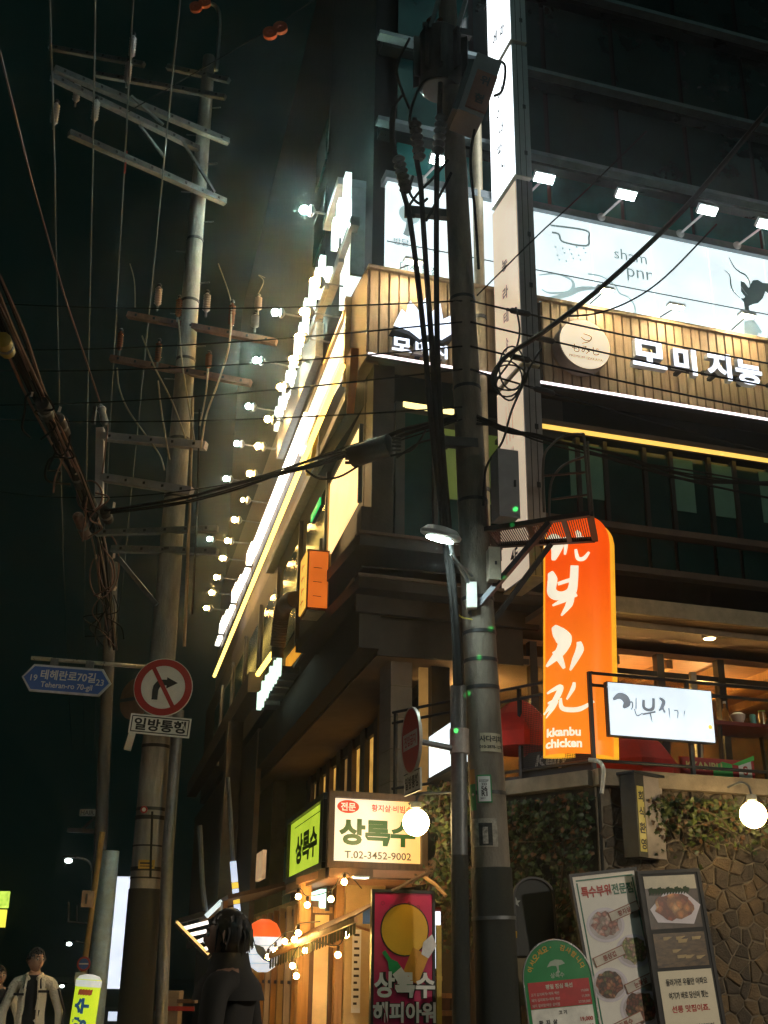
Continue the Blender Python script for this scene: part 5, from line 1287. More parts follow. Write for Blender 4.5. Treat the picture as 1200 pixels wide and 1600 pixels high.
# boxes on the pole
def pole_box(px0, py0, px1, py1, Y, dep, lab, m=grey_p, yaw=12):
    a_ = P(px0, py0, Y); b_ = P(px1, py1, Y); cx = (a_.x + b_.x)/2
    t3 = thing('junction_box', lab, 'junction box', T((cx, Y, b_.z)) @ RZ(math.radians(yaw))); w = abs(b_.x - a_.x); h = a_.z - b_.z
    MB().box(-w/2, w/2, 0, dep, 0, h).build('body', m, t3)
    MB().box(-w/2 - .008, w/2 + .008, -.018, -.002, -.006, h + .006).build('lid', m, t3)
    MB().box(w/2 - .05, w/2 - .03, -.03, -.0185, h*.45, h*.55).build('latch', dsteel, t3)
    MB().box(-w*.3, w*.3, dep + .002, dep + .12, h*.4, h*.6).build('mount', dsteel, t3)
    return t3
pole_box(777, 704, 812, 808, 10.9, .22, 'large grey junction box on the right of the dark pole, beside the blade sign', grey_p, 16)
pole_box(764, 856, 781, 905, 10.95, .12, 'small cream junction box under the steel platform', mat('cream_box', (.42, .38, .30), .5, dirt=.2), 10)
# top boxes: transformer-like box with a red warning plate
q = P(752, 133, 10.7)
t3 = thing('switch_box', 'grey switchgear box with a faded red warning panel high on the dark pole', 'switch box', T(q) @ RY(math.radians(16)) @ RZ(math.radians(12)))
MB().box(-.16, .14, 0, .40, -.42, .42).build('body', grey_p, t3)
MB().box(-.10, .145, -.02, -.002, -.36, .18).build('red_panel', mat('faded_red_panel', (.40, .14, .09), .6, var=.25, dirt=.3), t3)
mb = MB()
for k, s in enumerate('위험'): mb.text(s, .02, .06 - k*.26, .13, y=-.023, bold=.03)
mb.build('lettering', mat('faded_ink', (.08, .07, .06), .7), t3)
MB().box(-.22, -.163, .05, .35, -.4, .3).build('side_plate', dsteel, t3); MB().box(-.1, .1, .403, .55, -.1, .1).build('mount', dsteel, t3)
# dark clutter at the head of the pole
t3 = thing('transformer', 'almost black transformer drum at the head of the dark pole', 'transformer', T(P(688, 95, 11.3)))
MB().lathe([(.22, -.45), (.26, -.4), (.26, .35), (.2, .42)]).build('tank', dsteel, t3)
for k in range(3): MB().lathe([(.03, .42), (.06, .45), (.035, .48), (.06, .51), (.035, .54), (.05, .57), (.02, .62)], T((-.12 + k*.12, -.05, 0)), 12).build('bushing', brownporc, t3)
for k in range(10): MB().box(-.01, .01, -.34, -.255, -.32, .28, RZ(2*PI*k/10)).build('fin', dsteel, t3)
MB().box(.2, .5, -.04, .04, -.1, .0).build('mount', dsteel, t3)
for k, (a_, b_, lab) in enumerate((((668, 42, 11.2), (735, 55, 11.4), 'upper dark crossarm at the head of the dark pole'), ((640, 330, 11.15), (718, 338, 11.4), 'short dark cable bracket across the white side sign'), ((690, 690, 11.1), (745, 694, 11.2), 'short dark cable bracket at the wire knot on the dark pole'))):
    t3 = thing('crossarm', lab, 'crossarm')
    MB().bar(P(*a_), P(*b_), .09, .1).build('beam', dsteel, t3); MB().bar(P(*a_) + Vector((0, 0, .06)), P(*a_) + Vector((0, 0, -.08)), .12, .04).build('end_plate', dsteel, t3)
for k, (a_, b_) in enumerate((((673, 45), (690, -20)), ((715, 45), (735, -25)))):
    t3 = thing('steel_batten', ['left grey steel batten at the top of the dark pole', 'right grey steel batten at the top of the dark pole'][k], 'batten')
    MB().bar(P(*a_, 11.1), P(*b_, 11.1), .06, .05).build('bar', galv, t3)
# three thick vertical power cables with terminations
vc = [([(615, 170), (613, 215), (622, 262), (630, 300), (640, 340), (652, 430), (664, 540), (672, 640), (690, 800), (708, 960), (713, 1070)], (622, 245, 635, 300)),
      ([(648, 185), (650, 240), (657, 285), (660, 330), (666, 420), (676, 560), (683, 680), (697, 830), (711, 980), (716, 1070)], (648, 190, 656, 250)),
      ([(688, 130), (686, 190), (683, 250), (682, 330), (682, 430), (684, 560), (690, 680), (702, 830), (714, 985), (719, 1070)], (690, 180, 684, 240))]
for k, (pts, tp) in enumerate(vc):
    t3 = thing('power_cable', ['left thick black cable dropping beside the dark pole', 'middle thick black cable dropping beside the dark pole', 'right thick black cable hugging the dark pole'][k], 'cable', group='thick cables on the dark pole')
    path = smooth_path([P(x, y, 10.95) for x, y in pts], 6)
    MB().tube(path, .030, 10).build('sheath', cable_m, t3)
    a_ = P(tp[0], tp[1], 10.93); b_ = P(tp[2], tp[3], 10.93); L_ = (b_ - a_).length
    pr = [(.04 + (.035 if i % 2 else 0) , i*L_/12) for i in range(13)]
    dz = (a_ - b_).normalized(); MB().lathe(pr, basis(b_, dz.orthogonal().normalized(), dz.cross(dz.orthogonal().normalized()), dz), 14).build('termination', black, t3)
for k, pts in enumerate(([(640, 320), (655, 300), (675, 280), (700, 250)], [(628, 150), (612, 175), (612, 230), (625, 258)], [(645, 275), (640, 300), (655, 318), (668, 310)], [(666, 345), (690, 300), (705, 270)], [(640, 60), (620, 110), (640, 170)], [(700, 120), (660, 130), (640, 190), (660, 240)], [(742, 200), (735, 250), (742, 330), (748, 420)], [(760, 95), (788, 100), (785, 140), (772, 150)])):
    tag(MB().tube(smooth_path([P(x, y, 10.95) for x, y in pts], 6), .016, 8).build('jumper_cable', cable_m), ['jumper cable sloping over the grey cable bracket', 'bent jumper cable at the left termination', 'short looped jumper at the cable bracket', 'dark jumper rising behind the cables', 'dim jumper hanging from the pole head', 'dark jumper wrapped below the transformer', 'thin cable down the right edge of the pole head', 'small wire loop beside the red warning panel'][k], 'cable', 'jumper cables on the dark pole')
q = P(735, 333, 11.1)

# ================================================================== WIRES BETWEEN THE POLES
def wire(name, lab, pts, r, m=cable_m, grp=None, cat='wire'): return tag(MB().tube(pts, r, 6).build(name, m), lab, cat, grp)
for k, (yl, yr, yp) in enumerate(((470, 472, 470), (546, 508, 503), (578, 545, 541), (633, 578, 577), (652, 640, 636), (757, 690, 655))):
    a_ = P(-60, yl, 17); b_ = P(722, yp, 11.15)
    wire('span_wire', 'thin dark wire spanning leftwards from the utility pole, ' + ORD[k] + ' of the six', sag(a_, b_, .12 if k < 5 else .5, 18), .010 if k < 5 else .008, cable_m, 'thin wires spanning the side street')
for k, (y0, pr, yr) in enumerate(((470, 945, 500), (503, 945, 536), (541, 960, 575), (577, 1000, 640))):
    a_ = P(735, y0, 11.15); b_ = P(1240, yr + 75, 12.4); p = sag(a_, b_, .03, 14)
    wire('span_wire', 'thin dark wire leading right from the utility pole across the blade sign, ' + ORD[k] + ' of four', p, .011, cable_m, 'thin wires across the front')
    t3 = thing('wire_splice', ORD[k] + ' small black splice sleeve on the wires before the blade sign', 'splice')
    c = p[2 + (k % 2)]; d = (p[4] - p[2]).normalized(); MB().tube([c - d*.13, c - d*.1, c + d*.1, c + d*.13], [.012, .034, .034, .012], 10).build('sleeve', black, t3); MB().tube([c - d*.16, c - d*.131], .018, 8).build('ferrule', dsteel, t3)
# bundle sweeping up from lower left to the pole and on to the right
rnd = random.Random(4)
for k in range(7):
    j = [rnd.uniform(-6, 6) for _ in range(6)]
    pts = [(168 + j[0], 800 + j[1]*.5, 15.), (290, 782 + j[1], 14.2), (395 + j[2], 752 + j[1]*.8, 13.2), (480, 725 + j[3]*1.2, 12.5), (560, 700 + j[4]*1.4, 11.9), (640, 672 + j[5]*1.2, 11.4), (715, 652 + j[0], 11.15)]
    wire('bundled_cable', 'black cable in the sagging bundle that sweeps left from the dark pole', smooth_path([P(*p) for p in pts], 5), .011 + .004*(k % 3), cable_m, 'sagging cable bundle left of the dark pole')
for k in range(6):
    j = [rnd.uniform(-7, 7) for _ in range(6)]
    pts = [(745, 655 + j[0], 11.15), (790, 672 + j[1], 11.3), (850, 688 + j[2], 11.5), (960, 715 + j[3]*1.5, 11.8), (1080, 742 + j[4]*1.8, 12.1), (1230, 768 + j[5]*2.5, 12.5)]
    wire('bundled_cable', 'black cable in the loose bundle that runs right across the dark windows', smooth_path([P(*p) for p in pts], 5), .008 + .003*(k % 3), cable_m, 'loose cable bundle right of the dark pole')
t3 = thing('splice_closure', 'chunky black cable splice closure hanging on the bundle before the green blind', 'splice')
a_ = P(548, 715, 11.75); b_ = P(612, 694, 11.5); d = (b_ - a_).normalized()
MB().tube([a_, a_ + d*.02, b_ - d*.02, b_], [.06, .12, .12, .06], 12).build('body', black, t3)
for k in range(4): MB().tube([a_ + Vector((0, -.02, .08 - k*.05)), a_ + Vector((-.06, -.02, .08 - k*.05))], .018, 8).build('port', black, t3); MB().tube([b_ + Vector((0, -.02, .06 - k*.045)), b_ + Vector((.10, -.02, .06 - k*.045))], .018, 8).build('port', black, t3)
for k, pts in enumerate(([(610, 712), (640, 705), (655, 690), (665, 672)], [(478, 735), (500, 748), (530, 745), (560, 728)], [(620, 715), (660, 690), (715, 683)], [(688, 668), (700, 690), (720, 700)])):
    wire('drop_cable', ['cable curving up from the splice closure across the blind', 'short slack loop under the bundle', 'thin cable from the closure to the pole', 'short cable at the pole bracket'][k], smooth_path([P(x, y, 11.3) for x, y in pts], 5), .012, cable_m, None, 'cable')
# thick black cable to upper right and slack coil
wire('thick_cable', 'thick black cable rising to the upper right across the front', smooth_path([P(*p) for p in ((772, 598, 11.0), (775, 580, 11.0), (792, 556, 11.), (850, 518, 10.6), (950, 440, 10.0), (1070, 325, 9.2), (1200, 172, 8.3), (1290, 60, 7.7))], 6), .026, black, None, 'cable')
wire('thin_cable', 'thin cable crossing below the thick one, rising to the right over the cedar band', smooth_path([P(*p) for p in ((745, 462, 11.1), (840, 368, 10.8), (905, 308, 10.5), (1010, 205, 10.2))], 6), .008, cable_m, None, 'cable')
wire('thin_cable', 'thin drooping cable across the disc sign up to the white band', smooth_path([P(*p) for p in ((878, 494, 12.0), (930, 490, 11.9), (985, 470, 11.8), (1040, 432, 11.6), (1120, 350, 11.3))], 6), .010, cable_m, None, 'cable')
for k, (cx, cyy, rx, ry) in enumerate(((792, 592, 24, 28), (795, 590, 28, 20), (800, 575, 20, 34))):
    pts = [P(cx + rx*math.cos(2*PI*i/20), cyy + ry*math.sin(2*PI*i/20), 11.0 + .03*k) for i in range(20)]
    wire('cable_coil', 'slack black cable loop hanging beside the dark pole before the blade sign', pts + [pts[0]], .010, black, 'slack loops beside the dark pole', 'cable')
wire('drop_cable', 'dark cable hanging in an S from the slack loops down to the pole bracket', smooth_path([P(x, y, 11.05) for x, y in ((806, 480), (812, 520), (800, 560), (775, 600), (800, 625), (830, 570), (846, 545))], 6), .011, black, None, 'cable')
wire('drop_cable', 'dark cable running down in front of the reed print on the blade sign', smooth_path([P(x, y, 11.05) for x, y in ((825, 585), (800, 640), (785, 690), (760, 730), (755, 790))], 6), .012, black, None, 'cable')

# ================================================================== LEFT UTILITY POLE
LP = pole_axis(P(237, 1250, 15.5), P(326, 100, 15.5))
lb = P(237, 1250, 15.5)
def lrad(z): return max(.09, .205 - z*.0068)
t = thing('utility_pole', 'tall pale concrete utility pole on the left with road signs and crossarms', 'utility pole')
zs = [0, 2.75, 5, 8, 11, 13.5, 15.6]
MB().tube([LP(z) for z in zs], [lrad(z) for z in zs], 28).build('shaft', concrete, t)
MB().tube([LP(0), LP(1.3), LP(2.45)], [lrad(0) + .012, lrad(1.3) + .012, lrad(2.45) + .012], 28).build('dark_sleeve', MATS['sticker_proof_sleeve'], t)
for z in (3.4, 4.2, 5.3, 6.9, 7.7, 8.6, 9.9, 10.9, 12.0, 14.0):
    MB().tube([LP(z), LP(z + .04)], lrad(z) + .008, 24).build('band', dsteel, t)
for k in range(12):
    z = 8.5 + k*.55; sg = 1 if k % 2 else -1
    MB().tube([LP(z) + Vector((sg*lrad(z), -.02, 0)), LP(z) + Vector((sg*(lrad(z) + .15), -.04, 0))], .010, 6).build('step_bolt', galv, t)
MB().tube(smooth_path([P(338, 110, 15.5), P(342, 60, 15.5), P(343, 25, 15.5), P(335, 8, 15.4), P(318, 5, 15.3)], 6), .035, 10).build('gooseneck', galv, t)
# riser conduits
for k, (xs, r_, Y) in enumerate((((263, 1400, 285, 1000, 300, 700), .075, 15.35), ((288, 1010, 296, 800, 301, 620), .022, 15.25), ((300, 960, 308, 800, 312, 640), .014, 15.2))):
    tag(MB().tube([P(xs[0], xs[1] + (450 if k == 0 else 0), Y), P(xs[0] + (4 if k == 0 else 0), xs[1], Y), P(xs[2], xs[3], Y), P(xs[4], xs[5], Y)] if k else [P(250, 1640, Y), P(262, 1330, Y), P(279, 1110, Y)], r_, 14).build('riser_tube', galv if k == 0 else cable_m if k == 2 else mat('tan_conduit', (.30, .21, .12), .5)), ['grey steel riser tube along the right side of the pale pole', 'tan cable conduit up the right side of the pale pole', 'thin dark cable up the right side of the pale pole'][k], 'pipe')
# crossarms: straight level beams, bolted
def arm(pR, pL, w, m, lab, Y=15.3, holes=True):
    a_ = P(*pR, Y); b_ = PZ(*pL, a_.z) if abs(pR[1] - pL[1]) > 60 else P(*pL, Y + .4)
    t3 = thing('crossarm', lab, 'crossarm', group='crossarms on the pale pole')
    MB().bar(a_, b_, w, w).build('beam', m, t3)
    d = (b_ - a_); n = max(3, int(d.length/.28)); mb = MB()
    for k in range(n):
        c = a_ + d*((k + .5)/n); nn = Vector((d.y, -d.x, 0)).normalized()
        if nn.y > 0: nn = -nn
        mb.bar(c + nn*(w/2), c + nn*(w/2 + .012), .035)
    mb.build('bolt', dsteel, t3)['kind'] = 'stuff'
    return a_, b_
A1 = arm((357, 222), (85, 108), .095, galv, 'longest pale crossarm, second tier from the top of the pale pole')
A2 = arm((352, 316), (108, 208), .095, galv, 'pale crossarm under the longest one on the pale pole')
A3 = arm((310, 233), (80, 120), .09, galv, 'pale crossarm just behind the longest one')
A4 = arm((358, 126), (262, 105), .08, galv, 'short top crossarm at the pale pole head')
A5 = arm((352, 152), (150, 116), .08, galv, 'thin dim crossarm below the pole head')
A6 = arm((225, 101), (78, 74), .08, galv, 'faint topmost crossarm left of the pole head')
B1 = arm((432, 535), (200, 492), .09, rust, 'red-brown crossarm at mid height of the pale pole, upper one', 15.2)
B2 = arm((392, 599), (173, 560), .09, rust, 'red-brown crossarm at mid height of the pale pole, lower one', 15.2)
G1 = arm((322, 697), (158, 682), .11, grey_p, 'dim grey frame arm below the red-brown crossarms', 15.2)
G2 = arm((300, 768), (158, 746), .11, grey_p, 'dim grey frame arm above the cable bundle', 15.2)
G3 = arm((340, 826), (150, 833), .08, galv, 'grey arm level with the cable bundle, upper', 15.2)
G4 = arm((340, 862), (175, 858), .09, galv, 'grey arm level with the cable bundle, lower', 15.2)
t3 = thing('frame_post', 'dim upright joining the two grey frame arms left of the pale pole', 'bracket'); MB().bar(P(157, 670, 15.6), P(155, 800, 15.6), .11).build('bar', grey_p, t3)
t3 = thing('brace', 'diagonal steel brace under the grey arms of the pale pole', 'bracket'); MB().bar(P(185, 872, 15.5), P(245, 945, 15.35), .06).build('bar', galv, t3)
for k, (a_, b_) in enumerate((((218, 195), (256, 245)), ((285, 220), (335, 300)), ((205, 150), (255, 195)))):
    t3 = thing('brace', ['thin strut between the upper crossarms, left', 'thin strut between the upper crossarms beside the pole', 'dim strut at the upper left crossarms'][k], 'bracket'); MB().bar(P(*a_, 14.2), P(*b_, 14.4), .035).build('bar', galv, t3)
# insulators and fuse cut-outs
def insulator(px, py, hpx, Y, lab, m=brownporc, r=.05, cap=None, grp='insulators on the pale pole'):
    a_ = P(px, py, Y); L_ = (P(px, py - hpx, Y) - a_).length
    t3 = thing('insulator', lab, 'insulator', T(a_), grp); n = 7
    pr = [(.02, 0)] + [(r*(1 if i % 2 else .55), L_*(.08 + .84*i/(2*n))) for i in range(2*n + 1)] + [(.02, L_)]
    MB().lathe(pr, None, 14).build('shed_stack', m, t3)
    MB().lathe([(.03, L_*1.001), (.035, L_*1.08), (.015, L_*1.16)], None, 10).build('cap', cap or dsteel, t3)
    MB().tube([(0, 0, -.08), (0, 0, -.001)], .016, 6).build('pin', galv, t3)
insulator(186, 548, 30, 15.6, 'brown insulator at the left end of the lower red-brown arm'); insulator(246, 566, 32, 15.4, 'brown insulator mid left on the lower red-brown arm'); insulator(325, 576, 24, 15.1, 'brown insulator right of the shaft on the lower red-brown arm')
insulator(361, 510, 36, 15.1, 'tall brown insulator at the right on the upper red-brown arm'); insulator(278, 496, 30, 15.4, 'dim insulator left of the shaft on the upper arm')
for px, py, lab in ((246, 478, 'pinkish fuse cut-out left of the pale pole'), (322, 488, 'pinkish fuse cut-out on the right edge of the pale pole')):
    insulator(px, py, 30, 15.0, lab, porcelain, .055, dsteel, 'fuse cut-outs on the pale pole')
insulator(403, 485, 22, 15.0, 'white fuse cut-out near the warm lamps', porcelain, .055, galv, 'fuse cut-outs on the pale pole'); insulator(398, 512, 20, 15.0, 'grey stacked insulator below the white fuse cut-out', grey_p, .06)
for k, (px, py) in enumerate(((84, 195), (147, 190), (198, 130), (205, 90), (118, 160))):
    insulator(px, py, 34, 13.5 + .2*k, ['dim grey insulator hanging at the far left crossarm end', 'second dim insulator from the left end of the crossarms', 'dim insulator at the middle of the crossarms', 'faint insulator near the top edge', 'faint insulator behind the longest arm'][k], grey_p, .055)
t3 = thing('red_tag', 'thin red tag dangling from the crossarm under the longest one', 'tag', T(P(197, 248, 14.3))); MB().box(-.012, .012, -.004, .004, -.26, .14).build('strip', redp, t3)
# power lines running up and down the street
for k, (px, py, Y) in enumerate(((84, 200, 13.4), (146, 200, 13.6), (196, 230, 14.0), (253, 285, 14.5))):
    a_ = P(px, py, Y); wire('power_line', ['leftmost', 'second', 'third', 'rightmost'][k] + ' faint power line running down the street from the crossarms', [a_ - V*14 + Vector((0, 0, .3)), a_] + sag(a_, a_ + V*45 + Vector((0, 0, -1.0)), .7, 16)[1:], .012, cable_g, 'power lines along the street')
def drop(k, lab, pts, r=.012, m=None): wire('drop_cable', lab, smooth_path([P(x, y, Y) for x, y, Y in pts], 6), r, m or mat('tan_sheath', (.33, .27, .18), .5), 'drop cables at the pale pole', 'cable')
drop(0, 'slack cable from the left insulator swinging down to the pale pole', [(183, 575, 15.5), (186, 605, 15.5), (200, 640, 15.5), (228, 680, 15.4), (250, 712, 15.3), (257, 735, 15.2)])
drop(1, 'cable from the middle insulator straight down', [(247, 595, 15.3), (252, 640, 15.3), (260, 690, 15.2), (265, 718, 15.2)])
drop(2, 'cable crossing the shaft from upper left to the right edge', [(222, 525, 15.3), (240, 570, 15.2), (270, 630, 15.1), (290, 685, 15.1)])
drop(3, 'cable running down the middle of the shaft', [(279, 500, 15.2), (285, 570, 15.1), (296, 640, 15.1), (304, 690, 15.1)])
drop(4, 'cable from the tall right insulator sweeping in to the shaft', [(362, 470, 15.1), (358, 540, 15.0), (340, 600, 15.0), (322, 650, 15.0), (314, 700, 15.0)], .014)
drop(5, 'thin cable from the right small insulator to the shaft', [(325, 580, 15.1), (321, 620, 15.05), (312, 665, 15.0)])
drop(6, 'thin lead from the top right step bolt to the tall insulator', [(341, 412, 15.1), (355, 450, 15.1), (361, 472, 15.1)], .008)
drop(7, 'thin lead over the left fuse cut-out', [(203, 412, 15.4), (210, 440, 15.4), (211, 480, 15.4)], .008)
drop(8, 'curled lead over the white fuse cut-out', [(402, 462, 15.0), (412, 440, 15.0), (404, 430, 15.0), (414, 434, 15.0)], .006)
# red guy cable with clamps
wire('guy_cable', 'red-brown cable slanting down from the left edge to a clamp', [P(x, y, Y) for x, y, Y in ((-40, -20, 9.5), (0, 82, 10.5), (50, 285, 12.3), (100, 460, 13.8), (156, 628, 15.2))], .014, cable_r, None, 'cable')
wire('guy_cable', 'short red-brown tail running down below the clamp', smooth_path([P(x, y, 15.3) for x, y in ((158, 640), (168, 660), (166, 690), (160, 740))], 5), .010, cable_r, None, 'cable')
t3 = thing('strain_clamp', 'glinting strain clamp at the end of the red-brown cable', 'clamp', T(P(160, 645, 15.3)))
MB().lathe([(.03, -.22), (.06, -.15), (.05, 0), (.07, .06), (.02, .14)], RY(-.3), 12).build('body', galv, t3); MB().box(-.14, -.09, -.03, .03, -.18, .1).build('strap', dsteel, t3)
# tangle of communication cables down the street
rnd = random.Random(12)
cp_ = [(-30, 400, 8.5), (22, 520, 9.6), (62, 612, 11.), (100, 690, 12.4), (135, 770, 14.2), (160, 850, 17.), (168, 930, 21.), (176, 1010, 27.)]
for k in range(11):
    dx = rnd.uniform(-26, 16); pts = [P(x + dx*(1 - .75*i/7) + rnd.uniform(-4, 4), y + rnd.uniform(-6, 6), Y + rnd.uniform(-.2, .2)) for i, (x, y, Y) in enumerate(cp_)]
    wire('communication_cable', 'dark cable in the tangled bundle running down the left side of the street', smooth_path(pts, 5), .010 + .006*(k % 3), [cable_m, cable_r, cable_m][k % 3], 'tangled cables on the left', 'cable')
for k, (px, py, Y, l) in enumerate(((8, 540, 9.5, .35), (70, 640, 11.2, .4), (95, 665, 12., .45), (120, 745, 13.6, .5), (143, 790, 14.8, .45), (128, 822, 15.4, .6), (166, 805, 15.2, .3))):
    a_ = P(px, py, Y); d = (P(px + 20, py + 48, Y + .8) - a_).normalized()
    t3 = thing('splice_closure', ORD[k] + ' dark cable closure in the tangled bundle on the left', 'splice', group='closures in the tangled bundle')
    MB().tube([a_ - d*l/2, a_ - d*l*.42, a_ + d*l*.42, a_ + d*l/2], [.03, .075, .075, .03], 10).build('body', mat('yellow_closure', (.30, .22, .03), .5) if k == 0 else black if k != 5 else mat('brown_closure', (.16, .08, .06), .5), t3)
    MB().tube([a_ - d*.02, a_ + d*.03], .08, 10).build('strap', galv, t3)
for k, (px, py, Y) in enumerate(((50, 616, 10.9), (93, 640, 12.), (115, 742, 13.5), (119, 738, 13.4), (152, 770, 14.6), (178, 790, 15), (161, 845, 17), (178, 868, 18), (180, 920, 21), (172, 990, 25), (150, 870, 17), (155, 930, 20))):
    t3 = thing('cable_tag', ORD[k] + ' pale tag glinting in the tangled cable bundle on the left', 'tag', T(P(px, py, Y)) @ RZ(rnd.uniform(-.6, .6)) @ RY(rnd.uniform(-.4, .4)), 'pale tags in the tangled cables')
    s_ = Y/1850*rnd.uniform(2.5, 4.5); MB().prism([(-s_*.6, -s_*1.4), (s_*.5, -s_*1.2), (s_*.6, s_*1.3), (-s_*.4, s_*1.5)], -.004, .004).build('card', mat('tag_card', (.62, .5, .42), .5), t3)
for k, (px, py, Y, rx, ry) in enumerate(((158, 900, 18.5, 18, 34), (165, 955, 22, 14, 34), (140, 775, 14.5, 20, 24), (95, 680, 12.2, 14, 32), (170, 880, 17.5, 16, 44))):
    pts = [P(px + rx*math.cos(2*PI*i/22), py + ry*math.sin(2*PI*i/22), Y) for i in range(23)]
    wire('cable_coil', ORD[k] + ' drooping coil of spare cable in the tangle on the left', pts, .012, [cable_r, cable_m][k % 2], 'coils in the tangled cables', 'cable')

# ------------------------------------------------------------------ signs on the pale pole
sp = P(255, 1074, 14.9)
SG = T(sp) @ RZ(math.radians(4)) @ RY(math.radians(1))
t = thing('no_right_turn_sign', 'round no right turn sign, red ring and slash over a black arrow', 'road sign', SG)
pxm = 14.9/1850*1.02
R_ = 45.5*pxm
swh = mat('sign_face_white', (.80, .80, .76), .45, var=.08, dirt=.1)
mb = MB(); mb.prism([(R_*math.cos(2*PI*i/48), R_*math.sin(2*PI*i/48)) for i in range(48)], -.008, .008); mb.build('disc', swh, t)
MB().ring(0, 0, R_*.745, R_*.975, -.013, -.009, 48).build('red_ring', redp, t)
aw = MB(); u = pxm
aw.flat([(-16*u, -20*u), (-7*u, -20*u), (-7*u, -5*u), (-5*u, 0), (0, 3*u), (5*u, 3*u), (5*u, 12*u), (-2*u, 12*u), (-10*u, 9*u), (-15*u, 2*u), (-16*u, -5*u)], -.011)
aw.flat([(4.9*u, 16*u), (22*u, 7.5*u), (4.9*u, -2*u)], -.011); aw.build('arrow', ink, t)
mb = MB(); mb.box(-3.2*u, 3.2*u, -.0165, -.0135, -R_*.78, R_*.78, RY(math.radians(-30))); mb.build('slash', redp, t)
MB().box(-.03, .03, .01, .45, -.04, .04).build('mount', dsteel, t)
q = P(250, 1134, 14.9)
t = thing('one_way_plate', 'white rectangular plate with black border and lettering below the no right turn sign', 'road sign', T(q) @ RZ(math.radians(4)) @ RY(math.radians(4)))
hw, hh = 46.5*u, 15.*u
MB().box(-hw, hw, -.007, .007, -hh, hh).build('plate', swh, t)
fm = MB(); b_ = .018; fm.box(-hw + .02, hw - .02, -.0105, -.0075, hh - .02 - b_*.7, hh - .02); fm.box(-hw + .02, hw - .02, -.0105, -.0075, -hh + .02, -hh + .02 + b_*.7); fm.box(-hw + .02, -hw + .02 + b_*.7, -.0105, -.0075, -hh + .034, hh - .034); fm.box(hw - .02 - b_*.7, hw - .02, -.0105, -.0075, -hh + .034, hh - .034); fm.build('border', ink, t)
MB().text('일방통행', 0, 0, 19*u, y=-.0115, bold=.03, sx=1.12).build('lettering', ink, t)
MB().box(-.03, .03, .01, .42, -.03, .03).build('mount', dsteel, t)
q = P(211, 1092, 15.2)
t = thing('round_sign_back', 'tan back of a round sign peeping out behind the no right turn sign', 'road sign', T(q) @ RZ(math.radians(-35)))
mb = MB(); mb.prism([(.27*math.cos(2*PI*i/36), .27*math.sin(2*PI*i/36)) for i in range(36)], -.01, .01); mb.build('disc', mat('tan_back', (.34, .20, .13), .6), t); MB().box(-.25, .25, -.03, -.012, -.02, .02).build('stiffener', galv, t)
# street name sign
q = P(104, 1063, 14.8)
t = thing('street_name_sign', 'blue arrow-ended street name sign hanging from a horizontal pole arm', 'street sign', T(q) @ RZ(math.radians(-2)) @ RY(math.radians(4.2)))
hw, hh, ch = 70.5*u, 21.5*u, 16*u
def hexa(o): return [(-hw + o, 0), (-hw + ch + o*.5, hh - o), (hw - ch - o*.5, hh - o), (hw - o, 0), (hw - ch - o*.5, -hh + o), (-hw + ch + o*.5, -hh + o)]
MB().prism(hexa(0), -.012, .012).build('edge', mat('sign_edge_silver', (.55, .58, .60), .4, .3), t)
MB().prism(hexa(.028), -.0155, -.0125).build('blue_face', bluep, t)
MB().text('테헤란로70길', 2*u, 6.3*u, 15.5*u, y=-.0175, bold=.022, sx=.97).build('lettering', white_p, t)
MB().text('Teheran-ro 70-gil', 2*u, -10.5*u, 11.5*u, y=-.0175, bold=.015, sx=.95).build('lettering', white_p, t)
MB().text('19', -51*u, 0, 10*u, y=-.0175, bold=.015).build('lettering', white_p, t); MB().text('23', 53*u, 0, 10*u, y=-.0175, bold=.015).build('lettering', white_p, t)
for x in (-24*u, 32*u): MB().box(x - .05, x + .05, -.02, .02, hh + .001, hh + .09).build('hanger', galv, t)
MB().tube([P(49, 1028, 14.8), P(212, 1041, 14.9), P(236, 1043, 15.3)], .026, 10).build('arm', mat('bright_tube', (.55, .55, .48), .3, .7), t, t.matrix_world.inverted())
# small bits on the shaft
lpm = lambda px, py, Y=15.25: P(px, py, Y)
t = thing('dangling_tag', 'small white tag dangling left of the pale pole under the one way plate', 'tag', T(P(203, 1158, 15.2)) @ RY(.2)); MB().box(-.045, .045, -.006, .006, -.12, .11).build('card', white_p, t)
t = thing('pole_label', 'yellow and black label on the pale pole above the dark sleeve', 'notice', T(P(229, 1350, 15.24)))
MB().box(-.10, .10, -.004, .004, -.055, .05).build('plate', mat('label_yellow', (.42, .28, .04), .5), t); mb = MB(); mb.box(-.08, .08, -.0065, -.0045, -.03, -.02); mb.box(-.08, .05, -.0065, -.0045, .0, .02); mb.build('print', ink, t)
t = thing('pole_label', 'small round red label on the pale pole', 'notice', T(P(225, 1265, 15.27))); mb = MB(); mb.prism([(.045*math.cos(2*PI*i/20), .045*math.sin(2*PI*i/20)) for i in range(20)], -.004, .004); mb.build('disc', redp, t); MB().disc(0, 0, .025, -.0055).build('centre', white_p, t)
for k, py in enumerate((1282, 1324, 1362, 1374)):
    pc = P(226, py, 15.5); tag(MB().tube([LP(pc.z), LP(pc.z + (.05 if k in (0, 2) else .02))], lrad(pc.z) + .01, 22).build('steel_strap', black), ORD[k] + ' black strap round the pale pole below the signs', 'strap', 'straps on the pale pole')
pc = P(230, 1250, 15.2); tag(MB().tube([P(238, 1268, 15.22), P(236, 1330, 15.22), P(235, 1372, 15.22)], .014, 6).build('ground_wire', cable_m), 'short dark ground wire down the face of the pale pole', 'wire')
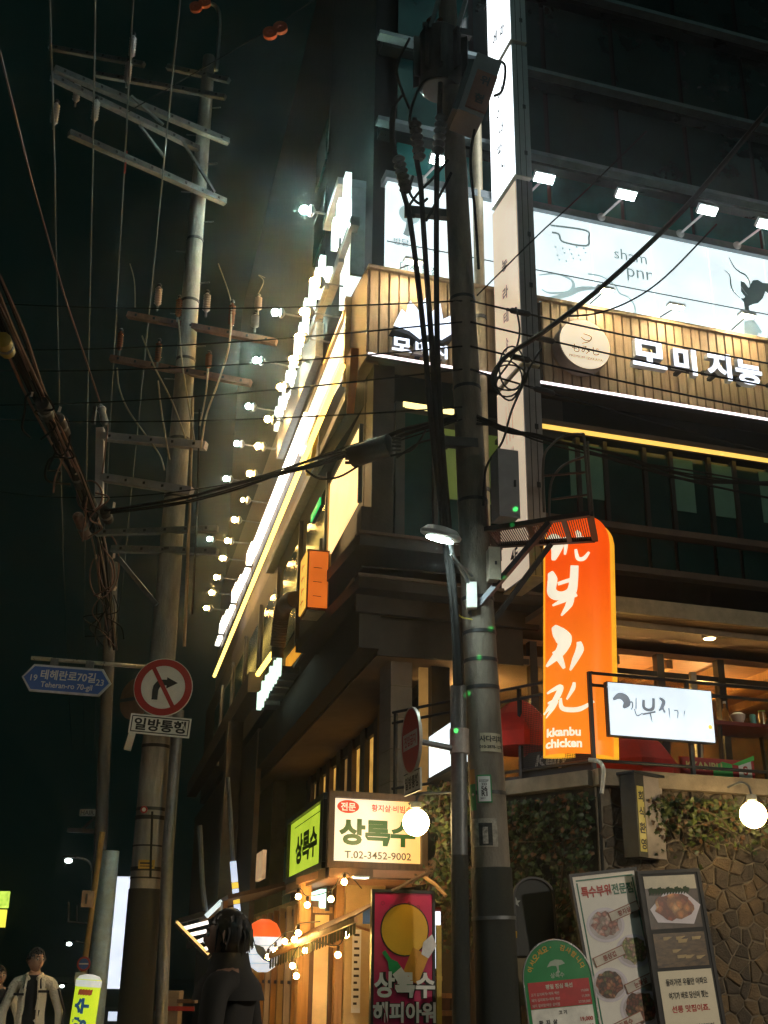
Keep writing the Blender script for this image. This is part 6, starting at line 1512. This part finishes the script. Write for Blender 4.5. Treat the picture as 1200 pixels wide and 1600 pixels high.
# orange aerial markers
for k, (px, py, Y) in enumerate(((313, 8, 14.9), (430, 48, 13.0))):
    t = thing('wire_marker', ['orange perforated wire marker at the top of the pale pole', 'orange perforated wire marker hanging in the dark sky'][k], 'wire marker', T(P(px, py, Y)) @ RY(math.radians(-35)), 'orange wire markers')
    om = emit('x', (1, .2, .05), 0) if False else mat('orange_plastic', (.62, .10, .02), .5, var=.15)
    for sx_ in (-.085, .085): MB().ring(sx_, 0, .045, .10, -.03, .03, 24).build('ring', om, t); MB().box(sx_ - .05, sx_ + .05, -.012, .012, -.012, .012).build('rib', om, t); MB().box(sx_ - .012, sx_ + .012, -.011, .011, -.05, .05).build('rib', om, t)
    MB().box(-.03, .03, -.028, .028, -.05, .05).build('neck', om, t)
wire('span_wire', 'faint wire in the sky carrying the orange marker', [P(200, 175, 13.5), P(430, 40, 13.0), P(520, -20, 12.8)], .008, cable_m)

# ================================================================== FAR END OF THE STREET
t = thing('far_pole', 'bluish lit steel pole further down the street behind the yellow-green banner', 'utility pole')
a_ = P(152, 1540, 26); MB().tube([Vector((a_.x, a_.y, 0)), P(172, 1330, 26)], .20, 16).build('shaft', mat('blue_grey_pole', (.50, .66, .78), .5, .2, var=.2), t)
MB().tube([P(130, 1520, 25.6), P(160, 1300, 25.6)], .06, 10).build('conduit', mat('yellow_conduit', (.42, .28, .08), .6), t)
t = thing('far_pole', 'dim far pole with crossarm clutter above the lit white sign', 'utility pole')
a_ = P(160, 1450, 30); MB().tube([Vector((a_.x, a_.y, 0)), P(176, 880, 30)], .16, 14).build('shaft', mat('dim_pole', (.05, .05, .05), .8), t)
MB().bar(P(106, 1297, 30), P(155, 1300, 30), .10).build('crossarm', dsteel, t); MB().bar(P(128, 1297, 30), P(155, 1270, 30), .06).build('brace', dsteel, t)
t = thing('hair_plate', 'tiny pale plate with dark lettering on the far pole', 'sign', T(P(137, 1270, 29.7))); MB().box(-.19, .19, -.02, .02, -.08, .08).build('plate', mat('grey_plate', (.25, .25, .25), .6), t); MB().text('HAIR', 0, 0, .11, y=-.024, bold=.03).build('lettering', ink, t)
t = thing('far_box', 'small pinkish box on the yellow conduit of the far pole', 'junction box', T(P(137, 1405, 25.2))); MB().box(-.10, .10, -.1, .1, -.16, .16).build('body', mat('pinkish_box', (.5, .36, .28), .6), t); MB().box(-.02, .02, -.13, -.103, -.1, .1).build('lid_bar', galv, t)
t = thing('far_bracket', 'thin bracket frame jutting left from the far pole', 'bracket'); MB().tube([P(107, 1410, 25.5), P(107, 1440, 25.5), P(136, 1443, 25.5)], .02, 6).build('rod', galv, t); MB().tube([P(120, 1415, 25.5), P(120, 1441, 25.5)], .015, 6).build('rod', galv, t)
for k, (px, py, Y, r_) in enumerate(((107, 1345, 32, .10), (108, 1475, 40, .09), (97, 1541, 45, .08))):
    t = thing('street_lamp', ['distant greenish street lamp on a thin arm beside the far pole', 'small distant white lamp above the walking man', 'tiny distant lamp beside the man in the pale jacket'][k], 'street lamp', T(P(px, py, Y)), 'distant street lamps')
    MB().ball((0, 0, 0), r_, 8, .6).build('lens', emit('far_lens', (.85, 1., .92), 12), t); MB().box(-.15, .2, -.08, .08, .065, .12).build('housing', dsteel, t)
    MB().tube(smooth_path([(.15, 0, .09), (.5, .05, .0), (.62, .1, -.3), (.7, .1, -1.2)], 5), .03, 6).build('arm', galv, t)
q = P(184, 1545, 27)
t = thing('lit_banner_sign', 'tall slim white lit sign behind the pale pole with yellow marks at its edge', 'shop sign', T(Vector((q.x, q.y, q.z))))
hh = P(190, 1370, 27).z - q.z; dx = P(194, 1370, 27).x - q.x
MB().prism([(-.24, 0), (.26, 0), (.26 + dx, hh), (-.16 + dx, hh)], -.08, .08).build('panel', emit('far_white_panel', (.80, .88, 1.), 1.05, .1, 2), t)
MB().prism([(.265, 0), (.31, 0), (.31 + dx, hh), (.265 + dx, hh)], -.085, .085).build('frame', dsteel, t)
mb = MB()
for f in (.88, .7, .66): mb.ball((.22 + dx*f, -.085, hh*f), .06, 6)
mb.build('yellow_mark', emit('yellow_mark', (1., .62, .1), .9), t)
t = thing('small_lit_sign', 'small yellow-green lit sign at the left edge', 'shop sign', T(P(3, 1420, 30)))
MB().box(-.16, .12, -.05, .05, -.42, -.02).build('panel', emit('yellow_sign', (1., .85, .08), 1.2), t); MB().box(-.16, .14, -.05, .05, .02, .4).build('green_panel', emit('yellowgreen_sign', (.7, 1., .12), .9, .5, 14), t)
t = thing('no_parking_sign', 'small round blue and red no parking sign on the far pole', 'road sign', T(P(131, 1506, 24)))
mb = MB(); mb.prism([(.13*math.cos(2*PI*i/24), .13*math.sin(2*PI*i/24)) for i in range(24)], -.01, .01); mb.build('disc', bluep, t); MB().ring(0, 0, .095, .13, -.014, -.011, 24).build('ring', redp, t); MB().box(-.09, .09, -.016, -.0145, -.012, .012).build('bar', white_p, t)
MB().box(-.14, .05, -.01, .01, -.33, -.15).build('plate', white_p, t)
# banner pillar
q = P(128, 1606, 22)
t = thing('banner_pillar', 'yellow-green lit pillar banner with white rounded top and blue lettering', 'banner', T(q) @ RY(.06))
hb = P(130, 1530, 22).z - q.z; rb = .215
MB().tube([(0, 0, -1.0), (0, 0, hb)], rb, 24).build('body', emit('lime_body', (.66, .84, .03), .80, .08), t)
MB().lathe([(rb + .004, hb - .12), (rb + .006, hb - .02), (rb*.8, hb + .05), (rb*.3, hb + .08)], None, 24).build('cap', emit('white_cap', (.85, .88, .8), .55), t)
for s, z_ in (('수', hb - .42), ('양', hb - .72)):
    tb = MB(); tm = MB(); tm.text(s, -.02, z_, .26, y=0, bold=.06, rot=math.radians(90)); tb.add([(rb*1.02*math.sin(v[0]/rb), -rb*1.02*math.cos(v[0]/rb), v[2]) for v in tm.v], tm.f)
    tb.build('lettering', emit('navy_lettering', (.02, .12, .30), .35), t)
mb = MB()
for i in range(5): a0 = -.5 + i*.22; mb.add([(rb*1.02*math.sin(a), -rb*1.02*math.cos(a), z_) for a, z_ in ((a0, hb - .17), (a0 + .26, hb - .15), (a0 + .2, hb - .24), (a0 - .05, hb - .26))], [(0, 1, 2, 3)])
mb.build('crab_print', emit('crab_red', (.45, .08, .03), .4), t)
# lit slatted canopy
t = thing('lit_canopy', 'slanted canopy of four white light bars in a triangular frame', 'canopy')
pp = lambda x, y, Y=19.: P(x, y, Y)
fm = MB(); fm.bar(pp(275, 1443), pp(328, 1496), .10, .08); fm.bar(pp(275, 1441), pp(322, 1427), .10, .08); fm.build('frame', dsteel, t)
MB().bar(pp(276, 1440, 18.93), pp(326, 1491, 18.93), .035).build('edge_light', emit('amber_edge', (1., .62, .2), 1.2, .4, 12), t)
for a_, b_ in (((286, 1451), (325, 1441)), ((295, 1461), (326, 1454)), ((306, 1473), (325, 1465)), ((317, 1484), (328, 1480))):
    MB().bar(pp(*a_), pp(*b_), .085, .05).build('light_bar', emit('warm_white_bar', (1., .90, .80), 1.7), t)
MB().bar(pp(322, 1432), pp(347, 1408), .11, .06).build('light_bar', emit('cool_white_bar', (.80, .95, .95), .9), t)
MB().bar(pp(318, 1472), pp(333, 1461), .06, .05).build('light_bar', MATS['cool_white_bar'], t)
MB().tube([pp(321, 1424), P(316, 1380, 19), P(312, 1290, 19)], .04, 8).build('hanger', mat('blue_rod', (.2, .24, .28), .5, .3), t)
t = thing('slim_edge_sign', 'thin white and yellow lit sign seen edge-on above the dark walker', 'shop sign')
for k, (y0, y1, m) in enumerate(((1346, 1378, emit('edge_blue', (.70, .80, 1.), .9)), (1379, 1388, emit('edge_yellow', (1., .68, .08), .9)), (1389, 1400, MATS['edge_blue']), (1401, 1412, MATS['edge_yellow']), (1413, 1424, MATS['edge_blue']))):
    MB().bar(P(364 + (y0 - 1346)*.09, y0, 20), P(364 + (y1 - 1346)*.09, y1, 20), .055, .1).build('panel', m, t)
MB().tube([P(364, 1345, 20.1), P(360, 1270, 20.1), P(356, 1215, 20.1)], .035, 8).build('hanger', MATS['blue_rod'], t)
# low clutter behind the walker
t = thing('street_stall', 'dim tan crate stall with red trim beyond the dark walker', 'stall', T(P(266, 1560, 18)))
MB().box(-.2, .12, 0, .4, -.5, .1).build('crate', mat('tan_crate', (.30, .22, .14), .8), t); MB().box(-.2, .35, -.03, -.003, -.16, -.10).build('red_trim', redp, t); MB().box(.1, .35, -.03, .3, -.06, -.01).build('shelf', wood_d, t)
t = thing('low_lit_sign', 'small bluish lit panel low beyond the pale pole', 'shop sign', T(P(176, 1588, 30))); MB().box(-.10, .12, -.03, .03, -.1, .1).build('panel', emit('low_blue', (.75, .85, 1.), .9), t); MB().box(-.12, .14, -.035, .035, .103, .13).build('frame', dsteel, t)

# ================================================================== PEOPLE
def skin_body(verts, edges, radii, root, lvl=2):
    me = bpy.data.meshes.new('body'); me.from_pydata(verts, edges, []); o = bpy.data.objects.new('body', me); COL.objects.link(o)
    m = o.modifiers.new('skin', 'SKIN'); m.use_smooth_shade = True
    for i, r in enumerate(radii):
        d = me.skin_vertices[0].data[i]; d.radius = r if isinstance(r, tuple) else (r, r); d.use_root = (i == root)
    s_ = o.modifiers.new('sub', 'SUBSURF'); s_.levels = lvl; s_.render_levels = lvl
    ev = o.evaluated_get(bpy.context.evaluated_depsgraph_get()); m2 = bpy.data.meshes.new_from_object(ev)
    bpy.data.objects.remove(o); bpy.data.meshes.remove(me); return m2
def person(label, M, H, mats, lean=0., head_turn=0., glasses=False, jacket=True, hair_long=False, arm=(.05, .05), lvl=2):
    """faces -y in its own frame; one continuous body, clothing regions by material"""
    t = thing('person', label, 'person', M); k = H/1.75
    V_ = []; E_ = []; Rr = []
    def v(x, y, z, r, link=None):
        V_.append((x*k, y*k, z*k)); Rr.append(tuple(q*k for q in r) if isinstance(r, tuple) else r*k)
        if link is not None: E_.append((link, len(V_) - 1))
        return len(V_) - 1
    pel = v(0, 0, .95, (.155, .115)); wa = v(0, .01, 1.10, (.145, .105), pel); ch = v(0, .0, 1.30, (.17, .115), wa); sh = v(0, .015, 1.43, (.12, .085), ch); nk = v(0, .01, 1.51, .058, sh)
    hd0 = v(0, -.012, 1.56, .062, nk)
    hands = []
    for s in (-1, 1):
        so = v(s*.185, .01, 1.415, .068, sh); el = v(s*(.245 + arm[0]), .03, 1.14, .055, so); wr = v(s*(.255 + arm[1]), -.05, .90, .040, el); hands.append((s, wr))
        pm = v(s*(.255 + arm[1]), -.07, .83, (.042, .025), wr)
        hp = v(s*.095, 0, .88, .095, pel); kn = v(s*.105, -.02 + (.06*s), .50, .066, hp); an = v(s*.11, .03 + (.10*s), .10, .045, kn); v(s*.115, -.02 + .10*s, .05, (.045, .035), an); v(s*.12, -.14 + .10*s, .035, (.045, .028), len(V_) - 1)
    me = skin_body(V_, E_, Rr, 0, lvl)
    for m in mats: me.materials.append(m)          # skin, top, inner, trousers, shoes
    for p in me.polygons:
        c = p.center/k
        if c.z > 1.485: i = 0
        elif abs(c.x) > .16 and c.z < .885 and c.z > .70 and abs(c.x) > .2: i = 0
        elif c.z < .09: i = 4
        elif c.z < .90 and abs(c.x) < .215: i = 3
        elif jacket and abs(c.x) < .075 and c.y < -.02 and c.z > .9: i = 2
        else: i = 1
        p.material_index = i; p.use_smooth = True
    b = bpy.data.objects.new('body', me); COL.objects.link(b); b.parent = t
    # fingers
    fm = MB()
    for s, wr in hands:
        bx = s*(.255 + arm[1])
        for f, (dy, l) in enumerate(((-.030, .072), (-.010, .082), (.010, .078), (.028, .062))):
            fm.tube([Vector((bx - s*.004, -.075 + dy, .815))*k, Vector((bx - s*.012, -.08 + dy, .785))*k, Vector((bx - s*.03, -.082 + dy, .785 - l*.55))*k], [.010*k, .009*k, .006*k], 7)
        fm.tube([Vector((bx - s*.01, -.10, .85))*k, Vector((bx - s*.02, -.125, .815))*k, Vector((bx - s*.03, -.125, .785))*k], [.011*k, .010*k, .007*k], 7)
    fm.build('fingers', mats[0], t)
    # head with face: displaced ellipsoid
    bm = bmesh.new(); bmesh.ops.create_icosphere(bm, subdivisions=4, radius=1)
    for q in bm.verts:
        x, y, z = q.co; f = max(0, -y)
        q.co.x = x*.076*(1 - .22*max(0, -z - .1) + .0*f); q.co.y = y*.098*(1 - .06*max(0, -z)); q.co.z = z*.120
        if f > 0:
            nose = math.exp(-((x/.16)**2))*math.exp(-(((z + .12)/.24)**2)); q.co.y -= .026*nose*f
            eye = sum(math.exp(-(((x - e)/.2)**2 + ((z - .08)/.14)**2)) for e in (-.42, .42)); q.co.y += .010*eye*f
            brow = math.exp(-(((z - .25)/.12)**2))*math.exp(-((x/.7)**2)); q.co.y -= .005*brow*f
            lip = math.exp(-((x/.34)**2))*(math.exp(-(((z + .48)/.07)**2)) + math.exp(-(((z + .62)/.07)**2))); q.co.y -= .007*lip*f
            mo = math.exp(-((x/.34)**2))*math.exp(-(((z + .55)/.03)**2)); q.co.y += .006*mo*f
            chin = math.exp(-((x/.4)**2))*math.exp(-(((z + .88)/.15)**2)); q.co.y -= .010*chin*f
    hm = bpy.data.meshes.new('head'); bm.to_mesh(hm); bm.free(); hm.materials.append(mats[0])
    hm.polygons.foreach_set('use_smooth', [True]*len(hm.polygons))
    HM = T(Vector((0, -.02, 1.635))*k) @ RZ(head_turn) @ RX(lean) @ Matrix.Scale(k, 4)
    h = bpy.data.objects.new('head', hm); COL.objects.link(h); h.parent = t; h.matrix_local = HM
    for s in (-1, 1):
        MB().ball((s*.032, -.085, .011), .011, 8).build('eye', mat('eye_white', (.5, .48, .45), .2), t, HM); MB().ball((s*.032, -.0945, .011), .0045, 6).build('iris', ink, t, HM)
        MB().prism([(0, .03), (.010, .034), (.018, .015), (.012, -.02), (.0, -.03)], -.01, .01, T((s*.072, .012, -.005)) @ RZ(s*-.9 + (PI if s < 0 else 0))).build('ear', mats[0], t, HM)
        MB().tube([(s*.018, -.097, .034), (s*.034, -.096, .039), (s*.05, -.085, .034)], .004, 6).build('eyebrow', ink, t, HM)
    MB().tube([(-.022, -.092, -.067), (0, -.099, -.066), (.022, -.092, -.067)], .0035, 6).build('mouth', mat('lip', (.25, .09, .07), .5), t, HM)
    # hair cap
    bm = bmesh.new(); bmesh.ops.create_icosphere(bm, subdivisions=4, radius=1)
    dl = []
    for q in bm.verts:
        x, y, z = q.co; lim = .38 if y < -.35 else (-.1 - .35*(y > .2) if not hair_long else -.9*(y > -.2) + .1)
        n_ = noise.noise(Vector((x*5, y*5, z*9)))*.035
        q.co.x = x*.083*(1 + n_); q.co.y = y*.106*(1 + n_) + .006; q.co.z = z*.128*(1 + n_) + .004
        if z < lim: dl.append(q)
    bmesh.ops.delete(bm, geom=dl, context='VERTS'); hm = bpy.data.meshes.new('hair'); bm.to_mesh(hm); bm.free(); hm.materials.append(mats[5]); hm.polygons.foreach_set('use_smooth', [True]*len(hm.polygons))
    h = bpy.data.objects.new('hair', hm); COL.objects.link(h); h.parent = t; h.matrix_local = HM
    hs = MB(); hr = random.Random(int(H*1000))
    for i in range(150 if hair_long else 90):
        a = hr.uniform(0, 2*PI); e = hr.uniform(.25, 1.45); d = Vector((math.cos(a)*math.cos(e)*.084, math.sin(a)*math.cos(e)*.108 + .006, math.sin(e)*.130))
        if d.y < -.06 and d.z < .07: continue
        l = hr.uniform(.04, .07)*(1.9 if hair_long and d.y > -.03 else 1); o_h = Vector((d.x*.35, d.y*.35, 0)); 
        hs.tube([d*.97, d*1.06 + Vector((hr.uniform(-.01, .01), hr.uniform(-.01, .01), -l*.25)), d*1.05 + o_h*.25 + Vector((hr.uniform(-.014, .014), hr.uniform(-.014, .014), -l))], [.009, .007, .002], 5)
    hs.build('hair_strands', mats[5], t, HM)['kind'] = 'stuff'
    if glasses:
        g = MB()
        for s in (-1, 1):
            g.tube([(s*.034 + .024*math.cos(2*PI*i/20), -.104 + .006*abs(math.cos(2*PI*i/20)), .010 + .019*math.sin(2*PI*i/20)) for i in range(21)], .0022, 5); g.tube([(s*.058, -.098, .012), (s*.074, .0, .012)], .0022, 5)
        g.tube([(-.010, -.106, .012), (.010, -.106, .012)], .0022, 5); g.build('glasses', mat('silver_rim', (.7, .7, .7), .15, .9), t, HM)
    return t, k, HM
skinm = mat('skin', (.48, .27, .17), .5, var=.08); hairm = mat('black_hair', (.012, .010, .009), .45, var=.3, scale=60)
jk = mat('cream_jacket', (.80, .72, .56), .7, var=.12, scale=7, bump=.9); blk = mat('black_clothing', (.015, .015, .016), .8, var=.2)
p = P(60, 1500, 13.0)
Hm = (p.z + .11)
t, k, HM = person('man in a cream jacket and glasses, black shirt, looking to the right', T((p.x - .02, 13.0, 0)) @ RZ(math.radians(8)), Hm, [skinm, jk, blk, blk, blk, hairm], head_turn=math.radians(38), glasses=True)
for s, z in ((-1, 1.30), (1, 1.33)): MB().box(-.055, .055, -.006, .004, -.012, .012, T(Vector((s*.125, -.125, z))*k) @ RZ(s*.35)).build('pocket_band', blk, t)
for s in (-1, 1): MB().tube([Vector((s*.06, -.118, 1.47))*k, Vector((s*.078, -.13, 1.25))*k, Vector((s*.08, -.12, .95))*k], .012*k, 6).build('jacket_edge', jk, t)
MB().tube([Vector((-.07, .03, 1.50))*k, Vector((-.075, -.05, 1.485))*k, Vector((-.045, -.10, 1.45))*k], .02*k, 8).build('collar', jk, t); MB().tube([Vector((.07, .03, 1.50))*k, Vector((.075, -.05, 1.485))*k, Vector((.045, -.10, 1.45))*k], .02*k, 8).build('collar', jk, t)
for s in (-1, 1): MB().tube([Vector((s*.26, -.03, 1.36))*k, Vector((s*.345, -.04, 1.14))*k, Vector((s*.335, -.10, .95))*k], .012*k, 6).build('sleeve_stripe', blk, t)
p = P(7, 1530, 14.2)
person('person half cut by the left edge, dark clothes, behind the man in cream', T((p.x - .06, 14.2, 0)) @ RZ(math.radians(20)), p.z + .13, [skinm, jk, blk, blk, blk, hairm], head_turn=.2, jacket=True, hair_long=True)
p = P(368, 1470, 5.9)
dk = mat('dark_coat', (.016, .014, .012), .85, var=.3)
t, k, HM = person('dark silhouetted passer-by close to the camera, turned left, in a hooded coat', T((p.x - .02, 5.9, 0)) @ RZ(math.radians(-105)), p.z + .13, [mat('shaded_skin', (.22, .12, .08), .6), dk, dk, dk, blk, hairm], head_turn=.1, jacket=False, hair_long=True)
mb = MB(); mb.lathe([(.17, 1.36), (.15, 1.43), (.105, 1.485), (.092, 1.53), (.085, 1.565)], Matrix.Scale(k, 4), 20); mb.build('hood', dk, t)
# ================================================================== FILL LAMPS ON POSTS, ADDED OUT OF VIEW TO BRIGHTEN BOARDS, POLES AND SIGNS
def fill_lamp_post(x, y, z, yaw, st, lab, col=(1., .86, .68)):
    t = thing('street_lamp', lab, 'street lamp', T((x, y, 0)) @ RZ(yaw), 'added fill lamps out of view')  # an added fill lamp, not a street lamp of the place
    MB().tube([(0, 0, 0), (0, 0, .8), (0, 0, z - .5)], [.09, .075, .05], 14).build('post', galv, t)
    MB().tube(smooth_path([(0, 0, z - .5), (0, -.1, z - .1), (0, -.5, z + .1), (0, -1.0, z + .12)], 5), .03, 8).build('arm', galv, t)
    MB().lathe([(.14, z + .03), (.20, z + .06), (.18, z + .14), (.05, z + .17)], T((0, -1.15, 0)), 20).build('housing', galv, t)
    MB().lathe([(.13, z + .005), (.13, z + .028)], T((0, -1.15, 0)), 20).build('lens', emit('fill_lens_' + lab[:5], col, st), t)
fill_lamp_post(7.2, 3.6, 5.0, math.radians(130), 4200, 'warm street lamp on the right pavement outside the picture')  # added fill lamp, no street lamp stands here
fill_lamp_post(-8.0, 6.0, 6.0, math.radians(-120), 850, 'far left kerb street lamp outside the picture')  # added fill lamp, no street lamp stands here
# ================================================================== AIR: thin box of haze, added to put a bloom round the lamps
HZ = MB().box(-410, 410, -210, 710, -1, 25.5).build('bloom_haze', None) if False else None
hm = bpy.data.meshes.new('bloom_haze'); b_ = MB().box(-410, 410, -210, 710, -1, 25.5); hm.from_pydata(b_.v, [], b_.f)
ho = bpy.data.objects.new('bloom_haze', hm); COL.objects.link(ho); ho['kind'] = 'stuff'
hmat = bpy.data.materials.new('bloom_haze'); hmat.use_nodes = True; hn = hmat.node_tree.nodes; hn.remove(hn['Principled BSDF'])
pv_ = hn.new('ShaderNodeVolumePrincipled'); pv_.inputs['Color'].default_value = (.85, .9, .9, 1); pv_.inputs['Density'].default_value = .0019; pv_.inputs['Anisotropy'].default_value = .93
hmat.node_tree.links.new(pv_.outputs[0], hn['Material Output'].inputs['Volume']); hm.materials.append(hmat)

x, z = LF(497, 792, .05)
t = thing('exit_sign', 'small green lit sign glowing on the dark side street face', 'sign', LEFT @ T((x, -.05, z)))
MB().box(-.55, .25, -.02, .0, -.05, .06).build('panel', emit('green_panel_lit', (.02, .75, .16), .8, .2, 6), t); MB().box(-.57, .27, .002, .05, -.07, .08).build('case', dsteel, t)
# green party laser: a small projector off to the left throws a row of dots on the pole and the bracket
lo = Vector((-1.3, 1.6, .75)); tl = thing('laser_projector', 'small black laser projector outside the picture throwing the green dots', 'projector', T(lo))
MB().box(-.1, .1, -.14, .14, -.08, .08).build('body', black, tl); MB().tube([(0, 0, -.75), (0, 0, -.081)], .025, 8).build('stand', dsteel, tl)
for px, py, Y in ((835, 767, 12.4), (827, 795, 12.4), (792, 900, 11.2), (780, 941, 11.2), (765, 984, 11.1), (748, 1028, 11.1), (727, 1087, 11.0), (712, 1142, 11.0)):
    L_ = bpy.data.lights.new('laser_beam', 'SPOT'); L_.energy = 22000; L_.spot_size = math.radians(.19); L_.spot_blend = .6; L_.color = (.06, 1., .16); L_.shadow_soft_size = .004
    o = bpy.data.objects.new('laser_beam', L_); COL.objects.link(o); o.location = lo + Vector((.16, .16, .03)); o.rotation_euler = (P(px, py, Y) - o.location).to_track_quat('-Z', 'Y').to_euler(); o.scale = (.3, .3, 1)
# more of the tangle on the left
rnd = random.Random(33)
for k in range(14):
    i0 = rnd.randrange(2, 7); x, y, Y = cp_[i0]; x += rnd.uniform(-14, 14)
    pts = [P(x, y, Y)] + [P(x + rnd.uniform(-26, 22), y + 18*(q + 1) + rnd.uniform(-10, 10), Y + .2*q) for q in range(4)]
    wire('cable_loop', 'loose dark loop of spare cable hanging out of the tangled bundle on the left', smooth_path(pts, 6), .012, [cable_m, cable_r][k % 3 == 0], 'loose loops in the tangled bundle', 'cable')

# ------------------------------------------------------------------ printed marks, lenses and caps belong to the part that carries them
HOSTS = {'lettering': ('front_panel', 'blue_face', 'text_panel', 'panel', 'plate', 'cloth', 'paper', 'yellow_panel', 'face', 'body'), 'side_lettering': ('side_panel',), 'side_rule': ('side_panel',), 'border': ('plate',), 'red_ring': ('disc',),
         'arrow': ('disc',), 'slash': ('disc',), 'white_bar': ('disc',), 'lens': ('head', 'housing', 'rim'), 'cap': ('shed_stack', 'body'), 'seam': ('casing', 'panel'), 'clip': ('casing',), 'oval_badge': ('front_panel',), 'star': ('panel',), 'latch': ('lid',),
         'bolt': ('beam',), 'end_plate': ('beam',), 'disc_outline': ('panel',), 'yellow_disc': ('panel',), 'food_print': ('panel',), 'plate_print': ('panel',), 'name_card': ('panel',), 'line_drawing': ('panel',), 'hand_drawing': ('panel',), 'eye': ('head',), 'iris': ('head',),
         'ear': ('head',), 'eyebrow': ('head',), 'mouth': ('head',), 'glasses': ('head',), 'hair_strands': ('hair',), 'fin': ('tank',), 'bushing': ('tank',), 'dark_sleeve': ('shaft',)}
stem = lambda o: o.name.split('.')[0]
for root in [o for o in COL.objects if o.type == 'EMPTY' and o.parent is None]:
    kids = list(root.children); by = {}
    for c in kids: by.setdefault(stem(c), c)
    for c in kids:
        for hname in HOSTS.get(stem(c), ()):
            h = by.get(hname)
            if h is not None and h is not c and h.parent is root:
                m = h.matrix_basis.inverted() @ c.matrix_basis
                c.parent = h; c.matrix_basis = m; break
